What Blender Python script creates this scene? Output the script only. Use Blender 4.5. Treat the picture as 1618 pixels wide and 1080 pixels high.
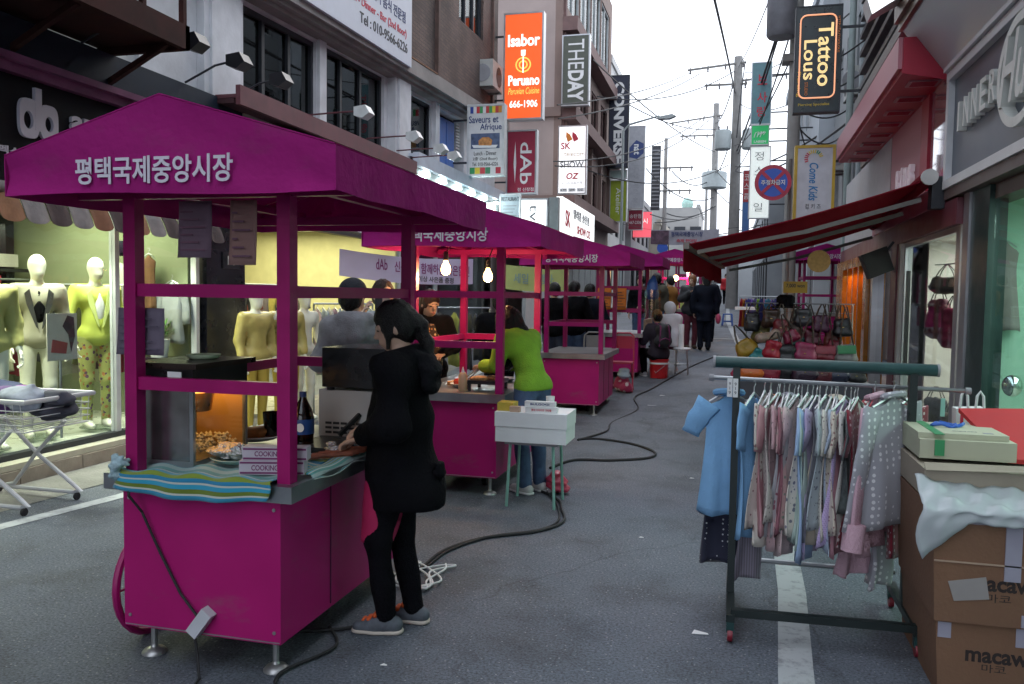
import bpy, math, random
import numpy as np
from mathutils import Matrix, Vector
random.seed(7); RNG = np.random.default_rng(7)
R = math.radians
SC = bpy.context.scene
COL = SC.collection
for _o in list(bpy.data.objects): bpy.data.objects.remove(_o, do_unlink=True)

# ------------------------------------------------------------------ camera
YAW, PITCH, ROLL = math.atan(341/1300), math.atan(74/1300), 0.014
fv = Vector((-math.sin(YAW)*math.cos(PITCH), math.cos(YAW)*math.cos(PITCH), -math.sin(PITCH)))
r0 = Vector((math.cos(YAW), math.sin(YAW), 0)); u0 = r0.cross(fv)
rv = r0*math.cos(ROLL) + u0*math.sin(ROLL); uv = -r0*math.sin(ROLL) + u0*math.cos(ROLL)
cam_d = bpy.data.cameras.new('camera'); cam_d.sensor_width = 36; cam_d.lens = 36*1300/1618
cam_d.clip_start = 0.05; cam_d.clip_end = 2000
cam = bpy.data.objects.new('camera', cam_d); COL.objects.link(cam)
M = Matrix((( rv.x, uv.x, -fv.x, 0), (rv.y, uv.y, -fv.y, 0), (rv.z, uv.z, -fv.z, 1.65), (0, 0, 0, 1)))
cam.matrix_world = M
SC.camera = cam

# ------------------------------------------------------------------ world: overcast late afternoon
W = bpy.data.worlds.new('World'); SC.world = W; W.use_nodes = True
wn, wl = W.node_tree.nodes, W.node_tree.links
wn.clear()
sky = wn.new('ShaderNodeTexSky'); sky.sky_type = 'NISHITA'; sky.sun_disc = False
sky.sun_elevation = R(38); sky.sun_rotation = R(20); sky.dust_density = 4; sky.air_density = 1.5
skm = wn.new('ShaderNodeVectorMath'); skm.operation = 'SCALE'; skm.inputs['Scale'].default_value = 0.10
wl.new(sky.outputs[0], skm.inputs[0])
tc = wn.new('ShaderNodeTexCoord'); nz = wn.new('ShaderNodeTexNoise'); nz.inputs['Scale'].default_value = 2.2; nz.inputs['Detail'].default_value = 5
wl.new(tc.outputs['Generated'], nz.inputs['Vector'])
cr = wn.new('ShaderNodeValToRGB'); cr.color_ramp.elements[0].position = .3; cr.color_ramp.elements[1].position = .7
cr.color_ramp.elements[0].color = (.86, .95, 1.10, 1); cr.color_ramp.elements[1].color = (1.0, 1.07, 1.18, 1)
wl.new(nz.outputs['Fac'], cr.inputs[0])
mx = wn.new('ShaderNodeMixRGB'); mx.inputs[0].default_value = 0.88
wl.new(skm.outputs[0], mx.inputs[1]); wl.new(cr.outputs[0], mx.inputs[2])
bg = wn.new('ShaderNodeBackground'); bg.inputs['Strength'].default_value = 2.1
wl.new(mx.outputs[0], bg.inputs[0])
wo = wn.new('ShaderNodeOutputWorld'); wl.new(bg.outputs[0], wo.inputs[0])

sd = bpy.data.lights.new('sun', 'SUN'); sd.energy = 0.8; sd.angle = R(25); sd.color = (1, .97, .93)
sun = bpy.data.objects.new('sun', sd); COL.objects.link(sun)
sun.rotation_euler = (R(52), 0, R(160))

SC.view_settings.view_transform = 'Standard'; SC.view_settings.look = 'None'
SC.view_settings.exposure = 0.0; SC.view_settings.gamma = 1.0; SC.view_settings.use_curve_mapping = False
SC.render.engine = 'CYCLES'
SC.cycles.use_denoising = True
try: SC.cycles.denoiser = 'OPENIMAGEDENOISE'
except Exception: pass
SC.cycles.use_adaptive_sampling = True; SC.cycles.adaptive_threshold = .03; SC.cycles.adaptive_min_samples = 12
SC.cycles.max_bounces = 5; SC.cycles.diffuse_bounces = 3; SC.cycles.glossy_bounces = 2
SC.cycles.transmission_bounces = 4; SC.cycles.transparent_max_bounces = 12
SC.cycles.caustics_reflective = False; SC.cycles.caustics_refractive = False
SC.cycles.sample_clamp_indirect = 4

# ------------------------------------------------------------------ materials
MATS = {}
def mat(name, col=(.5, .5, .5), rough=.6, metal=0, var=.12, vs=6, bump=0, bs=40, emis=0, ecol=None, sheen=0, spec=.5, coat=0, transl=0, grime=0):
    if name in MATS: return MATS[name]
    m = bpy.data.materials.new(name); m.use_nodes = True; MATS[name] = m
    nt = m.node_tree; n, l = nt.nodes, nt.links
    b = n['Principled BSDF']
    b.inputs['Roughness'].default_value = rough; b.inputs['Metallic'].default_value = metal
    b.inputs['Specular IOR Level'].default_value = spec
    if sheen: b.inputs['Sheen Weight'].default_value = sheen
    if coat: b.inputs['Coat Weight'].default_value = coat
    t = n.new('ShaderNodeTexCoord')
    if var:
        z = n.new('ShaderNodeTexNoise'); z.inputs['Scale'].default_value = vs; z.inputs['Detail'].default_value = 4
        l.new(t.outputs['Object'], z.inputs['Vector'])
        c = n.new('ShaderNodeValToRGB')
        c.color_ramp.elements[0].position = .25; c.color_ramp.elements[1].position = .75
        c.color_ramp.elements[0].color = (*[x*(1-var) for x in col], 1); c.color_ramp.elements[1].color = (*[min(1, x*(1+var)) for x in col], 1)
        l.new(z.outputs['Fac'], c.inputs[0]); l.new(c.outputs[0], b.inputs['Base Color'])
        rr = n.new('ShaderNodeMapRange'); rr.inputs[3].default_value = max(.03, rough-.12); rr.inputs[4].default_value = min(1, rough+.12)
        l.new(z.outputs['Fac'], rr.inputs[0]); l.new(rr.outputs[0], b.inputs['Roughness'])
    else: b.inputs['Base Color'].default_value = (*col, 1)
    if bump:
        z2 = n.new('ShaderNodeTexNoise'); z2.inputs['Scale'].default_value = bs; z2.inputs['Detail'].default_value = 3
        l.new(t.outputs['Object'], z2.inputs['Vector'])
        bp = n.new('ShaderNodeBump'); bp.inputs['Strength'].default_value = bump; bp.inputs['Distance'].default_value = .02
        l.new(z2.outputs['Fac'], bp.inputs['Height']); l.new(bp.outputs[0], b.inputs['Normal'])
    if grime:   # scuffs and dust with a shape of their own
        z3 = n.new('ShaderNodeTexNoise'); z3.inputs['Scale'].default_value = 2.3; z3.inputs['Detail'].default_value = 9; z3.inputs['Roughness'].default_value = .72
        mp3 = n.new('ShaderNodeMapping'); mp3.inputs['Scale'].default_value = (1, 1, 2.2); l.new(t.outputs['Object'], mp3.inputs[0]); l.new(mp3.outputs[0], z3.inputs['Vector'])
        c3 = n.new('ShaderNodeValToRGB'); c3.color_ramp.elements[0].position = .56; c3.color_ramp.elements[1].position = .70; c3.color_ramp.elements[0].color = (0, 0, 0, 1); c3.color_ramp.elements[1].color = (grime, grime, grime, 1)
        l.new(z3.outputs['Fac'], c3.inputs[0]); gm_ = n.new('ShaderNodeMixRGB'); l.new(c3.outputs[0], gm_.inputs[0])
        src = b.inputs['Base Color'].links[0].from_socket if b.inputs['Base Color'].links else None
        if src: l.new(src, gm_.inputs[1])
        else: gm_.inputs[1].default_value = (*col, 1)
        gm_.inputs[2].default_value = (.16, .13, .13, 1); l.new(gm_.outputs[0], b.inputs['Base Color'])
    if transl:  # cloth that lets some daylight through
        tr = n.new('ShaderNodeBsdfTranslucent'); tr.inputs[0].default_value = (*[min(1, x*1.25) for x in col], 1)
        ms = n.new('ShaderNodeMixShader'); ms.inputs[0].default_value = transl; om = n['Material Output']
        l.new(b.outputs[0], ms.inputs[1]); l.new(tr.outputs[0], ms.inputs[2]); l.new(ms.outputs[0], om.inputs[0])
    if emis:
        b.inputs['Emission Color'].default_value = (*(ecol or col), 1); b.inputs['Emission Strength'].default_value = emis
    return m

def pattern(name, kind, c1, c2, scale=30, c3=None, rough=.85, thr=.3, axis=None):
    """cloth with a woven or printed pattern: dots, stripes, check, floral"""
    if name in MATS: return MATS[name]
    m = mat(name, c1, rough, var=0, sheen=.2); n, l = m.node_tree.nodes, m.node_tree.links
    b = n['Principled BSDF']; t = n.new('ShaderNodeTexCoord')
    mp = n.new('ShaderNodeMapping'); l.new(t.outputs['Object'], mp.inputs[0])
    mixc = n.new('ShaderNodeMixRGB'); mixc.inputs[1].default_value = (*c1, 1); mixc.inputs[2].default_value = (*c2, 1)
    out = mixc.outputs[0]
    if kind == 'dots':
        v = n.new('ShaderNodeTexVoronoi'); v.inputs['Scale'].default_value = scale; v.inputs['Randomness'].default_value = .25
        l.new(mp.outputs[0], v.inputs['Vector'])
        q = n.new('ShaderNodeMath'); q.operation = 'LESS_THAN'; q.inputs[1].default_value = thr
        l.new(v.outputs['Distance'], q.inputs[0]); l.new(q.outputs[0], mixc.inputs[0])
    elif kind == 'stripes':
        v = n.new('ShaderNodeTexWave'); v.inputs['Scale'].default_value = scale; v.bands_direction = axis or 'X'
        l.new(mp.outputs[0], v.inputs['Vector'])
        q = n.new('ShaderNodeMath'); q.operation = 'GREATER_THAN'; q.inputs[1].default_value = thr
        l.new(v.outputs['Fac'], q.inputs[0]); l.new(q.outputs[0], mixc.inputs[0])
    elif kind == 'check':
        v = n.new('ShaderNodeTexWave'); v.inputs['Scale'].default_value = scale; v.bands_direction = 'Z'
        v2 = n.new('ShaderNodeTexWave'); v2.inputs['Scale'].default_value = scale; v2.bands_direction = 'DIAGONAL'
        mp.inputs['Rotation'].default_value = (0, 0, .3)
        l.new(mp.outputs[0], v.inputs['Vector']); l.new(mp.outputs[0], v2.inputs['Vector'])
        q = n.new('ShaderNodeMath'); q.operation = 'MULTIPLY'
        l.new(v.outputs['Fac'], q.inputs[0]); l.new(v2.outputs['Fac'], q.inputs[1]); l.new(q.outputs[0], mixc.inputs[0])
    elif kind == 'floral':
        v = n.new('ShaderNodeTexVoronoi'); v.inputs['Scale'].default_value = scale
        l.new(mp.outputs[0], v.inputs['Vector'])
        z = n.new('ShaderNodeTexNoise'); z.inputs['Scale'].default_value = scale*1.4; l.new(mp.outputs[0], z.inputs['Vector'])
        a = n.new('ShaderNodeMath'); a.operation = 'MULTIPLY_ADD'; a.inputs[1].default_value = .5; l.new(z.outputs['Fac'], a.inputs[0]); l.new(v.outputs['Distance'], a.inputs[2])
        q = n.new('ShaderNodeMath'); q.operation = 'LESS_THAN'; q.inputs[1].default_value = thr+.25
        l.new(a.outputs[0], q.inputs[0]); l.new(q.outputs[0], mixc.inputs[0])
        if c3:
            hs = n.new('ShaderNodeMixRGB'); hs.inputs[1].default_value = (*c2, 1); hs.inputs[2].default_value = (*c3, 1)
            sp = n.new('ShaderNodeSeparateColor'); l.new(v.outputs['Color'], sp.inputs[0])
            g = n.new('ShaderNodeMath'); g.operation = 'GREATER_THAN'; g.inputs[1].default_value = .5; l.new(sp.outputs[0], g.inputs[0])
            l.new(g.outputs[0], hs.inputs[0]); l.new(hs.outputs[0], mixc.inputs[2])
    l.new(out, b.inputs['Base Color'])
    return m

def glass(name, tint=(.9, .95, .95), refl=.12, rough=.02):
    """thin pane: see-through with a fresnel mirror on top"""
    if name in MATS: return MATS[name]
    m = bpy.data.materials.new(name); m.use_nodes = True; MATS[name] = m
    n, l = m.node_tree.nodes, m.node_tree.links; n.clear()
    tr = n.new('ShaderNodeBsdfTransparent'); tr.inputs[0].default_value = (*tint, 1)
    gl = n.new('ShaderNodeBsdfGlossy'); gl.inputs['Roughness'].default_value = rough
    fr = n.new('ShaderNodeLayerWeight'); fr.inputs['Blend'].default_value = .5
    pw = n.new('ShaderNodeMath'); pw.operation = 'POWER'; pw.inputs[1].default_value = 5; l.new(fr.outputs['Facing'], pw.inputs[0])
    ad = n.new('ShaderNodeMath'); ad.operation = 'MULTIPLY_ADD'; ad.use_clamp = True; ad.inputs[1].default_value = .45; ad.inputs[2].default_value = refl*.5
    l.new(pw.outputs[0], ad.inputs[0])
    mxs = n.new('ShaderNodeMixShader'); l.new(ad.outputs[0], mxs.inputs[0]); l.new(tr.outputs[0], mxs.inputs[1]); l.new(gl.outputs[0], mxs.inputs[2])
    o = n.new('ShaderNodeOutputMaterial'); l.new(mxs.outputs[0], o.inputs[0])
    return m

def emit(name, col, s=1.0, var=0):
    return mat(name, col, .5, var=var, emis=s)

# ------------------------------------------------------------------ geometry helpers
ORG = {}
class MB:
    def __init__(s): s.v, s.f, s.m = [], [], []
    def add(s, verts, faces, m=0):
        k = len(s.v); s.v += [tuple(p) for p in verts]; s.f += [tuple(i+k for i in f) for f in faces]; s.m += [m]*len(faces); return s
    def box(s, x0, x1, y0, y1, z0, z1, m=0):
        if x0 > x1: x0, x1 = x1, x0
        if y0 > y1: y0, y1 = y1, y0
        if z0 > z1: z0, z1 = z1, z0
        return s.add([(x0,y0,z0),(x1,y0,z0),(x1,y1,z0),(x0,y1,z0),(x0,y0,z1),(x1,y0,z1),(x1,y1,z1),(x0,y1,z1)],
                     [(0,3,2,1),(4,5,6,7),(0,1,5,4),(1,2,6,5),(2,3,7,6),(3,0,4,7)], m)
    def bar(s, a, b, w, h=None, m=0, up=(0,0,1)):
        """rectangular bar from a to b, w wide (sideways) and h high"""
        a, b = Vector(a), Vector(b); h = h or w; d = (b-a).normalized(); u = Vector(up)
        if abs(d.dot(u)) > .98: u = Vector((0,1,0))
        x = d.cross(u).normalized()*(w/2); y = x.cross(d).normalized()*(h/2)
        vs = [p+i*x+j*y for p in (a, b) for i, j in ((-1,-1),(1,-1),(1,1),(-1,1))]
        return s.add(vs, [(0,3,2,1),(4,5,6,7),(0,1,5,4),(1,2,6,5),(2,3,7,6),(3,0,4,7)], m)
    def tube(s, pts, r, n=8, m=0, cap=True, closed=False):
        P = [Vector(p) for p in pts]; N = len(P); rs = r if isinstance(r, (list, tuple)) else [r]*N
        vs, fs = [], []; pu = None
        for i, p in enumerate(P):
            if closed: d = (P[(i+1) % N]-P[i-1])
            else: d = P[min(i+1, N-1)]-P[max(i-1, 0)]
            d = d.normalized() if d.length > 1e-9 else Vector((0,0,1))
            if pu is None:
                pu = Vector((0,0,1)) if abs(d.z) < .9 else Vector((1,0,0))
            x = d.cross(pu); x = x.normalized() if x.length > 1e-6 else Vector((1,0,0)); pu = x.cross(d).normalized()
            for k in range(n):
                a = 2*math.pi*k/n; vs.append(p+(x*math.cos(a)+pu*math.sin(a))*rs[i])
        L = N if closed else N-1
        for i in range(L):
            for k in range(n):
                a, b = i*n+k, i*n+(k+1) % n; c, d2 = ((i+1) % N)*n+(k+1) % n, ((i+1) % N)*n+k
                fs.append((a, d2, c, b))
        if cap and not closed:
            fs.append(tuple(range(n))); fs.append(tuple(reversed(range((N-1)*n, N*n))))
        return s.add(vs, fs, m)
    def lathe(s, prof, c, n=16, m=0, axis='z'):
        vs, fs = [], []
        for r, z in prof:
            for k in range(n):
                a = 2*math.pi*k/n; q = (r*math.cos(a), r*math.sin(a), z)
                if axis == 'y': q = (q[0], q[2], q[1])
                if axis == 'x': q = (q[2], q[0], q[1])
                vs.append((c[0]+q[0], c[1]+q[1], c[2]+q[2]))
        for i in range(len(prof)-1):
            for k in range(n): fs.append((i*n+k, i*n+(k+1) % n, (i+1)*n+(k+1) % n, (i+1)*n+k))
        fs.append(tuple(reversed(range(n)))); fs.append(tuple(range((len(prof)-1)*n, len(prof)*n)))
        return s.add(vs, fs, m)
    def prism(s, poly, d, m=0):
        """closed prism: polygon of 3D points pushed along vector d"""
        n = len(poly); vs = [Vector(p) for p in poly]+[Vector(p)+Vector(d) for p in poly]
        fs = [tuple(reversed(range(n))), tuple(range(n, 2*n))]+[(i, (i+1) % n, n+(i+1) % n, n+i) for i in range(n)]
        return s.add(vs, fs, m)
    def sheet(s, fn, nu, nv, th=0, m=0):
        """grid sheet; th > 0 gives it thickness along its normals"""
        P = np.array([[fn(i/nu, j/nv) for i in range(nu+1)] for j in range(nv+1)], float)
        q = lambda i, j, o: o+j*(nu+1)+i
        fs = [(q(i,j,0), q(i+1,j,0), q(i+1,j+1,0), q(i,j+1,0)) for j in range(nv) for i in range(nu)]
        vs = P.reshape(-1, 3)
        if th:
            du = np.gradient(P, axis=1); dv = np.gradient(P, axis=0); nn = np.cross(du, dv); nn /= np.linalg.norm(nn, axis=2, keepdims=True)+1e-9
            o = len(vs); vs = np.vstack([vs, (P-nn*th).reshape(-1, 3)])
            fs += [tuple(reversed([a+o for a in f])) for f in fs]
            ring = [q(i,0,0) for i in range(nu)]+[q(nu,j,0) for j in range(nv)]+[q(nu-i,nv,0) for i in range(nu)]+[q(0,nv-j,0) for j in range(nv)]
            fs += [(ring[i], ring[i]+o, ring[(i+1) % len(ring)]+o, ring[(i+1) % len(ring)]) for i in range(len(ring))]
        return s.add(vs.tolist(), fs, m)
    def shear(s, k, y0):
        s.v = [(x, y, z+k*(y-y0)) for x, y, z in s.v]; return s
    def turn(s, a, c):
        ca, sa = math.cos(a), math.sin(a)
        s.v = [(c[0]+(x-c[0])*ca-(y-c[1])*sa, c[1]+(x-c[0])*sa+(y-c[1])*ca, z) for x, y, z in s.v]; return s
    def build(s, name, mats, parent=None, smooth=False, kind=None):
        o = mesh_obj(name, s.v, s.f, mats, parent, smooth, s.m)
        if kind: o['kind'] = kind
        return o

def mesh_obj(name, v, f, mats, parent=None, smooth=False, fm=None):
    if not isinstance(mats, (list, tuple)): mats = [mats]
    og = ORG.get(parent.name, (0,0,0)) if parent else None
    v = np.asarray(v, float).reshape(-1, 3)
    if parent is None:
        og = tuple(float(t) for t in ((v[:,0].min()+v[:,0].max())/2, (v[:,1].min()+v[:,1].max())/2, v[:,2].min()))
    me = bpy.data.meshes.new(name); me.from_pydata((v-np.array(og)).tolist(), [], [tuple(int(i) for i in q) for q in f])
    for q in mats: me.materials.append(q)
    if fm is not None and len(mats) > 1: me.polygons.foreach_set('material_index', np.array(fm, dtype=np.int32))
    if smooth:
        me.polygons.foreach_set('use_smooth', [True]*len(me.polygons))
        if smooth != 'all':
            try: me.set_sharp_from_angle(angle=R(40))
            except Exception: pass
    me.validate(); me.update()
    o = bpy.data.objects.new(name, me); COL.objects.link(o)
    if parent: o.parent = parent
    else: o.location = og
    ORG[o.name] = og
    return o

def tag(o, label=None, cat=None, group=None, kind=None):
    if label: o['label'] = label
    if cat: o['category'] = cat
    if group: o['group'] = group
    if kind: o['kind'] = kind
    return o
def thing(name, label, cat, loc, group=None):
    o = bpy.data.objects.new(name, None); COL.objects.link(o); o.location = loc; o.empty_display_size = .1
    ORG[o.name] = tuple(loc); return tag(o, label, cat, group)
def structure(o): o['kind'] = 'structure'; return o
def copy_tree(o, parent=None):
    c = o.copy(); COL.objects.link(c); c.parent = parent
    for ch in list(o.children): copy_tree(ch, c)
    return c

_TXT = {}
def text_mesh(body, bold=0.0, shear=0.0, ext=.5):
    key = (body, bold, shear)
    if key in _TXT: return _TXT[key]
    c = bpy.data.curves.new('lettering', 'FONT'); c.body = body; c.offset = bold; c.shear = shear; c.extrude = ext; c.resolution_u = 3
    c.align_x = 'CENTER'; c.space_line = 1.0
    o = bpy.data.objects.new('lettering', c); COL.objects.link(o)
    me = bpy.data.meshes.new_from_object(o.evaluated_get(bpy.context.evaluated_depsgraph_get()))
    v = np.array([t.co for t in me.vertices], float); f = [tuple(p.vertices) for p in me.polygons]
    bpy.data.objects.remove(o); bpy.data.curves.remove(c); bpy.data.meshes.remove(me)
    _TXT[key] = (v, f); return v, f
def lettering(body, c, right, up, w, h, m, parent, depth=.006, bold=0.0, shear=0.0, fit=True, name='lettering', rot=0):
    """real lettering centred at c, w by h metres, standing proud along right x up; rot=-90 turns it to read downwards"""
    v, f = text_mesh(body, bold, shear); v = v.copy()
    mn, mxx = v.min(0), v.max(0); sz = mxx-mn; v -= (mn+mxx)/2
    if rot:
        v[:,0], v[:,1] = (v[:,1].copy(), -v[:,0].copy()) if rot < 0 else (-v[:,1].copy(), v[:,0].copy()); sz = sz[[1,0,2]]
    sx, sy = w/max(sz[0], 1e-6), h/max(sz[1], 1e-6)
    if not fit: sx = sy = min(sx, sy)
    r_, u_ = Vector(right).normalized(), Vector(up).normalized(); n_ = r_.cross(u_)
    A = np.array([r_, u_, n_], float)
    p = np.stack([v[:,0]*sx, v[:,1]*sy, v[:,2]*depth+depth/2], 1) @ A + np.array(c, float)
    return mesh_obj(name, p, f, m, parent)

# ---------------------------------------------------------------- smooth blended bodies: distance field -> surface nets
def cap(a, b, ra, rb=None): return ('c', np.array(a, float), np.array(b, float), ra, ra if rb is None else rb)
def ell(c, r, rot=None): return ('e', np.array(c, float), np.array(r, float), rot)
def field(prims, Pn, k):
    D = None
    for p in prims:
        if p[0] == 'c':
            _, a, b, ra, rb = p; ab = b-a; t = np.clip(((Pn-a) @ ab)/max(ab @ ab, 1e-9), 0, 1)
            d = np.linalg.norm(Pn-a-t[..., None]*ab, axis=-1)-(ra+t*(rb-ra))
        else:
            _, c, r, rot = p; q = Pn-c
            if rot is not None: q = q @ rot
            k0 = np.linalg.norm(q/r, axis=-1); k1 = np.linalg.norm(q/(r*r), axis=-1)+1e-9; d = k0*(k0-1)/k1
        if D is None: D = d
        else:
            h = np.clip(.5+.5*(d-D)/k, 0, 1); D = d*(1-h)+D*h-k*h*(1-h)
    return D
def surf(prims, res, k=.03, cuts=(), noise=None, shell=()):
    lo = np.min([np.minimum(p[1]-(p[3] if p[0]=='c' else p[2].max()), (p[2]-p[4]) if p[0]=='c' else p[1]-p[2].max()) for p in prims], 0)-2*res-k*.3
    hi = np.max([np.maximum(p[1]+(p[3] if p[0]=='c' else p[2].max()), (p[2]+p[4]) if p[0]=='c' else p[1]+p[2].max()) for p in prims], 0)+2*res+k*.3
    n = np.maximum(np.ceil((hi-lo)/res).astype(int), 3)+1
    ax = [lo[i]+res*np.arange(n[i]) for i in range(3)]
    Pn = np.stack(np.meshgrid(*ax, indexing='ij'), -1)
    D = field(prims, Pn, k)
    if noise is not None: D = D+noise(Pn)
    for sp in shell: D = np.maximum(D, -field(sp, Pn, .01))
    for c, nn in cuts: D = np.maximum(D, (Pn-np.array(c, float)) @ np.array(nn, float))
    S = D < 0
    a, b, c = [m-1 for m in n]
    acc = np.zeros((a, b, c, 3)); cnt = np.zeros((a, b, c))
    offs = [(i, j, l) for i in (0,1) for j in (0,1) for l in (0,1)]
    sl = lambda o: (slice(o[0], o[0]+a), slice(o[1], o[1]+b), slice(o[2], o[2]+c))
    for o in offs:
        for d in range(3):
            if o[d]: continue
            o2 = list(o); o2[d] = 1
            d0, d1 = D[sl(o)], D[sl(o2)]; mk = (d0 < 0) != (d1 < 0)
            t = np.where(mk, d0/np.where(mk, d0-d1, 1), 0)
            q = Pn[sl(o)]+t[..., None]*(Pn[sl(o2)]-Pn[sl(o)])
            acc[mk] += q[mk]; cnt[mk] += 1
    act = cnt > 0; idx = -np.ones((a, b, c), int); idx[act] = np.arange(act.sum())
    V = acc[act]/cnt[act][:, None]; F = []
    for d in range(3):
        e1, e2 = [(1,2), (2,0), (0,1)][d]
        sA = [slice(1, m-1) for m in n]; sA[d] = slice(0, n[d]-1)
        sB = list(sA); sB[d] = slice(1, n[d])
        s0, s1 = S[tuple(sA)], S[tuple(sB)]; mk = s0 != s1
        I = np.argwhere(mk)
        if not len(I): continue
        I2 = I.copy()
        for q in range(3):
            if q != d: I2[:, q] += 1
        def g(da, db):
            J = I2.copy(); J[:, e1] -= da; J[:, e2] -= db; return idx[J[:,0], J[:,1], J[:,2]]
        Q = np.stack([g(1,1), g(0,1), g(0,0), g(1,0)], 1)
        fl = ~s0[mk]; Q[fl] = Q[fl][:, ::-1]; F.append(Q)
    F = np.vstack(F); F = F[(F >= 0).all(1)]
    return V, F
def blob(name, prims, res, m, parent=None, k=.03, cuts=(), noise=None, shell=()):
    V, F = surf(prims, res, k, cuts, noise, shell); return mesh_obj(name, V, F, m, parent, smooth='all')
def folds(amp, fx=14, fz=6, seed=0):
    rr = np.random.default_rng(seed); ph = rr.uniform(0, 6.28, 6)
    def g(P):
        x, y, z = P[..., 0], P[..., 1], P[..., 2]
        w = np.sin(z*fz+x*9+ph[0])*.5+np.sin(z*fz*1.7-y*8+ph[1])*.4
        return amp*(np.sin(x*fx+w*1.8+ph[2])*.5+np.sin(y*fx*1.1+w*2.1+ph[3])*.5+np.sin(z*fz*2.3+x*6-y*5+ph[4])*.7)
    return g
_GP = [(10.5, 0), (14.5, .2), (19, .45), (30, .8), (51, 1.4), (64, 1.75)]
def gz(y):
    if y <= 10.5: return 0.0
    for (a, za), (b, zb) in zip(_GP[:-1], _GP[1:]):
        if y <= b: return za+(zb-za)*(y-a)/(b-a)
    return 1.75

# ================================================================== SETTING
def asphalt():
    m = mat('asphalt', (.085, .092, .105), .85, var=0); n, l = m.node_tree.nodes, m.node_tree.links; b = n['Principled BSDF']
    t = n.new('ShaderNodeTexCoord')
    def nz(s, d=6, r=.6):
        z = n.new('ShaderNodeTexNoise'); z.inputs['Scale'].default_value = s; z.inputs['Detail'].default_value = d; z.inputs['Roughness'].default_value = r
        l.new(t.outputs['Object'], z.inputs['Vector']); return z.outputs['Fac']
    def ramp(i, p0, c0, p1, c1):
        c = n.new('ShaderNodeValToRGB'); c.color_ramp.elements[0].position = p0; c.color_ramp.elements[1].position = p1
        c.color_ramp.elements[0].color = (*c0, 1); c.color_ramp.elements[1].color = (*c1, 1); l.new(i, c.inputs[0]); return c.outputs[0]
    def mul(a, b_, f=1.0):
        q = n.new('ShaderNodeMixRGB'); q.blend_type = 'MULTIPLY'; q.inputs[0].default_value = f; l.new(a, q.inputs[1]); l.new(b_, q.inputs[2]); return q.outputs[0]
    base = ramp(nz(.5), .3, (.088, .101, .124), .7, (.122, .138, .166))
    grain = ramp(nz(75, 3, .7), .33, (.42, .42, .42), .68, (1.62, 1.62, 1.62))
    blot = ramp(nz(1.7, 5), .36, (.7, .69, .68), .52, (1, 1, 1))
    v = n.new('ShaderNodeTexVoronoi'); v.inputs['Scale'].default_value = 26; l.new(t.outputs['Object'], v.inputs['Vector'])
    spk = n.new('ShaderNodeMath'); spk.operation = 'LESS_THAN'; spk.inputs[1].default_value = .12; l.new(v.outputs['Distance'], spk.inputs[0])
    col = mul(mul(base, grain), blot)
    cv = n.new('ShaderNodeTexVoronoi'); cv.feature = 'DISTANCE_TO_EDGE'; cv.inputs['Scale'].default_value = .42
    wz = n.new('ShaderNodeTexNoise'); wz.inputs['Scale'].default_value = 1.6; wz.inputs['Detail'].default_value = 6; l.new(t.outputs['Object'], wz.inputs['Vector'])
    wa = n.new('ShaderNodeVectorMath'); wa.operation = 'MULTIPLY_ADD'; wa.inputs[1].default_value = (.9, .9, 0); l.new(wz.outputs['Color'], wa.inputs[0]); l.new(t.outputs['Object'], wa.inputs[2]); l.new(wa.outputs[0], cv.inputs['Vector'])
    crk = ramp(cv.outputs['Distance'], .002, (.66, .66, .66), .006, (1, 1, 1)); crm = ramp(nz(.33, 3), .5, (0, 0, 0), .58, (1, 1, 1))
    cm = n.new('ShaderNodeMixRGB'); l.new(crm, cm.inputs[0]); cm.inputs[1].default_value = (1, 1, 1, 1); l.new(crk, cm.inputs[2])
    stain = ramp(nz(.9, 7, .7), .60, (1, 1, 1), .74, (.76, .75, .74)); spots = ramp(nz(7, 3), .68, (1, 1, 1), .74, (.6, .6, .6))
    col = mul(mul(mul(col, cm.outputs[0]), stain), spots)
    mixs = n.new('ShaderNodeMixRGB'); l.new(spk.outputs[0], mixs.inputs[0]); l.new(col, mixs.inputs[1]); mixs.inputs[2].default_value = (.26, .27, .28, 1)
    l.new(mixs.outputs[0], b.inputs['Base Color'])
    bp = n.new('ShaderNodeBump'); bp.inputs['Strength'].default_value = .7; bp.inputs['Distance'].default_value = .008
    l.new(nz(120, 3), bp.inputs['Height']); l.new(bp.outputs[0], b.inputs['Normal'])
    rr = n.new('ShaderNodeMapRange'); rr.inputs[3].default_value = .55; rr.inputs[4].default_value = .9; l.new(nz(2.2), rr.inputs[0]); l.new(rr.outputs[0], b.inputs['Roughness'])
    return m
ASPH = asphalt()
def worn_paint():
    m = mat('worn_road_paint', (.42, .44, .45), .8, var=0); n, l = m.node_tree.nodes, m.node_tree.links; b = n['Principled BSDF']
    t = n.new('ShaderNodeTexCoord')
    z = n.new('ShaderNodeTexNoise'); z.inputs['Scale'].default_value = 9; z.inputs['Detail'].default_value = 8; z.inputs['Roughness'].default_value = .7
    l.new(t.outputs['Object'], z.inputs['Vector'])
    c = n.new('ShaderNodeValToRGB'); c.color_ramp.elements[0].position = .36; c.color_ramp.elements[1].position = .5
    c.color_ramp.elements[0].color = (.22, .23, .24, 1); c.color_ramp.elements[1].color = (.40, .42, .43, 1)
    l.new(z.outputs['Fac'], c.inputs[0]); l.new(c.outputs[0], b.inputs['Base Color']); return m
PAINT = worn_paint()
ys = [-40, -10, 0, 2, 4, 4.5]+[5+i*2.5 for i in range(24)]+[64.5, 80, 120, 300, 900]
g = MB()
for i, y in enumerate(ys): g.v += [(-300, y, gz(y)), (-6, y, gz(y)), (3, y, gz(y)), (300, y, gz(y))]
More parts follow.
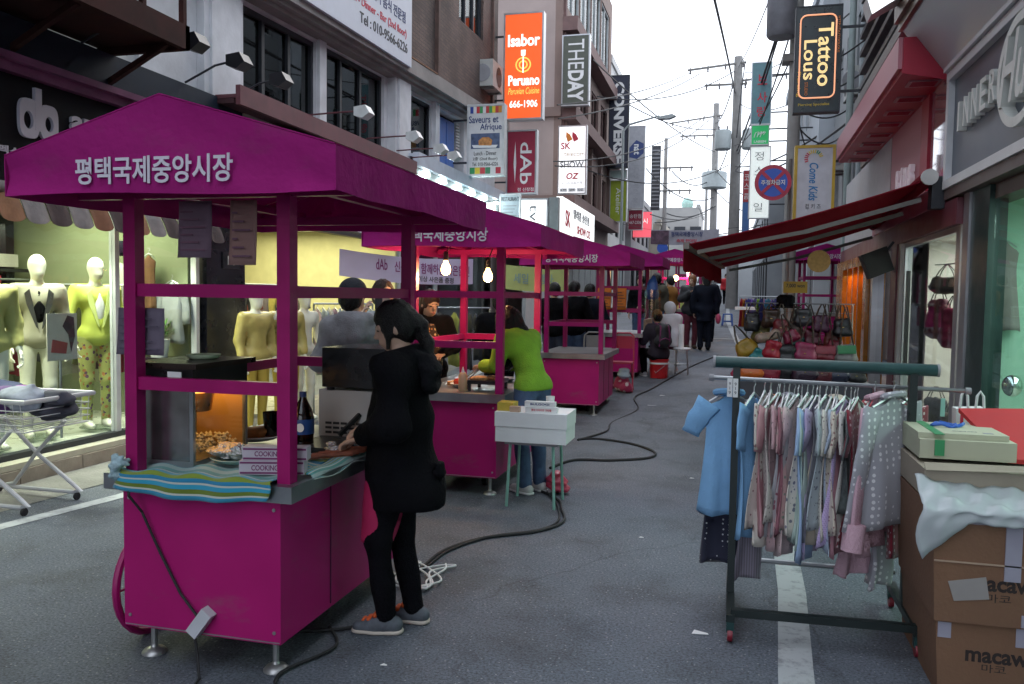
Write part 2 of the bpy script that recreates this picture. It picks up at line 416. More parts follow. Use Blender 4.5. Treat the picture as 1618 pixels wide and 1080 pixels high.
for i in range(len(ys)-1):
    for j in range(3): g.f.append((i*4+j, i*4+j+1, i*4+j+5, i*4+j+4)); g.m.append(0)
road = structure(g.build('road', ASPH))
def strip(name, pts, w, m, h=.004):
    b = MB(); n = len(pts)
    for i, (x, y) in enumerate(pts):
        a, c = pts[max(i-1, 0)], pts[min(i+1, n-1)]; d = Vector((c[0]-a[0], c[1]-a[1])).normalized(); px, py = -d.y*w/2, d.x*w/2
        b.v += [(x+px, y+py, gz(y)+h), (x-px, y-py, gz(y)+h)]
    b.f = [(2*i, 2*i+1, 2*i+3, 2*i+2) for i in range(n-1)]; b.f = [tuple(reversed(q)) for q in b.f]; b.m = [0]*len(b.f)
    return structure(b.build(name, m))
def seg(pts, st=1.0):
    o = []
    for (a, b) in zip(pts[:-1], pts[1:]):
        k = max(1, int(math.dist(a, b)/st)); o += [(a[0]+(b[0]-a[0])*i/k, a[1]+(b[1]-a[1])*i/k) for i in range(k)]
    return o+[pts[-1]]
strip('road_line', seg([(.25, 1.8), (.33, 3.7), (.39, 4.8), (.45, 8), (.5, 12), (.3, 20), (0, 30), (-.1, 62)]), .15, PAINT)
strip('road_line', seg([(-5.35, 2.0), (-4.86, 4.3), (-4.66, 5.5), (-4.5, 8), (-4.45, 14), (-4.4, 30)]), .13, PAINT)
strip('stop_line', [(-.55, 22.7), (.6, 22.5)], .3, PAINT)
CONC = mat('old_concrete', (.20, .195, .18), .9, var=.25, vs=3, bump=.4, bs=30)
b = MB(); yy = [2.5, 4.5, 7, 10, 14, 20, 30, 45, 62]
for y in yy: b.v += [(-6.1, y, gz(y)+.012), (-5.02 if y > 5 else -5.15, y, gz(y)+.006)]
b.f = [(2*i, 2*i+1, 2*i+3, 2*i+2) for i in range(len(yy)-1)]; b.m = [0]*len(b.f)
structure(b.build('pavement', CONC))
b = MB()
for y in yy: b.v += [(1.55, y, gz(y)+.006), (4, y, gz(y)+.012)]
b.f = [(2*i, 2*i+1, 2*i+3, 2*i+2) for i in range(len(yy)-1)]; b.m = [0]*len(b.f)
structure(b.build('pavement', CONC))

# ------------------------------------------------------------------ walls, windows
GLASS = glass('window_glass', (.86, .92, .93), .10)
DGLASS = glass('dark_window_glass', (.22, .30, .31), .22)
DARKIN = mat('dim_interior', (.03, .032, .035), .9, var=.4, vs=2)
FR_DARK = mat('dark_window_frame', (.02, .024, .032), .5)
FR_WHITE = mat('white_window_frame', (.55, .56, .56), .5, var=.15)
FR_ALU = mat('aluminium_frame', (.45, .46, .48), .35, .8)
def holed(x0, x1, y0, y1, z0, z1, holes, name, m, parent, sh=None):
    """a wall slab with real openings (y0,y1,z0,z1)"""
    Y = sorted({y0, y1, *[h[0] for h in holes], *[h[1] for h in holes]}); Z = sorted({z0, z1, *[h[2] for h in holes], *[h[3] for h in holes]})
    b = MB()
    for i in range(len(Y)-1):
        run = None
        for j in range(len(Z)-1):
            cy, cz = (Y[i]+Y[i+1])/2, (Z[j]+Z[j+1])/2
            if any(h[0] < cy < h[1] and h[2] < cz < h[3] for h in holes):
                if run is not None: b.box(x0, x1, Y[i], Y[i+1], run, Z[j]); run = None
            elif run is None: run = Z[j]
        if run is not None: b.box(x0, x1, Y[i], Y[i+1], run, Z[-1])
    if sh: b.shear(*sh)
    return b.build(name, m, parent)
def window(parent, X, y0, y1, z0, z1, n, fm, gm, side=1, sh=None, fw=.06, hbar=(), back=True, deep=.5, split=None):
    """framed window set into a street wall at X; side +1 faces +X"""
    b = MB(); xi = X-side*.14; xo = X-side*.05
    b.box(xi, xo, y0, y1, z0, z0+fw).box(xi, xo, y0, y1, z1-fw, z1)
    ed = [y0+(y1-y0)*i/n for i in range(n+1)] if split is None else [y0]+[y0+(y1-y0)*q for q in split]+[y1]
    for i, e in enumerate(ed):
        w = fw if 0 < i < len(ed)-1 else fw
        a = e if i == 0 else (e-w if i == len(ed)-1 else e-w/2)
        b.box(xi+.004, xo-.004, a, a+w, z0+fw-.002, z1-fw+.002)
    for hb in hbar: b.box(xi+.006, xo-.006, y0+fw, y1-fw, z0+(z1-z0)*hb-fw/2.5, z0+(z1-z0)*hb+fw/2.5)
    if sh: b.shear(*sh)
    f = b.build('window', fm, parent)
    for i in range(len(ed)-1):
        p = MB(); p.box(X-side*.10, X-side*.106, ed[i]+fw*.4, ed[i+1]-fw*.4, z0+fw*.6, z1-fw*.6)
        if sh: p.shear(*sh)
        p.build('pane', gm, f)
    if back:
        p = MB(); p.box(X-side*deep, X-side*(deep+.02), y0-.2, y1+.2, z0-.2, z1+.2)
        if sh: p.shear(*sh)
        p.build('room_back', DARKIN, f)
    return f
def downlight(parent, x, y, z, r=.07, m=None):
    b = MB(); b.lathe([(r, 0), (r, -.012), (r*.8, -.014)], (x, y, z), 14); return b.build('downlight', m, parent)
def area(name, loc, sx, sy, e, col=(1, .95, .85), rot=(0, 0, 0), spread=None):
    d = bpy.data.lights.new(name, 'AREA'); d.shape = 'RECTANGLE'; d.size = sx; d.size_y = sy; d.energy = e; d.color = col
    o = bpy.data.objects.new(name, d); COL.objects.link(o); o.location = loc; o.rotation_euler = rot; return o
def point(name, loc, e, col=(1, .8, .5), r=.04):
    d = bpy.data.lights.new(name, 'POINT'); d.energy = e; d.color = col; d.shadow_soft_size = r
    o = bpy.data.objects.new(name, d); COL.objects.link(o); o.location = loc; return o
LITE = emit('lit_lamp_white', (1, .97, .88), 6)
LITEC = emit('lit_lamp_cool', (.9, 1, 1), 6)

# ================================================================== LEFT: two storey shop building
SH = (.04, 9)
PLAST = mat('grey_plaster', (.27, .25, .24), .9, var=.28, vs=1.6, bump=.25, bs=18)
OFFW = mat('dirty_white_plaster', (.64, .65, .68), .85, var=.22, vs=2.5, bump=.15, bs=25)
def brickmat(name, c1, c2, mor, sc=1.0):
    m = mat(name, c1, .9, var=0); n, l = m.node_tree.nodes, m.node_tree.links; b_ = n['Principled BSDF']
    t = n.new('ShaderNodeTexCoord'); mp = n.new('ShaderNodeMapping'); mp.inputs['Rotation'].default_value = (R(90), 0, R(90)) ; l.new(t.outputs['Object'], mp.inputs[0])
    mp.vector_type = 'TEXTURE'
    br = n.new('ShaderNodeTexBrick'); br.inputs['Scale'].default_value = 1; br.inputs['Brick Width'].default_value = .21; br.inputs['Row Height'].default_value = .07; br.inputs['Mortar Size'].default_value = .008
    br.inputs['Color1'].default_value = (*c1, 1); br.inputs['Color2'].default_value = (*c2, 1); br.inputs['Mortar'].default_value = (*mor, 1)
    l.new(mp.outputs[0], br.inputs['Vector'])
    z = n.new('ShaderNodeTexNoise'); z.inputs['Scale'].default_value = 1.1; z.inputs['Detail'].default_value = 6; l.new(t.outputs['Object'], z.inputs['Vector'])
    c = n.new('ShaderNodeValToRGB'); c.color_ramp.elements[0].color = (.55, .55, .55, 1); c.color_ramp.elements[1].color = (1.25, 1.2, 1.2, 1); c.color_ramp.elements[0].position = .3; c.color_ramp.elements[1].position = .7
    l.new(z.outputs['Fac'], c.inputs[0]); q = n.new('ShaderNodeMixRGB'); q.blend_type = 'MULTIPLY'; q.inputs[0].default_value = 1
    l.new(br.outputs['Color'], q.inputs[1]); l.new(c.outputs[0], q.inputs[2]); l.new(q.outputs[0], b_.inputs['Base Color'])
    bp = n.new('ShaderNodeBump'); bp.inputs['Strength'].default_value = .5; bp.inputs['Distance'].default_value = .01; l.new(br.outputs['Fac'], bp.inputs['Height']); bp.invert = True
    l.new(bp.outputs[0], b_.inputs['Normal']); return m
BRICK1 = brickmat('grey_brown_brick', (.105, .075, .068), (.135, .095, .08), (.085, .07, .064))
LB = thing('shop_building', 'two storey shop building with dark window bands and brown brick upper wall', 'building', (-6.0, 12, .2))
# upper storeys
WA = [(5.2, 7.3, 3.98, 5.6), (9.06, 11.05, 3.94, 5.2), (11.28, 13.48, 3.98, 5.22), (14.4, 15.85, 3.93, 5.18), (16.2, 17.95, 3.9, 5.2)]
holed(-6.15, -5.9, -9, 20.5, 3.75, 5.3, [(a, b_, c, d) for a, b_, c, d in WA if d < 5.3]+[(5.2, 7.3, 3.98, 5.3)], 'wall', OFFW, LB, SH)
b = MB(); b.box(-6.12, -5.62, -9, 20.5, 5.3, 5.36).box(-6.12, -5.55, -9, 20.6, 5.36, 5.62).box(-6.12, -5.7, 8.9, 20.5, 5.24, 5.30).shear(*SH).build('cornice', PLAST, LB)
holed(-6.14, -5.86, -9, 20.5, 5.62, 11.5, [(17.4, 19.2, 7.3, 8.9), (11.5, 13.8, 8.6, 10.2)], 'brick_wall', BRICK1, LB, SH)
window(LB, -5.86, 17.4, 19.2, 7.3, 8.9, 3, FR_DARK, GLASS, sh=SH)
window(LB, -5.86, 11.5, 13.8, 8.6, 10.2, 3, FR_DARK, DGLASS, sh=SH)
b = MB(); b.box(-11, -6.16, 2.6, 20.5, 0, 11.5); b.build('core', PLAST, LB) if False else None
b = MB(); b.box(-13, -6.15, 20.3, 20.5, 0, 12).box(-13, -6.15, -9, -8.8, 0, 11.5).box(-13, -12.8, -8.8, 20.3, 0, 11.5).box(-12.8, -6.14, -8.8, 20.3, 11.3, 11.5).box(-12.8, -5.93, 2.6, 2.8, 0, 3).box(-6.15, -5.93, -9, 2.6, 0, 2.5); b.build('side_wall', PLAST, LB)
b = MB(); b.box(-12.8, -6.12, -8.8, 20.3, 2.95, 3.1); b.build('floor_slab', PLAST, LB)
window(LB, -5.9, 5.2, 7.3, 3.98, 5.6, 2, FR_WHITE, DGLASS, sh=SH, fw=.1, hbar=(.72,))
window(LB, -5.9, 9.06, 11.05, 3.94, 5.2, 3, FR_DARK, DGLASS, sh=SH, split=(.33, .66), fw=.07)
window(LB, -5.9, 11.28, 13.48, 3.98, 5.22, 3, FR_DARK, DGLASS, sh=SH, split=(.3, .62), fw=.07)
window(LB, -5.9, 14.4, 15.85, 3.93, 5.18, 1, FR_DARK, DGLASS, sh=SH)
for y0, y1, w_ in ((8.25, 9.02, .10), (13.62, 14.34, .16), (11.06, 11.27, .05), (15.88, 16.12, .08)):
    b = MB(); b.box(-5.9+.002, -5.9+w_, y0, y1, 3.75, 5.295); b.box(-5.9+w_, -5.9+w_+.035, y0+.1, y1-.1, 3.78, 5.24) if y1-y0 > .5 else None
    b.shear(*SH).build('pillar', OFFW, LB)
b = MB(); b.box(-6.1, -5.72, 8.9, 18.2, 3.70, 3.80).shear(*SH).build('sill', mat('stained_concrete', (.35, .33, .30), .9, var=.3, vs=4), LB)
# blue shutter doors with louvres on the upper floor
BLUE = mat('blue_painted_door', (.05, .16, .50), .5, var=.2)
b = MB(); b.box(-6.08, -6.02, 16.45, 17.6, 3.95, 5.1).box(-6.02, -6.0, 16.5, 17.0, 4.0, 5.05).box(-6.02, -6.0, 17.06, 17.55, 4.0, 5.05).shear(*SH).build('blue_door', BLUE, LB)
for ya in (16.2, 17.62):
    for i in range(9):
        b = MB(); b.box(-6.02, -5.97, ya, ya+.24, 4.55+i*.065, 4.59+i*.065).shear(*SH).build('louvre_slat', FR_WHITE, LB)
for q in ((-5.86, -5.78, 15.9, 16.0, 5.62, 8.2), (-5.86, -5.8, 19.9, 19.98, 4.3, 11)): MB().box(*q).shear(*SH).build('drain_pipe', mat('rusty_pipe', (.10, .06, .05), .8, var=.4), LB)
RUST = mat('rust_streaks', (.22, .11, .06), .9, var=.5, vs=8)
b = MB(); b.box(-5.86, -5.54, 9.4, 15.2, 5.624, 5.65).shear(*SH).build('flashing', RUST, LB)

# ground floor: shop A (window display), shop B (open, yellow), shop C (white lit)
WALLY = mat('pale_green_wall', (.26, .29, .17), .7, var=.05)
CREAM = mat('cream_wall', (.46, .44, .24), .7, var=.08)
FLOORW = mat('pale_floor_tiles', (.45, .46, .38), .3, var=.1)
STONE = mat('stone_plinth', (.30, .26, .21), .8, var=.25, vs=5, bump=.2)
b = MB(); b.box(-12.8, -5.93, 2.8, 8.3, .0, .2); b.build('shop_floor', FLOORW, LB)
for i in range(8):   # plinth stones under the display window
    y0 = 2.8+i*.69; b = MB(); b.box(-5.93, -5.70, y0, y0+.68, -.05, .13+random.uniform(-.003, .003)); b.build('stone', STONE, LB)
b = MB(); b.box(-5.94, -5.72, 2.8, 8.32, .134, .185); b.build('display_sill', mat('pale_sill', (.5, .48, .38), .5), LB)
b = MB(); b.box(-5.96, -5.86, 2.8, 8.3, .186, .235); b.build('window_rail', FR_DARK, LB)
b = MB(); b.box(-8.6, -8.5, 2.8, 8.3, .2, 2.9).box(-8.5, -6.02, 8.22, 8.3, .2, 2.9); b.build('shop_wall', WALLY, LB)
ce = MB(); ce.box(-12.8, -5.95, 2.8, 8.3, 2.62, 2.68); ce = ce.build('ceiling', mat('white_ceiling', (.75, .76, .70), .8, var=.03), LB)
for x, y in ((-6.4, 4.8), (-6.4, 5.7), (-6.4, 6.6), (-6.4, 7.5), (-7.4, 5.3), (-7.4, 6.4), (-7.4, 7.4)): downlight(ce, x, y, 2.62, .08, LITE)
area('display_lamp', (-6.9, 5.9, 2.58), 1.6, 4.2, 190, (1, .98, .66))
for y0, y1 in ((2.9, 4.9), (4.95, 6.9), (6.95, 8.2)):
    b = MB(); b.box(-5.92, -5.912, y0, y1, .235, 2.42); b.build('display_pane', GLASS, LB)
for y0 in (2.84, 4.9, 6.9, 8.18):
    b = MB(); b.box(-5.95, -5.88, y0, y0+.06, .235, 2.44); b.build('mullion', FR_WHITE, LB)
for y in (4.9, 5.7, 6.4, 7.05, 7.7):
    d_ = bpy.data.lights.new('display_spot', 'SPOT'); d_.energy = 190; d_.spot_size = R(75); d_.spot_blend = .6; d_.color = (1, .97, .78); d_.shadow_soft_size = .06
    o_ = bpy.data.objects.new('display_spot', d_); COL.objects.link(o_); o_.location = (-6.05, y-.1, 2.58); o_.rotation_euler = (R(8), R(-12), 0)
    downlight(ce, -6.05, y-.1, 2.62, .06, LITE)
# dark panelled pillar with the house number plate
BLK = mat('black_panel', (.012, .013, .018), .25, var=.3)
b = MB(); b.box(-6.2, -5.84, 8.32, 9.1, .1, 3.7); b.build('dark_pillar', BLK, LB)
b = MB(); b.box(-5.84, -5.825, 8.62, 8.98, 1.92, 2.12); pl = b.build('number_plate', mat('plate_black', (.02, .02, .025), .3), LB)
lettering('10', (-5.825, 8.80, 2.02), (0, 1, 0), (0, 0, 1), .17, .11, FR_WHITE, pl, .004)
# shop B
b = MB(); b.box(-9.6, -5.9, 9.1, 14.1, -.02, gz(9.1)+.06); b.build('shop_floor', FLOORW, LB)
b = MB(); b.box(-9.6, -9.5, 9.1, 14.1, .1, 2.9).box(-9.5, -6.2, 9.1, 9.15, .1, 2.9).box(-9.5, -5.9, 14.02, 14.1, .1, 2.9); b.build('shop_wall', CREAM, LB)
ce = MB(); ce.box(-9.6, -5.85, 9.1, 14.1, 2.78, 2.84); ce = ce.build('ceiling', MATS['white_ceiling'], LB)
for x in (-6.4, -7.4, -8.4):
    for y in (9.7, 10.7, 11.7, 12.7, 13.5): downlight(ce, x, y, 2.78, .09, LITE)
area('shop_lamp', (-7.4, 11.5, 2.72), 2.6, 4.2, 240, (1, .95, .60))
b = MB(); b.box(-5.98, -5.85, 9.1, 14.1, 2.55, 3.75); b.build('lintel', mat('dark_lintel', (.05, .04, .04), .6), LB)
# shop C
b = MB(); b.box(-8.6, -5.9, 14.1, 20.3, .1, gz(14.1)+.06); b.build('shop_floor', FLOORW, LB)
b = MB(); b.box(-8.6, -8.5, 14.1, 20.3, .2, 3.6); b.build('shop_wall', mat('white_shop_wall', (.7, .72, .72), .7), LB)
area('shop_lamp', (-7.0, 17, 3.2), 1.8, 5, 200, (.93, 1, 1))
b = MB(); b.box(-8.5, -5.9, 14.1, 20.3, 3.3, 3.36); ce = b.build('ceiling', MATS['white_ceiling'], LB)
for y in (15, 16.2, 17.4, 18.6): downlight(ce, -6.6, y, 3.3, .1, LITEC)
for y0 in (14.2, 16.2, 18.2):
    b = MB(); b.box(-5.93, -5.92, y0+.03, y0+1.94, .4, 3.2); b.build('display_pane', GLASS, LB)
    b = MB(); b.box(-5.96, -5.88, y0-.03, y0+.03, .3, 3.3); b.build('mullion', FR_WHITE, LB)
# red brown steel canopy over shop B with spot arms, white lit canopy over shop C
CAN = thing('shop_canopy', 'red brown steel canopy strip above the yellow lit shop', 'canopy', (-5.5, 11, 3.7))
REDB = mat('red_brown_paint', (.15, .05, .06), .5, var=.2)
b = MB(); b.box(-5.5, -5.44, 8.4, 13.9, 3.78, 4.0).box(-5.9, -5.5, 8.4, 13.9, 3.86, 3.9); b.build('fascia_strip', REDB, CAN)
b = MB(); b.box(-5.86, -5.52, 8.4, 13.9, 3.80, 3.855); b.build('soffit', mat('dark_red_soffit', (.06, .02, .025), .6), CAN)
b = MB(); b.box(-5.84, -5.55, 9.5, 13.8, 3.55, 3.7); b.build('valance', mat('teal_valance', (.05, .25, .25), .7), CAN)
SPOTW = mat('white_lamp_housing', (.6, .62, .62), .4)
def spot_arm(y, z, x0, L_, label, col, head, rise=.12):
    t = thing('sign_spotlight', label, 'spotlight', (x0, y, z), 'sign spotlights along the shop front')
    MB().tube([(x0, y, z), (x0+L_*.6, y, z+rise*.8), (x0+L_, y, z+rise)], .012, 6).build('arm', col, t)
    b = MB(); c = Vector((x0+L_+.04, y, z+rise-.01))
    b.prism([(c.x-.1, y-.09, c.z+.05), (c.x+.06, y-.09, c.z+.07), (c.x+.12, y-.09, c.z-.03), (c.x+.02, y-.09, c.z-.1), (c.x-.1, y-.09, c.z-.06)], (0, .18, 0))
    b.build('lamp_head', head, t)
    MB().box(c.x-.11, c.x-.1, y-.07, y+.07, c.z-.05, c.z+.04).build('lamp_glass', mat('unlit_lamp_glass', (.10, .11, .12), .1), t)
for i, (y, z) in enumerate(((10.1, 4.02), (11.9, 4.04), (13.1, 4.06), (13.8, 4.06))):
    spot_arm(y, z, -5.5, .75, ['white spotlight on a long arm above the canopy, nearest to the dark sign', 'second white spotlight along the red brown canopy', 'third white spotlight along the red brown canopy', 'last white spotlight on the canopy, beside the blue door'][i], mat('thin_dark_red_arm', (.10, .03, .04), .5), SPOTW, .02)
CW = thing('lit_canopy', 'white shop canopy with glowing downlights beneath it', 'canopy', (-5.6, 17, 3.9))
b = MB(); b.box(-5.62, -5.5, 14.15, 20.1, 3.98, 4.22).box(-5.9, -5.62, 14.15, 20.1, 4.15, 4.2); b.build('fascia_strip', mat('pale_blue_white_panel', (.55, .60, .68), .4), CW)
b = MB(); b.box(-5.9, -5.62, 14.15, 20.1, 3.3, 3.97); b.build('sign_panel', mat('white_sign_panel', (.6, .68, .68), .5), CW)
for i in range(6):
    MB().lathe([(.07, 0), (.06, .08), (.03, .1)], (-5.56, 14.7+i*.95, 3.86), 10).build('canopy_lamp', LITEC, CW)
    point('canopy_bulb', (-5.54, 14.7+i*.95, 3.83), 14, (.85, 1, 1), .05)
b = MB(); b.prism([(-5.61, 16.2, 3.32), (-5.61, 17.3, 3.32), (-5.61, 16.75, 3.8)], (.02, 0, 0)); b.build('emblem', mat('dark_teal', (.03, .16, .16), .5), CW)

# dark shop fascia with the white double-letter emblem
SGN = thing('shop_sign', 'long black shop sign with pale rounded letter emblem', 'sign', (-5.8, 6, 2.5))
b = MB(); b.box(-5.9, -5.80, -9, 8.6, 2.44, 3.42); b.build('board', mat('black_sign_board', (.003, .004, .007), .4, var=.2, spec=.2), SGN)
b = MB(); b.box(-5.9, -5.72, -9, 9.6, 3.42, 3.5).box(-5.9, -5.66, -9, 9.6, 3.5, 3.56); b.build('moulding', mat('pink_reflection_moulding', (.17, .045, .12), .4, var=.4, vs=3), SGN)  # pink reflection along the moulding is put into its colour
b = MB(); b.box(-5.9, -5.74, -9, 9.7, 3.56, 3.88); b.build('cap_strip', mat('navy_strip', (.012, .02, .034), .6, spec=.25), SGN)
PALE = mat('pale_lavender_letters', (.50, .49, .58), .5, var=.05)
def ringed(cy, cz, h, w, hole, parent):
    b = MB(); n = 40; po, pi_ = [], []
    for i in range(n):
        a = 2*math.pi*i/n; c, s_ = math.cos(a), math.sin(a)
        e = 3.4; po.append((cy+w*math.copysign(abs(c)**(2/e), c), cz+h*math.copysign(abs(s_)**(2/e), s_))); pi_.append((cy+hole[0]*c+hole[2], cz+hole[1]*s_+hole[3]))
    vs = [(-5.77, *p) for p in po]+[(-5.77, *p) for p in pi_]+[(-5.80, *p) for p in po]+[(-5.80, *p) for p in pi_]
    fs = []
    for i in range(n):
        j = (i+1) % n; fs += [(i, j, n+j, n+i), (2*n+i, 2*n+j, j, i), (n+i, n+j, 3*n+j, 3*n+i)]
    b.add(vs, fs); return b.build('emblem_letter', PALE, parent)
ringed(5.79, 3.09, .165, .103, (.05, .075, -.01, -.015), SGN); ringed(6.0, 3.09, .15, .10, (.045, .065, .0, -.012), SGN)
MB().box(-5.80, -5.768, 5.85, 5.92, 3.0, 3.36).build('emblem_stem', PALE, SGN)
lettering('an', (-5.80, 6.40, 3.15), (0, 1, 0), (0, 0, 1), .30, .13, PALE, SGN, .03, .03)
lettering('펙스', (-5.80, 5.60, 2.79), (0, 1, 0), (0, 0, 1), .22, .07, PALE, SGN, .01, .02)
for i, (y, z) in enumerate(((6.35, 3.87), (7.1, 3.88), (7.85, 3.9), (8.7, 3.92))):
    spot_arm(y, z, -5.76, .62, ['black sign spotlight under the steel balcony', 'black sign spotlight just right of the balcony end', 'black spotlight in front of the white pillar', 'black spotlight over the peak of the first stall'][i], FR_DARK, mat('black_lamp_housing', (.01, .01, .014), .4), .2)
# scalloped striped valance under the sign
VAL = thing('scalloped_awning', 'brown and grey striped awning with scalloped edge over the mannequins', 'awning', (-5.7, 6, 2.2))
SM = [mat('canvas_'+n_, c, .9, var=.25, vs=9, bump=.3) for n_, c in (('brown', (.20, .09, .05)), ('dark', (.07, .05, .05)), ('rust', (.26, .13, .07)), ('grey', (.22, .20, .20)))]
for i in range(20):
    y0 = 3.3+i*.25; mm = SM[[0, 1, 2, 3, 1, 3][i % 6]]
    def fn(u, v, y0=y0):
        z = 2.44-(.245+.045*math.sin(math.pi*u))*v*.95; return (-5.74+.16*v**.5-.02*math.sin(u*7), y0+.25*u, z+.02)
    MB().sheet(fn, 6, 5, .006).build('scallop', mm, VAL, smooth=True)
MB().tube([(-5.70, 3.3, 2.47), (-5.70, 8.3, 2.47)], .05, 10).build('roll', SM[3], VAL, smooth=True)
# rusty steel balcony frame with clutter above the sign
BAL = thing('steel_balcony', 'dark rusty steel balcony platform above the black sign', 'balcony', (-5.2, 5, 3.9))
RS = mat('rusty_brown_steel', (.04, .014, .012), .8, var=.4, vs=5, spec=.2)
b = MB(); b.box(-5.9, -4.95, 2.4, 6.75, 3.95, 4.02).box(-4.98, -4.92, 2.4, 6.78, 3.88, 4.1).box(-5.9, -4.92, 6.72, 6.78, 3.88, 4.1); b.build('deck', RS, BAL)
for y in (2.6, 3.4, 4.2, 5.0, 5.8, 6.72): MB().bar((-4.95, y, 4.1), (-4.95, y, 5.0), .05).build('post', RS, BAL)
for z in (4.55, 4.98): MB().bar((-4.95, 2.4, z), (-4.95, 6.75, z), .045).build('rail', RS, BAL)
for x in (-5.4, -5.9): MB().bar((x, 6.74, 4.1), (x, 6.74, 5.0), .05).build('post', RS, BAL)
MB().bar((-4.95, 6.74, 4.98), (-5.9, 6.74, 4.98), .045).build('rail', RS, BAL)
for y in (2.8, 4.2, 5.6, 6.7): MB().bar((-5.88, y, 3.55), (-5.1, y, 3.94), .05).build('brace', RS, BAL)
MB().box(-5.7, -5.15, 5.0, 6.2, 4.03, 4.62).build('stored_box', mat('dark_blue_tarp', (.02, .03, .06), .5), BAL)

# ================================================================== LEFT: brown building further on
B2 = thing('brown_building', 'brown concrete building behind the orange sign with banded cornices', 'building', (-5.6, 32, .7))
BRN = mat('brown_concrete', (.22, .155, .135), .85, var=.15, vs=1.5, bump=.15)
BRN2 = mat('darker_brown_band', (.16, .095, .09), .8, var=.2)
wins = [(28.2, 30.0), (30.7, 32.5), (33.2, 35.0), (35.7, 37.5)]
holed(-5.8, -5.55, 27.2, 38.5, .5, 15, [(a, b_, z, z+1.5) for a, b_ in wins for z in (5.3, 8.4)]+[(a-.3, b_+.3, 11.4, 14.2) for a, b_ in wins], 'wall', BRN, B2)
b = MB(); b.box(-13, -5.8, 27.2, 27.4, .3, 15).box(-13, -12.8, 27.4, 38.5, .3, 15).box(-13, -5.8, 38.3, 38.5, .3, 15).box(-12.8, -5.8, 27.4, 38.3, 14.7, 15); b.build('side_wall', mat('pale_brown_side', (.36, .29, .27), .85, var=.12, vs=1.2), B2)
for z in (4.6, 7.5, 10.4): MB().box(-5.55, -5.05, 27.18, 38.55, z, z+.45).build('cornice', BRN2, B2)
for z in (4.7, 7.6): MB().box(-7.2, -5.55, 27.08, 27.2, z, z+.3).build('cornice', BRN, B2)
for a, b_ in wins:
    for z in (5.3, 8.4): window(B2, -5.55, a, b_, z, z+1.5, 2, BRN2, DGLASS)
    window(B2, -5.55, a-.3, b_+.3, 11.4, 14.2, 2, FR_WHITE, GLASS)
for y in (27.6, 30.35, 32.85, 35.35, 38.0): MB().box(-5.55, -5.4, y-.14, y+.14, 5.05, 7.5).build('pilaster', BRN, B2)
b = MB(); b.box(-5.55, -5.4, 27.3, 38.4, .5, 3.4); b.build('shopfront', mat('grey_steel_shutter', (.25, .27, .27), .5), B2)
for i in range(9): MB().box(-5.4, -5.37, 27.6+i*1.3, 27.7+i*1.3, .6, 3.4).build('shutter_post', FR_ALU, B2)
MB().box(-5.55, -5.46, 27.3, 27.5, 1, 15).build('drain_pipe', BRN2, B2)
# roof over the alley
AR = thing('alley_roof', 'low lean-to shop with the bright signs between the two left buildings', 'lean-to', (-5.2, 21.8, 3))
b = MB(); b.prism([(-8, 20.7, 3.6), (-8, 27.1, 3.6), (-5.1, 27.1, 3.35), (-5.1, 20.7, 3.35)], (0, 0, .05)); b.build('roof_sheet', MATS['grey_steel_shutter'], AR)
MB().box(-5.3, -5.2, 21.2, 27.1, .3, 3.3).build('shopfront', mat('pale_shopfront', (.45, .46, .47), .5), AR); MB().box(-8, -7.9, 20.7, 27.1, .4, 3.6).build('back_wall', PLAST, AR)

def plain_building(name, label, x0, x1, y0, y1, h, m, side, floors, nw, fm=FR_DARK, gm=DGLASS, z0=0, wh=1.3, shop=True, par=None):
    """row building: wall with real window openings towards the street"""
    g0 = gz(y0)-.3; X = x1 if side > 0 else x0
    t = thing(name, label, 'building', ((x0+x1)/2, (y0+y1)/2, g0))
    L_ = y1-y0; cell = L_/nw; hs = []
    for fl in range(floors):
        zz = gz(y0)+(3.6 if shop else 1.0)+fl*3.0+z0
        if zz+wh > h: break
        for k in range(nw): hs.append((y0+cell*(k+.2), y0+cell*(k+.8), zz, zz+wh))
    if shop:
        for k in range(nw): hs.append((y0+cell*(k+.08), y0+cell*(k+.92), gz(y0)+.25, gz(y0)+2.6))
    holed(X-side*.22, X, y0, y1, g0, h, hs, 'wall', m, t)
    xo = x0 if side > 0 else x1; a, b_ = sorted((xo, X-side*.22))
    q = MB(); q.box(a, b_, y0, y0+.2, g0, h).box(a, b_, y1-.2, y1, g0, h).box(xo, xo+side*.2, y0+.2, y1-.2, g0, h).box(a, b_, y0+.2, y1-.2, h-.25, h-.05); q.build('side_wall', m, t)
    MB().box(X-side*.24, X+side*.08, y0-.05, y1+.05, h-.1, h+.25).build('parapet', par or m, t)
    for hh in hs: window(t, X, *hh, 2, fm, gm, side)
    return t
plain_building('pale_building', 'pale grey building beyond the brown one', -13, -5.6, 38.7, 45.5, 12.6, mat('pale_grey_render', (.55, .54, .53), .85, var=.12, vs=1), 1, 3, 3)
plain_building('low_shop_row', 'low grey row of shops past the pale building', -13, -5.3, 45.7, 56, 7.4, mat('mid_grey_render', (.32, .31, .32), .85, var=.15, vs=1), 1, 1, 4)
plain_building('low_house', 'small beige house closing the row on the far side', -12, -4.6, 56.2, 66, 6.6, mat('beige_render', (.40, .36, .30), .85, var=.15, vs=1), 1, 1, 4)

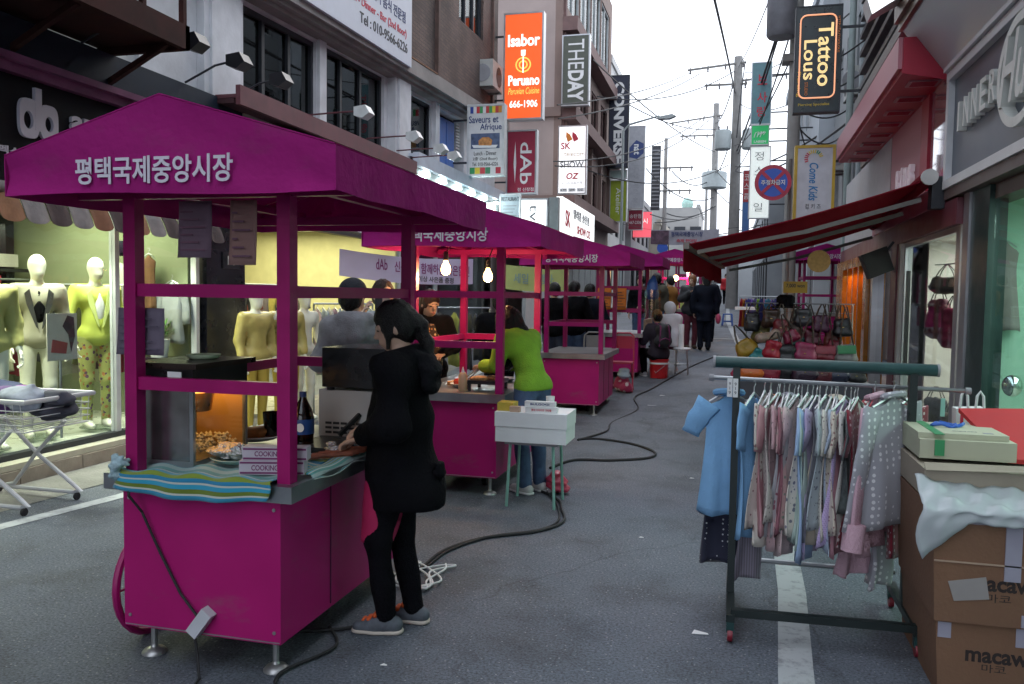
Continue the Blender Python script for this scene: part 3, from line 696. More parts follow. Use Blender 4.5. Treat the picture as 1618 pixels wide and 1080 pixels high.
# street end
EB = plain_building('end_building', 'grey flat roofed building closing the end of the street', -14, -2.6, 71, 82, 9.2, mat('grey_block', (.33, .32, .31), .9, var=.15, vs=.6), 1, 2, 3)
b = MB()
for i in range(4):
    for j in range(2): b.box(-7+i*1.25, -6.2+i*1.25, 70.93, 71, 4.4+j*2.2, 5.5+j*2.2)
b.build('end_windows', DARKIN, EB) if False else None
for i in range(4):
    for j in range(2):
        MB().box(-7.2+i*1.3, -6.3+i*1.3, 70.94, 71.02, 4.3+j*2.2, 5.4+j*2.2).build('window', FR_DARK, EB)
WT = thing('water_tank', 'pale green ball shaped water tank on the end building roof', 'water tank', (-3.65, 72.5, 9.2))
b = MB(); b.lathe([(.25, 0), (.42, .08), (.5, .35), (.46, .62), (.3, .84), (.08, .92)], (-3.65, 72.5, 9.25), 18); b.build('tank_body', mat('pale_green_tank', (.36, .55, .48), .5), WT, smooth=True)
MB().lathe([(.47, 0), (.52, .03), (.47, .06)], (-3.65, 72.5, 9.58), 18).build('tank_band', mat('white_band', (.6, .65, .62), .5), WT)
plain_building('far_block', 'plain concrete block at the street end behind the poles', -2.4, 8, 70, 80, 6.8, mat('far_grey', (.36, .37, .38), .9, var=.15, vs=.6), 1, 1, 2)

# ================================================================== RIGHT: lingerie shop with the big letters
IN = thing('lingerie_shop', 'shop with blue grey fascia, raised white letters and mint interior', 'shop', (2.4, 6, 0))
WFR = mat('white_sign_frame', (.62, .64, .66), .4, var=.08)
b = MB(); b.box(2.02, 2.12, -9, 8.72, 2.80, 3.74); b.build('fascia_board', mat('blue_grey_board', (.085, .105, .140), .35, var=.12, vs=2), IN)
b = MB(); b.box(1.96, 2.14, -9, 8.8, 2.72, 2.80).box(1.96, 2.14, -9, 8.8, 3.74, 3.82).box(1.963, 2.137, 8.72, 8.80, 2.80, 3.74).box(1.93, 2.0, -9, 8.8, 3.83, 3.87); b.build('fascia_frame', WFR, IN)
b = MB(); b.prism([(2.0, -9, 3.87), (1.62, -9, 4.38), (1.62, -9, 4.5), (3, -9, 4.5), (3, -9, 3.87)], (0, 18.2, 0)); b.build('eaves', mat('pale_aluminium_eaves', (.55, .64, .68), .35, .2, var=0), IN)
b = MB(); b.box(1.58, 1.62, -9, 9.2, 4.36, 4.52).box(1.54, 1.58, -9, 9.2, 4.44, 4.6); b.build('gutter', mat('bronze_gutter', (.16, .13, .10), .4, .5), IN)
b = MB(); b.box(1.98, 2.4, -9, 8.8, 2.62, 2.715).box(2.1, 2.3, -9, 8.8, 2.5, 2.62); b.build('soffit', mat('brown_soffit', (.10, .075, .07), .5), IN)
LET = mat('raised_white_letters', (.62, .64, .60), .35); LETS = mat('letter_sides', (.35, .36, .28), .5)
rr_, up_ = (0, -1, 0), (0, 0, 1)
for i, ch in enumerate('INNER'):
    lettering(ch, (2.02, 8.30-.02-i*.245, 3.31+.01*i), rr_, up_, .05 if ch == 'I' else .17, .26, LET, IN, .07, .012, name='raised_letter')
def ring(cy, cz, ry, rz, w_, x0, x1, name, m, par):
    b = MB(); n = 48; vs = []
    for q in range(n):
        a = 2*math.pi*q/n; c, s_ = math.cos(a), math.sin(a)
        vs += [(x0, cy+ry*c, cz+rz*s_), (x0, cy+(ry-w_)*c, cz+(rz-w_)*s_), (x1, cy+(ry-w_)*c, cz+(rz-w_)*s_), (x1, cy+ry*c, cz+rz*s_)]
    fs = []
    for q in range(n):
        p = ((q+1) % n)*4; q4 = q*4
        for k in range(4): fs.append((q4+k, q4+(k+1) % 4, p+(k+1) % 4, p+k))
    return b.add(vs, fs).build(name, m, par)
ring(6.62, 3.30, .48, .40, .07, 1.93, 2.02, 'emblem_ring', LET, IN)
lettering('Hu', (2.02, 6.70, 3.34), rr_, up_, .62, .50, LET, IN, .10, .012, .35, name='raised_letter')
DGREEN = mat('dark_green_pillar', (.012, .035, .032), .4, var=.2)
MB().box(2.06, 2.2, 7.62, 8.12, -.05, 2.62).build('pillar', DGREEN, IN)
MB().box(2.04, 2.2, 8.14, 8.32, -.05, 2.62).build('aluminium_post', FR_ALU, IN)
MINT = mat('mint_wall', (.42, .62, .50), .6, var=.05)
b = MB(); b.box(2.1, 5, 2.2, 8.33, -.05, .12); b.build('shop_floor', FLOORW, IN)
b = MB(); b.box(4.6, 4.7, 2.2, 8.33, .1, 2.62).box(2.21, 4.6, 8.27, 8.33, .12, 2.62); b.build('shop_wall', MINT, IN)
b = MB(); b.box(2.3, 5, 2.2, 8.33, 2.56, 2.62); ce = b.build('ceiling', MATS['white_ceiling'], IN)
for y in (3.6, 4.8, 6.0, 7.1): downlight(ce, 2.9, y, 2.56, .09, LITEC)
area('mint_shop_lamp', (3.3, 5.2, 2.5), 1.6, 4.6, 130, (.72, 1, .82))
for y0, y1 in ((2.3, 4.9), (4.95, 7.6)): MB().box(2.10, 2.108, y0, y1, .3, 2.5).build('display_pane', GLASS, IN)
MB().box(2.06, 2.16, 2.2, 7.62, -.05, .3).build('plinth', DGREEN, IN)
b = MB(); b.box(2.4, 9, -9, 8.8, 4.5, 10).box(4.7, 9, -9, 8.8, -.1, 4.5).box(2.06, 4.7, -9, 2.2, -.1, 2.5); b.build('wall', mat('grey_stone_wall', (.35, .36, .36), .8, var=.12), IN)
# mint display cabinet and mirror balls
MB().box(3.6, 4.4, 5.0, 6.6, .12, .95).build('display_counter', mat('mint_cabinet', (.5, .68, .58), .5), IN)

# ================================================================== RIGHT: red handbag shop (its front turns slightly away from the street)
TA, TC = -R(.9), (2.0, 8.9)
RD = thing('handbag_shop', 'red fronted handbag shop behind the long maroon awning', 'shop', (2.3, 11.5, 0))
REDP = mat('red_cladding', (.40, .012, .040), .4, var=.06, vs=2); PINKP = mat('dusky_pink_panel', (.46, .17, .21), .45, var=0)
GLOSSR = mat('glossy_panel', (.45, .30, .36), .06, 0, var=.0, spec=1.0, coat=1)
def rb(name, m, *boxes, par=None):
    b = MB()
    for q in boxes: b.box(*q)
    b.turn(TA, TC); return b.build(name, m, par or RD)
rb('cornice_front', PINKP, (1.56, 1.60, 9.02, 14.6, 3.95, 4.26))
rb('cornice', REDP, (1.60, 2.6, 9.02, 14.6, 3.90, 4.24))
b = MB(); pr = [(2.0, 8.98, 4.24), (1.62, 8.98, 4.24), (1.62, 8.98, 3.9)]+[(1.62+.5*math.sin(a), 8.98, 3.6+.3*math.cos(a)) for a in [R(t) for t in (0, 20, 40, 60, 80)]]+[(2.2, 8.98, 3.6)]
VENTM = mat('pale_vent', (.40, .24, .26), .4)
for i in range(8):
    v = rb('soffit_vent', VENTM, (1.72, 2.02, 9.3+i*.7, 9.55+i*.7, 3.885, 3.9))
    for k in range(4): rb('vent_slat', REDP, (1.75, 1.99, 9.33+i*.7+k*.05, 9.345+i*.7+k*.05, 3.878, 3.886), par=v)
b = MB(); n = 10; prof = [(2.06, 3.1)]+[(2.06-.44*math.sin(R(90)*q/n), 3.3+.6*(1-math.cos(R(90)*q/n))) for q in range(n+1)]+[(2.06, 3.9)]
b.prism([(x, 8.995, z) for x, z in ((1.605, 3.90), (1.605, 4.25), (2.02, 4.25), (2.16, 4.2), (2.24, 4.1), (2.27, 3.95), (2.27, 3.6), (2.15, 3.72), (2.0, 3.82))], (0, .024, 0)); b.turn(TA, TC).build('cornice_end', REDP, RD)
rb('upper_panel', GLOSSR, (2.06, 2.14, 8.86, 9.9, 2.75, 3.9)); rb('upper_panel', REDP, (2.03, 2.14, 9.92, 10.3, 2.6, 3.9)); rb('upper_panel', PINKP, (2.06, 2.14, 10.32, 12.4, 2.6, 3.9))
rb('upper_panel', mat('pale_sign_poster', (.45, .44, .46), .5), (2.06, 2.14, 12.45, 17.6, 2.6, 3.9))
o_ = [Vector((2.06, 10.72+.27*i, 0)) for i in range(4)]
for i, ch in enumerate('Bins'[::-1]):
    p = Vector((2.05, 10.75+.27*i)); d = Vector((p.x-TC[0], p.y-TC[1])); d.rotate(Matrix.Rotation(TA, 2))
    lettering(ch, (TC[0]+d.x, TC[1]+d.y, 3.14), (math.sin(-TA)*-1, -math.cos(TA), 0), up_, .2 if ch != 'i' else .07, .34 if ch in 'Bi' else .26, emit('lit_letter_white', (.7, .62, .68), .12), RD, .05, .03, name='raised_letter')
MAROON = mat('maroon_frame', (.13, .03, .045), .45, var=.15)
rb('lintel', MAROON, (2.0, 2.2, 8.35, 17.6, 2.36, 2.6))
rb('beam', mat('pink_beam', (.40, .10, .16), .4), (1.97, 2.2, 9.0, 13.3, 2.6, 2.8))
rb('frame_post', MAROON, (2.0, 2.18, 11.35, 11.75, 0, 2.36)); rb('frame_post', FR_WHITE, (2.02, 2.16, 11.2, 11.34, 0, 2.36)); rb('frame_post', FR_ALU, (2.0, 2.14, 13.3, 13.5, 0, 2.36))
ORG_W = mat('orange_varnished_wood', (.50, .20, .02), .25, var=.25, vs=3, coat=.4)
for y0, y1 in ((13.55, 13.85), (14.4, 14.5), (15.1, 15.2), (15.8, 15.9), (16.6, 17.6)): rb('wooden_post', ORG_W, (1.94, 2.12, y0, y1, .1, 2.36))
rb('wooden_head', ORG_W, (1.94, 2.12, 13.852, 16.598, 2.2, 2.36)); rb('amber_pane', glass('amber_glass', (.75, .45, .10), .1), (2.05, 2.058, 13.86, 16.59, .1, 2.2))
rb('amber_back', mat('amber_curtain', (.70, .46, .10), .7, var=.3, vs=4), (2.35, 2.37, 13.5, 17.0, .1, 2.3))
area('amber_shop_lamp', (2.2, 15.2, 2.1), .1, 2.2, 26, (1, .72, .25))
rb('mirror_pane', mat('mirror_glass', (.75, .75, .78), .04, 1, var=0), (2.08, 2.09, 11.76, 13.3, .35, 2.36))
rb('plinth', MAROON, (2.02, 2.2, 11.76, 17.6, 0, .35))
WSH = mat('white_shop_panel', (.62, .60, .55), .6, var=.04)
b = MB(); b.box(2.3, 6, 8.4, 12.2, 0, .14); b.turn(TA, TC).build('shop_floor', FLOORW, RD)
rb('shop_wall', WSH, (4.4, 4.5, 8.4, 12.2, .1, 2.5), (2.5, 4.4, 12.0, 12.1, .1, 2.5))
ce = rb('ceiling', MATS['white_ceiling'], (2.2, 4.5, 8.36, 12.2, 2.45, 2.5))
for y in (9.2, 10.2, 11.2):
    q = Vector((2.9-TC[0], y-TC[1])); q.rotate(Matrix.Rotation(TA, 2)); downlight(ce, TC[0]+q.x, TC[1]+q.y, 2.45, .11, LITE)
    q = Vector((3.6-TC[0], y-TC[1])); q.rotate(Matrix.Rotation(TA, 2)); downlight(ce, TC[0]+q.x, TC[1]+q.y, 2.45, .11, LITE)
area('handbag_shop_lamp', (3.2, 10.1, 2.4), 1.4, 3, 95, (1, .95, .85))
rb('door_pane', GLASS, (2.09, 2.097, 8.6, 11.1, .1, 2.3)); rb('door_rail', FR_ALU, (2.06, 2.13, 8.6, 11.1, .04, .1)); rb('door_rail', FR_ALU, (2.06, 2.13, 8.6, 11.1, 2.3, 2.36)); rb('door_stile', FR_ALU, (2.06, 2.13, 8.44, 8.6, .04, 2.36)); rb('door_stile', FR_ALU, (2.06, 2.13, 11.1, 11.18, .04, 2.36))
rb('door_handle', mat('black_handle', (.02, .02, .02), .4), (1.99, 2.03, 10.55, 10.6, .9, 2.0))
# upper storey of the red shop: strips of window and louvres
rb('wall', mat('brown_grey_wall', (.20, .17, .15), .7, var=.2), (2.3, 8, 9.0, 17.6, 4.24, 11), (4.5, 8, 9, 17.6, 0, 4.24), (2.4, 4.5, 17.4, 17.6, 0, 4.24))
for i in range(5):
    rb('window_strip', [mat('dark_blue_strip', (.02, .03, .06), .2), mat('pale_strip', (.55, .6, .66), .3)][i % 2], (2.16, 2.298, 9.05+i*.34, 9.37+i*.34, 4.26, 9))
rb('window_panel', mat('smoky_glass_panel', (.10, .12, .13), .1, coat=1), (2.2, 2.298, 10.8, 12.0, 4.4, 8)); rb('window_panel', mat('tan_panel', (.28, .23, .18), .6), (2.18, 2.298, 12.05, 13.9, 4.3, 8))
for i in range(9): rb('louvre', mat('dark_louvre', (.05, .05, .06), .5), (1.95, 2.25, 11.2, 15.4, 5.2+i*.30, 5.28+i*.30))
rb('gutter', mat('dull_gutter', (.2, .2, .2), .5), (1.9, 2.3, 10.9, 15.4, 4.9, 5.05))
# speaker hung under the beam
SPK = thing('loudspeaker', 'black box loudspeaker tilted under the red beam beside the wooden frame', 'loudspeaker', (1.75, 11.5, 2.1))
b = MB(); b.prism([(1.62, 11.35, 2.22), (1.92, 11.35, 2.34), (2.02, 11.35, 2.04), (1.74, 11.35, 1.92)], (0, .26, 0)); b.build('cabinet', mat('black_speaker', (.01, .01, .012), .6), SPK)
MB().bar((1.95, 11.48, 2.3), (2.02, 11.48, 2.4), .03).build('bracket', FR_DARK, SPK)
# big maroon retractable awning
AW = thing('maroon_awning', 'long maroon retractable awning over the handbag stand', 'awning', (.7, 10.8, 2.5))
MAR = mat('maroon_canvas', (.24, .012, .030), .8, var=.12, vs=3, spec=.1, bump=.1, bs=90, transl=.4)
A0, A1, A2, A3 = Vector((1.82, 8.92, 2.82)), Vector((-.45, 8.92, 2.20)), Vector((-.10, 13.1, 2.13)), Vector((2.0, 13.1, 2.72))
def awn(u, v):
    p = A0.lerp(A1, u).lerp(A3.lerp(A2, u), v); return (p.x, p.y, p.z-.035*math.sin(math.pi*u)-.01*math.sin(v*14))
MB().sheet(awn, 12, 10, .012).build('canvas', MAR, AW, smooth=True)
def val(u, v):
    p = A1.lerp(A2, u); return (p.x-.03-.012*math.sin(u*24)*v, p.y, p.z+.02-.27*v-.02*abs(math.sin(u*math.pi*7))*v)
MB().sheet(val, 42, 3, .006).build('valance', MAR, AW, smooth=True)
GRM = mat('grey_awning_metal', (.16, .15, .14), .5, .3)
MB().tube([A0+Vector((.03, -.08, .03)), A3+Vector((.03, .05, .03))], .075, 14).build('roller', MAR, AW, smooth=True)
MB().lathe([(.05, -.02), (.078, -.02), (.078, .01), (.03, .02)], (A0.x+.03, A0.y-.1, A0.z+.03), 16, axis='y').build('roller_cap', mat('white_plastic', (.6, .6, .58), .4), AW, smooth=True)
MB().bar(A1+Vector((0, 0, -.0)), A2, .06, .07).build('front_bar', GRM, AW)
for t in (.03, .30, .97):
    p = A0.lerp(A3, t)+Vector((0, 0, -.16)); q = A1.lerp(A2, t)+Vector((.1, 0, -.06)); mdl = p.lerp(q, .5)+Vector((0, .02, -.05))
    MB().bar(p, mdl, .045, .045).bar(mdl+Vector((0, 0, -.0)), q, .035, .04).build('folding_arm', GRM, AW)
for t in (.55,):
    p = A0.lerp(A3, t); q = A1.lerp(A2, t); MB().bar(p.lerp(q, .04)-Vector((0, 0, .1)), p.lerp(q, .96)-Vector((0, 0, .08)), .05, .03).build('rafter', GRM, AW)
MB().box(1.88, 2.0, 8.84, 9.0, 2.55, 2.86).build('gear_box', FR_DARK, AW)
# flood lamp over the cornice
FL = thing('flood_lamp', 'lit white flood lamp above the red cornice', 'lamp', (1.42, 8.9, 4.55))
b = MB(); b.prism([(1.22, 8.8, 4.60), (1.52, 8.8, 4.72), (1.56, 8.8, 4.60), (1.27, 8.8, 4.44)], (0, .3, 0)); b.build('housing', SPOTW, FL)
b = MB(); b.prism([(1.222, 8.79, 4.585), (1.545, 8.79, 4.598), (1.272, 8.79, 4.43)], (0, -.008, 0)); b.build('lamp_glass', emit('flood_glass', (.9, .97, 1), 1.6), FL)
MB().bar((1.53, 8.95, 4.66), (2.3, 8.95, 4.7), .03).build('bracket', FR_DARK, FL)

# ================================================================== RIGHT: further buildings
plain_building('grey_tiled_building', 'tall grey tiled building behind the tattoo sign', 2.75, 10, 17.8, 25, 14, mat('grey_tiled_wall', (.22, .235, .25), .6, var=.15, vs=2), -1, 3, 4, FR_ALU)
plain_building('blue_white_building', 'pale blue building behind the green crocodile sign', 2.35, 10, 25.2, 40, 10.6, mat('pale_blue_render', (.42, .46, .50), .8, var=.15, vs=.9), -1, 2, 6, FR_ALU)
plain_building('old_shop_row', 'low old shops with tangled wires at the far right', 1.7, 9, 40.2, 66, 6.8, mat('weathered_render', (.30, .32, .34), .85, var=.2, vs=.8), -1, 1, 8, FR_DARK)
DP = thing('drain_pipes', 'pair of grey vertical pipes on the grey tiled wall', 'pipes', (2.4, 16, .4))
for x, y, r in ((2.64, 17.95, .06), (2.65, 19.4, .06), (2.66, 21.2, .05)): MB().tube([(x, y, .3), (x, y, 9.5)], r, 8).build('pipe', mat('grey_pvc', (.32, .36, .38), .5), DP, smooth=True)

# ================================================================== SIGNS
def blade(name, label, x0, x1, Y, z0, z1, face, frame=None, th=.22, fw=.04, wall=None, cat='sign', arms=2):
    t = thing(name, label, cat, ((x0+x1)/2, Y+th/2, z0))
    MB().box(x0+fw, x1-fw, Y, Y+th-.003, z0+fw, z1-fw).build('panel', face, t)
    b = MB(); y0, y1 = Y-.012, Y+th
    b.box(x0, x1, y0, y1, z0, z0+fw).box(x0, x1, y0, y1, z1-fw, z1).box(x0, x0+fw, y0+.002, y1-.002, z0+fw, z1-fw).box(x1-fw, x1, y0+.002, y1-.002, z0+fw, z1-fw); b.build('frame', frame or FR_ALU, t)
    if wall is not None:
        xa, xb = (wall, x0) if wall < x0 else (x1, wall)
        for k in range(arms):
            zz = z0+(z1-z0)*(.2+.6*k); MB().bar((xa, Y+th/2, zz), (xb, Y+th/2, zz), .04).build('bracket', FR_DARK, t)
    return t
def sl(t, body, cx, Y, cz, w, h, m, **k): return lettering(body, (cx, Y, cz), (1, 0, 0), (0, 0, 1), w, h, m, t, .006, **k)
K = mat('ink_black', (.02, .02, .025), .6); KW = mat('ink_white', (.75, .75, .75), .6); KR = mat('ink_red', (.55, .03, .06), .6); KG = mat('ink_grey', (.28, .28, .3), .6)
LW = emit('lit_white_letters', (1, .96, .92), 1.0); KY = mat('ink_yellow', (.75, .55, .05), .6); KB = mat('ink_navy', (.03, .05, .16), .6); KO = mat('ink_orange', (.8, .25, .04), .6); KGN = mat('ink_green', (.05, .28, .12), .6)
# big white board high on the first building
WB = thing('wall_signboard', 'big white restaurant signboard on the brown brick wall', 'sign', (-5.6, 12.4, 5.9))
b = MB(); b.box(-5.66, -5.50, 9.9, 13.75, 5.56, 7.6).shear(.03, 12).build('panel', mat('white_board', (.55, .58, .66), .5, var=.05), WB)
for body, y, z, w, h, m_ in (('specialties', 12.4, 6.60, 1.5, .27, K), ('커피, 아프리카 음식 전문점', 12.35, 6.32, 2.2, .2, KB), ('Lunch - Dinner - Bar (2nd floor)', 12.3, 6.05, 2.4, .16, KR), ('Tel : 010-9566-6226', 12.6, 5.83, 1.9, .16, K), ('C', 13.2, 6.98, .3, .3, K)):
    lettering(body, (-5.50, y, z+.03*(y-12)), (0, 1, .03), (0, 0, 1), w, h, m_, WB, .006, .006)
t = blade('restaurant_sign', 'white sign with flags reading Saveurs et Afrique', -5.55, -4.72, 17.1, 4.20, 5.72, mat('pale_sign_face', (.62, .62, .62), .5), FR_WHITE, wall=-5.9); Yf = 17.1
sl(t, 'Saveurs et', -5.18, Yf, 5.40, .66, .15, KB, bold=.01); sl(t, 'Afrique', -5.02, Yf, 5.22, .48, .17, KB, bold=.01)
sl(t, 'Lunch - Dinner', -5.14, Yf, 4.68, .5, .085, K); sl(t, '2층 (2nd floor)', -5.14, Yf, 4.56, .55, .085, K); sl(t, 'Tel. 010-9566-6226', -5.14, Yf, 4.45, .58, .075, K)
FC = [(.03, .06, .3), (.7, .7, .7), (.55, .04, .05), (.05, .3, .1), (.7, .7, .7), (.5, .05, .05), (.06, .3, .1), (.7, .55, .05), (.5, .05, .05), (.55, .25, .03)]
for i in range(10): MB().box(-5.48+i*.07, -5.41+i*.07, Yf-.006, Yf, 5.53, 5.67).build('flag', mat('flag%d' % i, FC[i], .6, var=0), t)
for i in range(6): MB().box(-5.48+i*.116, -5.37+i*.116, Yf-.006, Yf, 4.245, 4.38).build('flag', mat('flagb%d' % i, [(.03,.25,.08), (.6,.45,.04), (.45,.04,.05), (.05,.2,.1), (.6,.6,.6), (.4,.03,.05)][i], .6, var=0), t)
ph = MB().box(-5.46, -4.82, Yf-.006, Yf, 4.78, 5.10).build('food_picture', mat('picture_blue', (.08, .11, .2), .5, var=.5, vs=9), t)
MB().prism([(-5.28, Yf-.010, 4.85), (-5.0, Yf-.010, 4.84), (-4.98, Yf-.010, 4.95), (-5.06, Yf-.010, 5.02), (-5.2, Yf-.010, 5.02), (-5.29, Yf-.010, 4.95)], (0, .005, 0)).build('burger', mat('burger', (.5, .22, .07), .6, var=.4, vs=20), ph)
MB().prism([(-5.4, Yf-.008, 4.80), (-4.9, Yf-.008, 4.79), (-4.86, Yf-.008, 4.85), (-5.44, Yf-.008, 4.86)], (0, .003, 0)).build('dish', KW, ph)
t = blade('orange_sign', 'glowing orange vertical sign with fork emblem and phone number', -5.62, -4.60, 20.2, 6.03, 8.66, emit('lit_orange_face', (.80, .105, .018), .85), FR_ALU, .25, .04, -6.0); Yf = 20.2
sl(t, 'Isabor', -5.10, Yf, 7.98, .82, .30, LW, bold=.03); sl(t, 'Peruano', -5.09, Yf, 7.00, .80, .26, LW, bold=.03); sl(t, 'Peruvian Cuisine', -5.09, Yf, 6.74, .80, .16, emit('lit_yellow', (1, .65, .12), .8), shear=.3); sl(t, '666-1906', -5.09, Yf, 6.42, .72, .18, LW, bold=.02)
LY = MATS['lit_yellow']
def flatring(cx, cz, ra, rb_, Y, m, par, n=28, nm='emblem', a0=0, a1=360):
    vs, fs = [], []
    for i in range(n+1):
        a = R(a0+(a1-a0)*i/n); vs += [(cx+ra*math.cos(a), Y, cz+ra*.95*math.sin(a)), (cx+rb_*math.cos(a), Y, cz+rb_*.95*math.sin(a)), (cx+ra*math.cos(a), Y+.008, cz+ra*.95*math.sin(a)), (cx+rb_*math.cos(a), Y+.008, cz+rb_*.95*math.sin(a))]
    for i in range(n): fs += [(i*4, i*4+1, i*4+5, i*4+4), (i*4+2, i*4, i*4+4, i*4+6), (i*4+1, i*4+3, i*4+7, i*4+5)]
    return MB().add(vs, fs).build(nm, m, par)
flatring(-5.11, 7.38, .20, .165, Yf-.008, LY, t); flatring(-5.11, 7.38, .115, .08, Yf-.008, LY, t)
b = MB(); b.box(-5.125, -5.095, Yf-.014, Yf-.009, 7.18, 7.62).prism([(-5.165, Yf-.014, 7.60), (-5.055, Yf-.014, 7.60), (-5.05, Yf-.014, 7.74), (-5.17, Yf-.014, 7.74)], (0, .005, 0)); b.build('fork', LW, t)
t = blade('crimson_sign', 'crimson vertical sign with white letters under the orange sign', -5.60, -4.80, 20.5, 4.22, 5.84, mat('crimson_face', (.30, .012, .045), .5), FR_ALU, wall=-6.0); Yf = 20.5
sl(t, 'dAb', -5.08, Yf, 5.0, .30, 1.05, KW, rot=-90, bold=.01); MB().prism([(-5.36, Yf-.007, 5.55), (-5.33, Yf-.007, 5.0), (-5.36, Yf-.007, 4.5), (-5.40, Yf-.007, 5.0)], (0, .006, 0)).build('swoosh', KW, t)
sl(t, '점 신장점', -5.08, Yf, 4.34, .42, .09, KW)
t = blade('telecom_sign', 'white lit telecom sign with red and orange logo', -5.50, -4.56, 26.5, 4.95, 7.15, emit('lit_white_face', (.92, .92, .92), .9), FR_ALU, wall=-5.2); Yf = 26.5
for dx, c_ in ((-.28, KO), (-.08, KR)):
    MB().prism([(-4.95+dx, Yf-.007, 6.95), (-4.83+dx, Yf-.007, 6.86), (-4.74+dx, Yf-.007, 6.7), (-4.9+dx, Yf-.007, 6.62), (-4.96+dx, Yf-.007, 6.8)], (0, .006, 0)).build('logo', c_, t)
sl(t, 'SK', -5.24, Yf, 6.50, .32, .22, KR, bold=.02); sl(t, 'telecom', -4.96, Yf, 6.24, .66, .16, mat('ink_gold', (.45, .28, .14), .6)); sl(t, 'SHOW', -5.03, Yf, 5.90, .78, .2, KG, bold=.03); sl(t, 'OZ', -5.0, Yf, 5.53, .42, .2, KR, bold=.03, shear=.2); sl(t, '구신라저축은행', -5.03, Yf, 5.30, .7, .12, KG)
for i in range(3): q = MB().box(-5.42+i*.28, -5.17+i*.28, Yf-.007, Yf, 5.02, 5.14).build('name_tile', KW, t); sl(t, ('KTF', 'SHOW', 'OZ')[i], -5.295+i*.28, Yf-.007, 5.08, .16, .06, K)
t = blade('olive_sign', 'tall dark olive sign with light letters reading down THE DAY', -5.50, -4.58, 26.9, 7.86, 10.15, mat('olive_face', (.075, .085, .065), .5), FR_ALU, wall=-5.0); Yf = 26.9
sl(t, 'THE', -5.03, Yf, 9.52, .52, .95, KW, rot=-90); sl(t, 'DAY', -5.03, Yf, 8.50, .52, 1.0, KW, rot=-90, bold=.035)
t = blade('navy_sign', 'tall navy sign with white block letters reading down', -5.42, -4.52, 37.2, 7.40, 11.5, mat('navy_face', (.018, .022, .045), .5), FR_DARK, wall=-5.3); sl(t, 'CONVERSE', -4.97, 37.2, 9.4, .46, 3.6, KW, rot=-90, bold=.045)
t = blade('lime_banner', 'lime green hanging banner below the navy sign', -5.4, -4.6, 37.8, 5.05, 6.95, mat('lime_face', (.30, .38, .02), .6), FR_ALU, wall=-5.2); sl(t, 'Atelier', -5.0, 37.8, 6.0, .22, 1.2, KW, rot=-90)
t = blade('mint_panel', 'small pale mint panel between the navy sign and lime banner', -5.4, -4.6, 37.6, 6.98, 7.38, mat('mint_face', (.35, .45, .42), .6), FR_ALU)
t = blade('grey_tall_sign', 'tall grey sign with dark hexagon badge on top', -5.44, -4.53, 44.6, 6.38, 10.75, mat('grey_face', (.33, .33, .36), .5), FR_ALU, wall=-5.2); Yf = 44.6
MB().prism([(-5.36, Yf-.01, 9.6), (-5.0, Yf-.01, 10.0), (-4.6, Yf-.01, 9.8), (-4.6, Yf-.01, 9.3), (-4.95, Yf-.01, 9.0), (-5.36, Yf-.01, 9.1)], (0, .008, 0)).build('badge', KB, t)
sl(t, 'nat', -4.97, Yf-.012, 9.5, .3, .55, KW, rot=-90, bold=.02); sl(t, '너트넷 매장 점', -4.97, Yf, 7.8, .3, 2.2, KG, rot=-90)
t = blade('crimson_small_sign', 'small crimson sign with shop branch name below the grey sign', -5.42, -4.62, 45.1, 5.26, 6.37, mat('crimson_small_face', (.26, .012, .04), .5), FR_ALU); sl(t, '송탄점', -5.02, 45.1, 6.02, .62, .22, KW); sl(t, '667-2336', -5.02, 45.1, 5.68, .62, .16, KW)
t = blade('pink_lit_sign', 'glowing salmon pink sign at the far end of the left row', -5.42, -4.3, 47.3, 5.0, 6.5, emit('lit_pink', (.95, .13, .17), .75), FR_ALU); sl(t, '시', -4.7, 47.3, 5.95, .25, .3, LW)
t = blade('slatted_tower_sign', 'dark slatted vertical sign frame beyond the grey sign', -4.45, -3.95, 47.6, 6.6, 10.2, mat('dark_slat_face', (.05, .05, .06), .5), FR_DARK)
for i in range(16): MB().box(-4.42, -3.98, 47.56, 47.59, 6.75+i*.21, 6.82+i*.21).build('slat', KG, t)
t = blade('tvie_sign', 'bright white lit sign with thin letters reading down', -5.20, -4.46, 20.4, 3.02, 4.1, emit('lit_white_face2', (.95, .97, .95), 1.0), FR_ALU, wall=-5.9); sl(t, 'tvie', -4.83, 20.4, 3.55, .22, .8, KG, rot=-90)
MB().box(-4.455, -4.2, 20.42, 20.6, 3.02, 4.12).build('side_panel', MATS['grey_steel_shutter'], t)
t = blade('menu_board', 'pale restaurant menu board left of the bright white sign', -5.28, -4.77, 18.8, 3.25, 4.02, mat('pale_menu_face', (.5, .56, .6), .5), FR_ALU, th=.08, wall=-5.9); sl(t, 'RESTAURANT', -5.02, 18.8, 3.90, .42, .09, K)
for i in range(6): MB().box(-5.2, -4.95+.04*(i % 3), 18.793, 18.8, 3.36+i*.075, 3.375+i*.075).build('menu_line', KG, t)
SKW = thing('telecom_wall_sign', 'white lit wall sign running along the telecom shop', 'sign', (-4.8, 27, 3.5))
MB().box(-5.0, -4.82, 24.0, 30, 3.5, 4.58).build('panel', MATS['lit_white_face2'], SKW); MB().box(-5.0, -4.80, 24.0, 30, 3.3, 3.5).build('base_strip', mat('red_strip', (.35, .02, .03), .5), SKW)
lettering('SK', (-4.82, 24.9, 4.0), (0, 1, 0), (0, 0, 1), .8, .5, KR, SKW, .01, .02); lettering('텔레콤 송탄점', (-4.82, 27.3, 4.25), (0, 1, 0), (0, 0, 1), 3, .3, KG, SKW, .01, .02); lettering('SHOW OZ', (-4.82, 27.8, 3.8), (0, 1, 0), (0, 0, 1), 2.6, .26, KR, SKW, .01, .02)
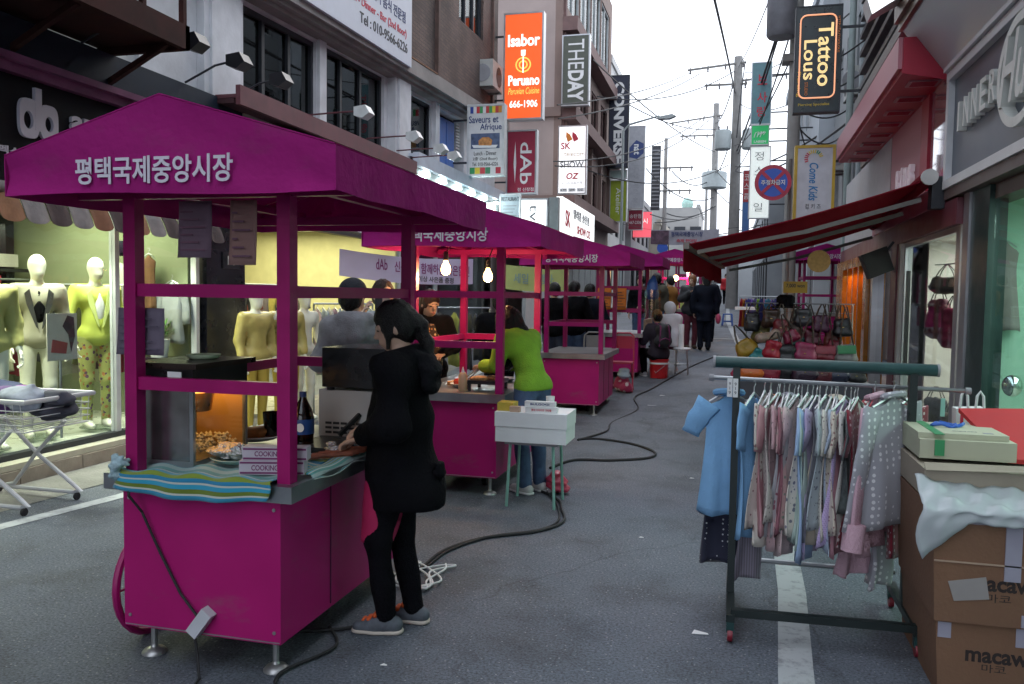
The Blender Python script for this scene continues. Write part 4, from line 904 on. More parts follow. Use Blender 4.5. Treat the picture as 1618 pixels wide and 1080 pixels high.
# right hand signs
t = blade('tattoo_sign', 'black tattoo and piercing sign with orange neon outline', .97, 1.72, 15.0, 4.82, 6.60, mat('black_teal_face', (.012, .022, .026), .3, var=.5, vs=6), FR_DARK, .2, .02, 2.6); Yf = 15.0
NEO = emit('neon_peach', (.9, .40, .22), .9); LGY = emit('lit_cream', (.9, .68, .30), .75)
def rrect(x0, x1, z0, z1, r, Y):
    P = []
    for cx, cz, a in ((x1-r, z1-r, 0), (x0+r, z1-r, 90), (x0+r, z0+r, 180), (x1-r, z0+r, 270)):
        P += [(cx+r*math.cos(R(a+q)), Y, cz+r*math.sin(R(a+q))) for q in (0, 22, 45, 67, 90)]
    return P
MB().tube(rrect(1.05, 1.62, 5.06, 6.44, .1, Yf-.02), .013, 6, closed=True).build('neon_outline', NEO, t, smooth=True)
sl(t, 'Tattoo', 1.46, Yf, 5.78, .24, 1.05, LGY, rot=-90, bold=.015); sl(t, 'Lous', 1.22, Yf, 5.70, .21, .66, LGY, rot=-90, bold=.012); sl(t, 'Piercing', 1.045, Yf, 5.30, .07, .42, KY, rot=-90); sl(t, 'Piercing Specialist', 1.30, Yf, 4.95, .5, .055, KY); sl(t, 'HTTP://TATTOOLOUS', 1.665, Yf, 6.1, .035, .6, KO, rot=-90); sl(t, 'STUDIO', 1.17, Yf, 5.22, .05, .22, KO, rot=-90)
t = blade('kids_sign', 'white children shop sign in yellow frame with sunburst', 1.06, 1.74, 15.5, 2.98, 4.36, mat('pale_kids_face', (.55, .56, .60), .5), mat('yellow_frame', (.55, .36, .03), .45), .2, .05, 2.6); Yf = 15.5
for i in range(13):
    a = R(20+i*(200-20)/12.); c_ = [KR, KR, KR, KR, KR, KY, KY, KY, KY, KGN, KGN, KY, KY][12-i]
    MB().bar((1.38+.10*math.cos(a), Yf-.004, 4.12+.10*math.sin(a)), (1.38+.16*math.cos(a), Yf-.004, 4.12+.16*math.sin(a)), .018, .008, up=(0, 1, 0)).build('sun_ray', c_, t)
sl(t, 'Come Kids', 1.385, Yf, 3.72, .15, .66, mat('ink_blue', (.03, .2, .45), .6), rot=-90, bold=.015, shear=.2); sl(t, '컴 키 즈', 1.39, Yf, 3.29, .26, .09, K)
NP = thing('no_parking_sign', 'round blue no stopping sign with red ring and white lettering', 'road sign', (.69, 15.2, 3.7))
MB().lathe([(.31, 0), (.31, .015)], (.69, 15.2, 3.68), 40, axis='y').build('disc', mat('sign_red', (.45, .02, .06), .45), NP)
MB().lathe([(.245, -.004), (.245, 0)], (.69, 15.199, 3.68), 40, axis='y').build('blue_field', mat('sign_blue', (.03, .10, .48), .45), NP)
for s_ in (-1, 1): MB().bar((.69-.19, 15.19, 3.68-.19*s_), (.69+.19, 15.19, 3.68+.19*s_), .055, .006, up=(0, 1, 0)).build('cross_bar', MATS['sign_red'], NP)
sl(NP, '주정차금지', .69, 15.186, 3.68, .40, .09, KW, bold=.02)
MB().tube([(.98, 15.35, gz(15)), (.98, 15.35, 4.1)], .035, 8).build('pole', GRM, NP); MB().bar((.98, 15.33, 3.68), (.69, 15.22, 3.68), .03).build('bracket', GRM, NP)
t = blade('crocodile_sign', 'green sign with white crocodile shaped swoosh', .52, 1.08, 27.0, 6.42, 7.05, emit('lit_green_face', (.02, .34, .10), .45), FR_WHITE, .2, .03, 2.4); sl(t, 'LABIEN', .80, 27.0, 6.53, .36, .07, KW, bold=.02)
for i in range(3): MB().tube([(.62+.09*i, 26.99, 6.66), (.66+.09*i, 26.99, 6.80), (.74+.09*i, 26.99, 6.84), (.72+.09*i, 26.99, 6.72), (.86+.05*i, 26.99, 6.82)], .014, 5).build('swoosh', KW, t)
t = blade('pale_vertical_sign', 'pale lit vertical sign below the green crocodile sign', .50, 1.12, 26.5, 4.1, 6.30, emit('lit_pale_face', (.78, .84, .80), .55), FR_WHITE, .2, .03, 2.4)
for ch, z in (('정', 6.0), ('소', 5.55), ('일', 4.45)): sl(t, ch, .78, 26.5, z, .26, .26, KG)
t = blade('teal_vertical_sign', 'teal sign with red korean letters above the green sign', .50, 1.13, 27.5, 7.15, 9.1, mat('teal_face', (.12, .24, .27), .5), FR_ALU, .2, .03, 2.4)
for ch, z in (('보', 8.55), ('사', 8.0), ('랑', 7.55)): sl(t, ch, .84, 27.5, z, .3, .32, KR, bold=.01)
t = blade('red_blue_sign', 'narrow red and blue vertical sign beside the concrete pole', .36, .62, 30, 3.9, 6.1, mat('blue_face', (.05, .14, .35), .5), FR_ALU, .15, .02)
MB().box(.38, .60, 29.985, 29.998, 5.0, 6.08).build('red_half', mat('red_face', (.35, .03, .04), .5), t)
for ch, z in (('코', 5.85), ('스', 5.55), ('콤', 5.2)): sl(t, ch, .49, 29.985, z, .16, .2, KW)
# banner across the street
BN = thing('street_banner', 'long pale banner strung across the far end of the street', 'banner', (-2, 38, 4.1))
MB().sheet(lambda u, v: (-3.5+3.0*u, 38+.05*math.sin(u*9), 4.72-.66*v-.05*math.sin(math.pi*u)), 20, 4, .005).build('cloth', mat('pale_banner', (.42, .40, .45), .8, var=.12), BN, smooth=True)
lettering('평택국제중앙시장', (-1.9, 37.93, 4.50), (1, 0, 0), (0, 0, 1), 1.4, .22, KB, BN, .01, .02); lettering('축제 한마당', (-1.9, 37.93, 4.2), (1, 0, 0), (0, 0, 1), .9, .15, KR, BN, .01, .02)
MB().box(-3.5, -2.7, 37.92, 37.94, 4.05, 4.66).build('dark_picture', mat('banner_picture', (.12, .07, .10), .7, var=.6, vs=5), BN)
for a_, b_ in (((-3.5, 38, 4.7), (-4.9, 38, 5.0)), ((-.5, 38, 4.7), (2.3, 38, 5.0))): MB().tube([a_, b_], .01, 5).build('rope', FR_DARK, BN)
RS2 = thing('round_road_sign', 'small round blue road sign at the far left', 'road sign', (-3.6, 46, 3.5))
MB().lathe([(.3, 0), (.3, .02)], (-3.6, 46, 4.35), 24, axis='y').build('disc', MATS['sign_blue'], RS2); MB().tube([(-3.6, 46.05, 1.2), (-3.6, 46.05, 4.6)], .04, 6).build('pole', GRM, RS2)

# ================================================================== POLES AND WIRES
PC = mat('pole_concrete', (.27, .26, .25), .85, var=.15, vs=4); INS = mat('insulator', (.10, .09, .10), .4); TRF = mat('transformer_grey', (.38, .42, .42), .5, var=.08)
def pole(label, x, y, h, r, arms, trans=(), k=1.0):
    if k != 1:
        g0_ = gz(y); x, y, r = x*k, y*k, r*k; zf = lambda z: 1.65+(z-1.65)*k
        h = zf(g0_+h)-gz(y); arms = [(zf(z), a*k, b_*k, tl*k) for z, a, b_, tl in arms]; trans = [(dx*k, zf(z), rr*k, hh*k) for dx, z, rr, hh in trans]
    t = thing('utility_pole', label, 'utility pole', (x, y, gz(y)-.1), 'concrete utility poles')
    MB().tube([(x, y, gz(y)-.1), (x, y, gz(y)+h)], [r, r*.66], 12).build('shaft', PC, t, smooth=True)
    for z, xa, xb, tilt in arms:
        a = MB().bar((x+xa, y-.14, z-tilt), (x+xb, y-.14, z+tilt), .08, .09).build('crossarm', GRM, t)
        nI = 4
        for i in range(nI):
            u = i/(nI-1); xx = x+xa+(xb-xa)*(.05+.9*u); zz = z-tilt+2*tilt*(.05+.9*u)
            if abs(xx-x) > .15: MB().lathe([(.03, -.22), (.055, -.18), (.03, -.14), (.055, -.1), (.03, -.05), (.02, .12)], (xx, y-.14, zz), 8).build('insulator', INS, a)
    for dx, z, rr, hh in trans:
        MB().lathe([(rr*.9, 0), (rr, .04), (rr, hh-.05), (rr*.9, hh), (rr*.3, hh+.05)], (x+dx, y-.25, z), 14).build('transformer', TRF, t, smooth=True)
        for k in (-1, 1): MB().lathe([(.03, 0), (.05, .06), (.03, .1), (.05, .15), (.02, .2)], (x+dx+k*rr*.5, y-.25, z+hh+.02), 8).build('bushing', INS, t)
    return t
pole('concrete utility pole with two drum transformers and long crossarm', .09, 28, 8.7, .20, [(9.15, -1.6, .25, .08), (8.55, -1.05, .3, 0), (8.75, .15, 2.2, .1)], [(-.42, 6.45, .26, .62), (.42, 6.45, .24, .62)], 1.5)
pole('slimmer utility pole with a single transformer farther down the street', -.85, 42, 10, .2, [(10.4, -2.2, .3, .15), (9.6, -1.7, .3, 0)], [(0.0, 7.0, .6, .8)], 1.35)
pole('distant utility pole on the left with two short crossarms', -4.0, 52, 10, .16, [(9.6, -.5, 1.7, 0), (8.2, -.4, 1.6, 0)])
pole('far thin pole in front of the end building', -1.9, 66, 9, .14, [])
GP = thing('grey_service_pole', 'grey steel service pole in front of the grey tiled wall', 'pole', (1.62, 16.6, .3)); MB().tube([(2.25, 18.0, gz(18)), (2.25, 18.0, 10.5)], .07, 10).build('shaft', mat('grey_green_steel', (.27, .33, .33), .5), GP, smooth=True)
SW = thing('service_pole', 'thick weathered pole wrapped with cables beside the tattoo sign', 'pole', (1.05, 18.5, .4))
MB().tube([(1.22, 18.5, gz(18.5)), (1.22, 18.5, 10.2)], .13, 12).build('shaft', PC, SW, smooth=True)
MB().lathe([(.26, 0), (.3, .05), (.3, .8), (.2, .88)], (.90, 18.2, 7.05), 16).build('transformer', mat('dark_transformer', (.16, .16, .18), .5, var=.2), SW, smooth=True)
MB().box(.95, 1.35, 18.3, 18.7, 6.6, 6.75).build('bracket', GRM, SW)
MB().lathe([(.25, 0), (.28, .04), (.28, .75), (.2, .8)], (1.5, 18.3, 6.7), 14).build('transformer', TRF, SW, smooth=True)
SL = thing('street_lamp', 'grey street lamp arm reaching over the road from the left', 'street lamp', (-4.6, 36, 1))
MB().tube([(-4.35, 34, gz(34)), (-4.35, 34, 8.4), (-4.1, 34, 8.65), (-2.9, 34, 8.95)], [.07, .05, .045, .035], 8).build('mast', TRF, SL, smooth=True)
b = MB(); b.prism([(-3.0, 33.85, 8.88), (-2.4, 33.85, 8.98), (-2.25, 33.85, 8.9), (-2.5, 33.85, 8.8), (-2.95, 33.85, 8.8)], (0, .3, 0)); b.build('lamp_head', TRF, SL)
CB = mat('cable_black', (.012, .012, .016), .6)
def cable(label, a, b_, sag=.3, r=.014, n=14, grp='overhead cables'):
    def sc_(p):
        k = 1.5 if 27 < p[1] < 28.5 else (1.35 if 41.5 < p[1] < 42.5 else 1); return Vector((p[0]*k, p[1]*k, 1.65+(p[2]-1.65)*k))
    a, b_ = sc_(a), sc_(b_); r = max(r, .00062*(a.y+b_.y)/2); P = [a.lerp(b_, i/n)-Vector((0, 0, sag*4*(i/n)*(1-i/n))) for i in range(n+1)]
    return tag(MB().tube(P, r, 5).build('power_cable', CB), label, 'cable', grp)
cable('upper cable from the crossarm to the brown building', (-1.4, 27.9, 9.0), (-4.9, 23.4, 7.1), .25, .018)
cable('lower cable from the crossarm to the brown building', (-1.1, 27.9, 8.95), (-4.9, 23.6, 6.75), .3, .022)
cable('slack cable from the pole down to the telecom sign', (-.9, 28, 7.6), (-5.1, 24, 5.6), .55, .02)
cable('second slack cable running below its neighbour to the telecom sign', (-.8, 28, 7.45), (-5.1, 24.2, 5.5), .7, .018)
cable('thick cable rising steeply from the pole to the top of the picture', (.0, 27.9, 8.3), (-.65, 16.0, 8.1), -.1, .035)
cable('bundled cable descending beside the teal sign', (1.22, 18.4, 8.6), (.12, 27.8, 6.4), .2, .035)
cable('second bundled cable wound beside the first', (1.28, 18.4, 8.8), (.16, 27.8, 6.3), .35, .025)
cable('third loose cable from the wrapped pole', (1.2, 18.4, 7.6), (.1, 27.8, 5.8), .6, .02)
cable('drooping cable from pole to the grey tiled wall', (.1, 27.8, 5.75), (2.5, 19.5, 5.6), .5, .03)
cable('cable along the far wall at lamp height', (.1, 27.8, 5.9), (2.4, 25.5, 6.4), .3, .03)
cable('thin cable between the two concrete poles', (.0, 28, 8.8), (-.85, 42, 10.2), .5, .018)
cable('thin lower cable between the two concrete poles', (.0, 28, 7.2), (-.85, 42, 7.8), .6, .018)
cable('long faint cable crossing the sky to the left row', (-.85, 42, 8.8), (-5, 30, 10.2), .4, .016)
cable('faint cable from the slim pole to the distant left pole', (-.85, 42, 7.6), (-3.6, 52, 9.4), .7, .016)
cable('faint lower cable from the slim pole leftwards', (-.85, 42, 6.6), (-4.4, 44, 8.4), .8, .016)
cable('low cable strung near the end building', (-1.9, 66, 8.2), (-4.3, 46, 6.2), .4, .02)
cable('low cable crossing in front of the end building', (-4.4, 52, 5.6), (1.8, 48, 5.8), .4, .02)
cable('cable sagging past the round tank', (-4.4, 50, 6.1), (-.7, 42, 6.2), .3, .02)
cable('looped cable at the head of the near concrete pole', (.3, 27.8, 9.2), (.1, 27.7, 6.8), -.3, .016)
for i in range(5):
    cable(['topmost cable fixed to the tiled wall', 'second cable fixed to the tiled wall', 'third cable fixed to the tiled wall', 'fourth cable fixed to the tiled wall', 'lowest cable fixed to the tiled wall'][i], (1.22, 18.5, 6.4-i*.33), (2.52, 17+i*1.6, 6.7-i*.36), .15+.05*i, .018)

# ================================================================== MARKET STALLS
MAG = mat('magenta_enamel', (.41, .010, .148), .40, var=.10, vs=3, spec=.25, grime=.35)
MAGF = mat('magenta_canvas', (.39, .020, .205), .8, var=.14, vs=2.5, spec=.12, bump=.35, bs=18, transl=.22, grime=.18)
MAGD = mat('magenta_steel', (.34, .008, .125), .35, var=.12, spec=.3, vs=6)
STEEL = mat('brushed_steel', (.36, .38, .40), .35, .9, var=.25, vs=5)
STEELD = mat('dull_steel_feet', (.42, .42, .42), .4, .8)
WHT = mat('white_vinyl_letters', (.62, .58, .66), .6, var=.05)
RUB = mat('black_rubber', (.015, .015, .017), .7)
def make_stall():
    t = thing('market_stall', 'x', 'market stall', (0, 0, 0), 'magenta food stalls along the street')
    for nm, q in (('front_panel', (-.39, .39, -.70, -.68, .15, .78)), ('back_panel', (-.39, .39, .68, .70, .15, .78)), ('side_panel', (.37, .39, -.68, .68, .15, .78)), ('side_panel', (-.39, -.37, -.68, .68, .15, .78)), ('bottom_panel', (-.37, .37, -.68, .68, .16, .18))):
        MB().box(*q).build(nm, MAG, t)
    for y in (-.25, .25): MB().box(.39, .394, y-.004, y+.004, .17, .76).build('panel_seam', mat('dark_seam', (.08, .005, .04), .6), t)
    b = MB(); b.box(-.45, .47, -.75, .75, .825, .845).box(-.45, .47, -.75, -.735, .775, .825).box(-.45, .47, .735, .75, .775, .825).box(.455, .47, -.735, .735, .775, .825).box(-.45, -.435, -.735, .735, .775, .825); b.build('counter_top', STEEL, t)
    for x in (-.345, .405):
        for y in (-.67, .67): MB().box(x-.03, x+.03, y-.03, y+.03, .845, 2.05).build('post', MAGD, t)
    for y in (-.67, .67):
        for z in (1.24, 1.65): MB().box(-.315, .375, y-.018, y+.018, z-.028, z+.028).build('rail', MAGD, t)
        MB().box(-.62, .78, y-.02, y+.02, 2.045, 2.09).build('canopy_beam', MAGD, t)
    for x, zs in ((.405, (1.65,)), (-.345, (1.24, 1.65))):
        for z in zs: MB().box(x-.018, x+.018, -.64, .64, z-.026, z+.026).build('rail', MAGD, t)
        MB().box(x-.02, x+.02, -1.0, .82, 2.092, 2.13).build('canopy_beam', MAGD, t)
    x0, x1, y0, y1, zb, ze, zp, xm = -.65, .81, -1.04, .86, 2.02, 2.18, 2.39, .08
    rip = lambda u, v, a=.006: a*(math.sin(u*17+v*5)+.6*math.sin(u*31-v*9))
    def gable(yy, s_):
        def fn(u, v):
            x = x0+(x1-x0)*u; top = ze+(zp-ze)*(1-abs(2*u-1)); z = zb+(top-zb)*v+(.008*math.sin(u*math.pi*2) if v == 0 else 0)
            return (x, yy+s_*(.010*(1+math.sin(u*9+v*3))*v*(1-v)*4+.006*(1+math.sin(u*40+v*6))*(1-v)*u**3), z)
        return fn
    MB().sheet(gable(y0, 1), 28, 10, .004).build('front_gable', MAGF, t, smooth=True)
    MB().sheet(gable(y1, -1), 28, 6, .004).build('back_gable', MAGF, t, smooth=True)
    for s_, xe in ((1, x1), (-1, x0)):
        MB().sheet(lambda u, v: (xm+(xe-xm)*v, y0+(y1-y0)*u, zp+(ze-zp)*v-.022*math.sin(math.pi*v)*abs(math.sin(u*math.pi*2))+.003), 24, 8, -.004 if s_ < 0 else .004).build('roof_slope', MAGF, t, smooth=True)
        MB().sheet(lambda u, v: (xe+s_*(.006*math.sin(u*30)*v), y0+(y1-y0)*u, ze-(ze-zb)*v-.006*math.sin(u*math.pi*3)*v), 24, 4, .004).build('valance', MAGF, t, smooth=True)
    for yy in (y0+.03, -.1, y1-.03):
        MB().tube([(x0+.02, yy, ze-.03), (xm, yy, zp-.03), (x1-.02, yy, ze-.03)], .014, 6).build('roof_rib', MAGD, t)
    for xx in (x0+.02, x1-.02): MB().tube([(xx, y0+.03, ze-.035), (xx, y1-.03, ze-.035)], .014, 6).build('roof_rib', MAGD, t)
    lettering('평택국제중앙시장', (.05, y0-.006, 2.11), (1, 0, 0), (0, 0, 1), .70, .105, WHT, t, .003, .018)
    for x in (-.30, .32):
        for y in (-.62, .62):
            f = MB().tube([(x, y, .15), (x, y, .02)], .014, 8).build('foot', STEELD, t)
            MB().lathe([(.055, 0), (.055, .006), (.045, .018), (.018, .03), (.014, .04)], (x, y, 0), 18).build('foot_disc', STEELD, f, smooth=True)
    for x in (-.36, .36):
        for z in (.2, .73): MB().lathe([(.008, -.004), (.008, 0)], (x, -.70, z), 8, axis='y').build('rivet', STEELD, t)
    MB().box(-.385, .385, -.7015, -.70, .155, .16).build('kick_strip', STEELD, t)
    w = MB(); w.tube([(-.47, -.40+.26*math.cos(a), .27+.26*math.sin(a)) for a in [2*math.pi*i/28 for i in range(28)]], .018, 8, closed=True); w = w.build('wheel', MAGD, t, smooth=True)
    for i in range(6):
        a = math.pi*i/6; MB().tube([(-.47, -.40+.25*math.cos(a), .27+.25*math.sin(a)), (-.47, -.40-.25*math.cos(a), .27-.25*math.sin(a))], .006, 5).build('spoke', MAGD, w)
    MB().lathe([(.04, -.11), (.04, .05)], (-.48, -.40, .27), 10, axis='x').build('hub', STEELD, w)
    MB().lathe([(.06, -.02), (.06, .02)], (.2, .4, .07), 12, axis='x').build('caster', RUB, t); MB().lathe([(.06, -.02), (.06, .02)], (.2, -.35, .07), 12, axis='x').build('caster', RUB, t)
    return t
ST = make_stall(); ORG['stall0'] = (0, 0, 0)
spots = [(-2.19, 3.76, 0, 'nearest magenta stall with popcorn machine and striped towel'), (-2.19, 7.1, 0, 'second magenta stall lit by two bare bulbs'), (-2.05, 11.65, .03, 'empty magenta stall with bare steel counter'),
         (-1.92, 15.3, .16, 'magenta stall hung with orange price posters'), (-1.45, 22.6, .50, 'distant magenta stall glowing behind the standing couple'), (2.0, 20.6, .50, 'magenta stall glimpsed beside the orange wooden frame'), (-1.3, 27.5, .72, 'farthest magenta stall roof down the street')]
for i, (x, y, z, lb) in enumerate(spots):
    o = ST if i == 0 else copy_tree(ST)
    o.location = (x, y, z); o['label'] = lb
S1 = (-2.19, 3.76); CT = .846

# ---- goods on the first stall
PM = thing('popcorn_machine', 'glass and dark steel popcorn warmer on the nearest stall counter', 'popcorn machine', (-2.44, 3.38, CT))
DK = mat('black_enamel', (.015, .014, .016), .3, var=.2); px0, px1, py0, py1 = -2.60, -2.30, 3.17, 3.60
MB().box(px0, px1, py0, py1, CT, CT+.035).build('base', STEEL, PM); MB().box(px0-.02, px1+.03, py0-.02, py1+.03, 1.30, 1.325).build('lid', mat('bronze_dark', (.05, .035, .03), .3, .6), PM)
MB().box(px0, px1, py0, py1, 1.20, 1.30).build('top_box', DK, PM)
for x in (px0, px1-.018):
    for y in (py0, py1-.018): MB().box(x, x+.018, y, y+.018, CT+.035, 1.2).build('corner_post', STEEL, PM)
MB().box(px0+.018, px1-.018, py0+.004, py0+.009, CT+.035, 1.2).build('front_panel', mat('smoked_steel', (.30, .30, .30), .2, .9, var=.4), PM)
MB().box(px1-.008, px1-.003, py0+.018, py1-.018, CT+.035, 1.2).build('side_pane', GLASS, PM); MB().box(px0+.018, px1-.018, py1-.009, py1-.004, CT+.035, 1.2).build('rear_panel', mat('glow_tinted_steel', (.6, .36, .14), .4, .3), PM)  # orange glow of the heat lamp is painted into the rear panel colour
MB().box(px0+.003, px0+.008, py0+.018, py1-.018, CT+.035, 1.2).build('side_panel', STEEL, PM)
MB().lathe([(.03, 0), (.07, .0), (.085, .09), (.03, .1)], (-2.45, 3.4, 1.08), 14).build('kettle', mat('copper_kettle', (.5, .25, .1), .3, .8), PM, smooth=True)
MB().box(px0+.05, px1-.05, py0+.06, py1-.06, 1.19, 1.198).build('heat_lamp', emit('amber_lamp', (1, .45, .10), 12), PM)
b = MB()
for i in range(260):
    x, y = random.uniform(px0+.03, px1-.03), random.uniform(py0+.03, py1-.03); z = CT+.045+random.uniform(0, .06); r = random.uniform(.009, .014)
    vs = [(x+r*q[0], y+r*q[1], z+r*q[2]) for q in ((1,0,0), (-1,0,0), (0,1,0), (0,-1,0), (0,0,1), (0,0,-1))]
    b.add(vs, [(0,2,4), (2,1,4), (1,3,4), (3,0,4), (2,0,5), (1,2,5), (3,1,5), (0,3,5)])
b.build('popcorn', mat('popcorn_cream', (.72, .66, .55), .8, var=.2), PM, kind='stuff')
tag(MB().lathe([(.06, 0), (.075, .01), (.08, .022), (.075, .022), (.06, .008)], (-2.42, 3.42, 1.326), 16).build('paper_tray', mat('pale_green_paper', (.5, .6, .42), .7), smooth=True), 'pale green tray on top of the popcorn machine', 'tray')
# striped towel over the counter corner
def towelmat():
    m = mat('striped_towel', (.3, .5, .5), .95, var=0, sheen=.3); n, l = m.node_tree.nodes, m.node_tree.links
    t = n.new('ShaderNodeUVMap') if False else n.new('ShaderNodeTexCoord'); sp = n.new('ShaderNodeSeparateXYZ'); l.new(t.outputs['UV'], sp.inputs[0])
    c = n.new('ShaderNodeValToRGB'); c.color_ramp.interpolation = 'CONSTANT'; e = c.color_ramp.elements
    cols = [(0, (.03, .28, .45)), (.07, (.55, .58, .5)), (.1, (.14, .20, .02)), (.17, (.03, .33, .5)), (.24, (.5, .55, .5)), (.27, (.02, .2, .35)), (.33, (.2, .28, .03)), (.4, (.05, .38, .5)), (.5, (.55, .6, .55)), (.54, (.1, .3, .28)), (.62, (.3, .42, .4)), (.68, (.06, .25, .28)), (.75, (.45, .5, .46)), (.8, (.08, .3, .3)), (.9, (.4, .48, .45))]
    for i, (p, cc) in enumerate(cols):
        el = e[i] if i < 2 else e.new(p); el.position = p; el.color = (*cc, 1)
    fr = n.new('ShaderNodeMath'); fr.operation = 'FRACT'; l.new(sp.outputs[1], fr.inputs[0]); l.new(fr.outputs[0], c.inputs[0]); l.new(c.outputs[0], n['Principled BSDF'].inputs['Base Color']); return m
TOWEL = towelmat()
def uvsheet(name, fn, nu, nv, m, label=None, cat=None, rep=(1, 1), th=.005, parent=None, group=None):
    o = MB().sheet(fn, nu, nv, th).build(name, m, parent, smooth='all')
    uvl = o.data.uv_layers.new(name='UVMap'); N = (nu+1)*(nv+1)
    for lp in o.data.loops:
        k = lp.vertex_index % N; uvl.data[lp.index].uv = ((k % (nu+1))/nu*rep[0], (k//(nu+1))/nv*rep[1])
    if label: tag(o, label, cat, group)
    return o
def tw(u, v):   # v runs from the hanging edge to the back of the counter
    x = -2.58+.76*u; d = -.13*(1-.5*abs(u-.55)*1.6) if v < .25 else 0
    if v < .22: return (x+.02*math.sin(v*9), 3.0-.012*math.sin(u*20)-.008, CT+.012+(v-.22)/.22*(.07+.03*math.sin(u*3.1)))
    return (x, 3.0+(v-.22)/.78*.62, CT+.012+.008*math.sin(u*23+v*9)+.006*math.sin(v*31))
uvsheet('striped_towel', tw, 40, 30, TOWEL, 'blue green striped towel spread over the stall counter edge', 'towel', (1, 1.6))
def tw2(u, v): return (-1.80+.085*v+.004*math.sin(u*30), 3.2+1.1*u, CT+.012+(.006*math.sin(u*25) if v < .8 else -.02-.02*math.sin(u*9)**2))
uvsheet('striped_cloth', tw2, 40, 8, TOWEL, 'striped cloth edge along the customer side of the stall', 'cloth', (1, .8))
blob('towel_knot', [ell((-2.56, 2.99, CT+.02), (.028, .022, .055)), ell((-2.55, 3.02, CT+.055), (.028, .035, .016))], .006, mat('pale_blue_towel', (.35, .48, .52), .95, var=.4, vs=60), noise=folds(.009, 120, 60, 3)); tag(bpy.data.objects['towel_knot'], 'bunched pale blue towel end at the stall corner post', 'towel')
def carton(name, label, cat, x0, x1, y0, y1, z0, z1, m, txt=None, tm=None, group=None, ang=0, edge=None):
    t = thing(name, label, cat, ((x0+x1)/2, (y0+y1)/2, z0), group); c = ((x0+x1)/2, (y0+y1)/2)
    MB().box(x0, x1, y0, y1, z0, z1).build('box', m, t)
    if edge:
        for za, zb in ((z0+.004, z0+.012), (z1-.012, z1-.004)): MB().box(x0+.004, x1-.004, y0-.0015, y0, za, zb).build('printed_band', edge, t)
    if txt: lettering(txt, (c[0], y0, (z0+z1)/2), (1, 0, 0), (0, 0, 1), (x1-x0)*.62, (z1-z0)*.4, tm, t, .0015, .02)
    t.rotation_euler[2] = ang; return t
FOILM = mat('foil_carton_white', (.5, .44, .5), .5); PLUM = mat('plum_print', (.16, .02, .10), .5)
carton('foil_carton', 'lower cooking foil carton on the nearest stall counter', 'carton', -2.04, -1.76, 3.14, 3.21, CT+.014, CT+.074, FOILM, 'COOKING FOIL', PLUM, 'foil cartons', .28, PLUM)
carton('foil_carton', 'upper cooking foil carton stacked on its twin', 'carton', -2.03, -1.75, 3.15, 3.22, CT+.075, CT+.132, FOILM, 'COOKING FOIL', PLUM, 'foil cartons', .26, PLUM)
FOIL = mat('crumpled_foil', (.62, .60, .60), .22, .95, var=.2, bump=1.0, bs=70)
def plate(label, x, y, z, r, m, name='plate', grp='plates and trays of food'): return tag(MB().lathe([(r*.55, 0), (r*.8, .008), (r, .026), (r*.98, .028), (r*.75, .012), (.01, .01)], (x, y, z), 24).build(name, m, smooth=True), label, 'plate', grp)
plate('pale green plate of foil scraps behind the foil cartons', -2.17, 3.33, CT+.016, .13, mat('celadon_plate', (.35, .5, .45), .3))
tag(blob('foil_heap', [ell((-2.2+random.uniform(-.07, .07), 3.33+random.uniform(-.06, .06), CT+.05+random.uniform(0, .03)), (.04, .035, .02)) for _ in range(9)], .009, FOIL, noise=folds(.006, 90, 70, 3)), 'crumpled foil heaped on the green plate', 'foil')
plate('white plate of fried food near the cup', -2.42, 3.86, CT+.016, .14, KW)
tag(blob('fried_food', [ell((-2.48, 3.86, CT+.05), (.05, .05, .025)), ell((-2.42, 3.9, CT+.055), (.06, .05, .03)), ell((-2.5, 3.8, CT+.05), (.05, .04, .02))], .01, mat('fried_batter', (.35, .14, .04), .6, var=.4, vs=25), noise=folds(.006, 60, 60, 5)), 'browned fried snacks on the white plate', 'food')
tag(MB().lathe([(.035, 0), (.045, .13), (.043, .13), (.033, .01)], (-2.36, 3.92, CT+.03), 18).build('drink_cup', glass('cola_cup', (.09, .03, .02), .1), smooth=True), 'cup of dark cola standing on the plate', 'cup')
CO = thing('cola_bottle', 'large cola bottle with blue label beside the stall post', 'bottle', (-2.16, 3.98, CT))
MB().lathe([(.05, 0), (.055, .01), (.052, .05), (.055, .09), (.055, .16), (.045, .2), (.02, .25), (.016, .27)], (-2.06, 3.72, CT+.014), 18).build('bottle', glass('cola_plastic', (.10, .05, .04), .12), CO, smooth=True)
MB().lathe([(.056, .08), (.0565, .08), (.0565, .155), (.056, .155)], (-2.06, 3.72, CT+.014), 18).build('label', mat('blue_label', (.02, .07, .25), .4), CO, smooth=True); MB().lathe([(.018, .265), (.018, .29)], (-2.06, 3.72, CT+.014), 12).build('lid', KB, CO)
MB().lathe([(.022, -.002), (.022, .0)], (-2.045, 3.664, CT+.13), 16, axis='y').build('emblem', KW, CO)
WBX = thing('white_cooler', 'white vented appliance box under the microwave', 'appliance', (-2.0, 4.15, CT))
MB().box(-2.12, -1.78, 4.0, 4.36, CT+.005, 1.13).build('housing', mat('cream_enamel', (.50, .47, .44), .4, var=.06), WBX)
for i in range(3):
    for j in range(6): MB().box(-2.08+j*.045, -2.045+j*.045, 3.996, 4.001, CT+.05+i*.025, CT+.062+i*.025).build('vent_slot', K, WBX)
MW = thing('microwave', 'black microwave oven stacked on the white box', 'microwave', (-1.95, 4.15, 1.13))
MB().box(-2.08, -1.72, 3.96, 4.34, 1.15, 1.36).build('body', mat('gloss_black', (.008, .008, .010), .25), MW)
for x in (-2.05, -1.76):
    for y in (4.0, 4.3): MB().box(x-.015, x+.015, y-.015, y+.015, 1.13, 1.15).build('foot', RUB, MW)
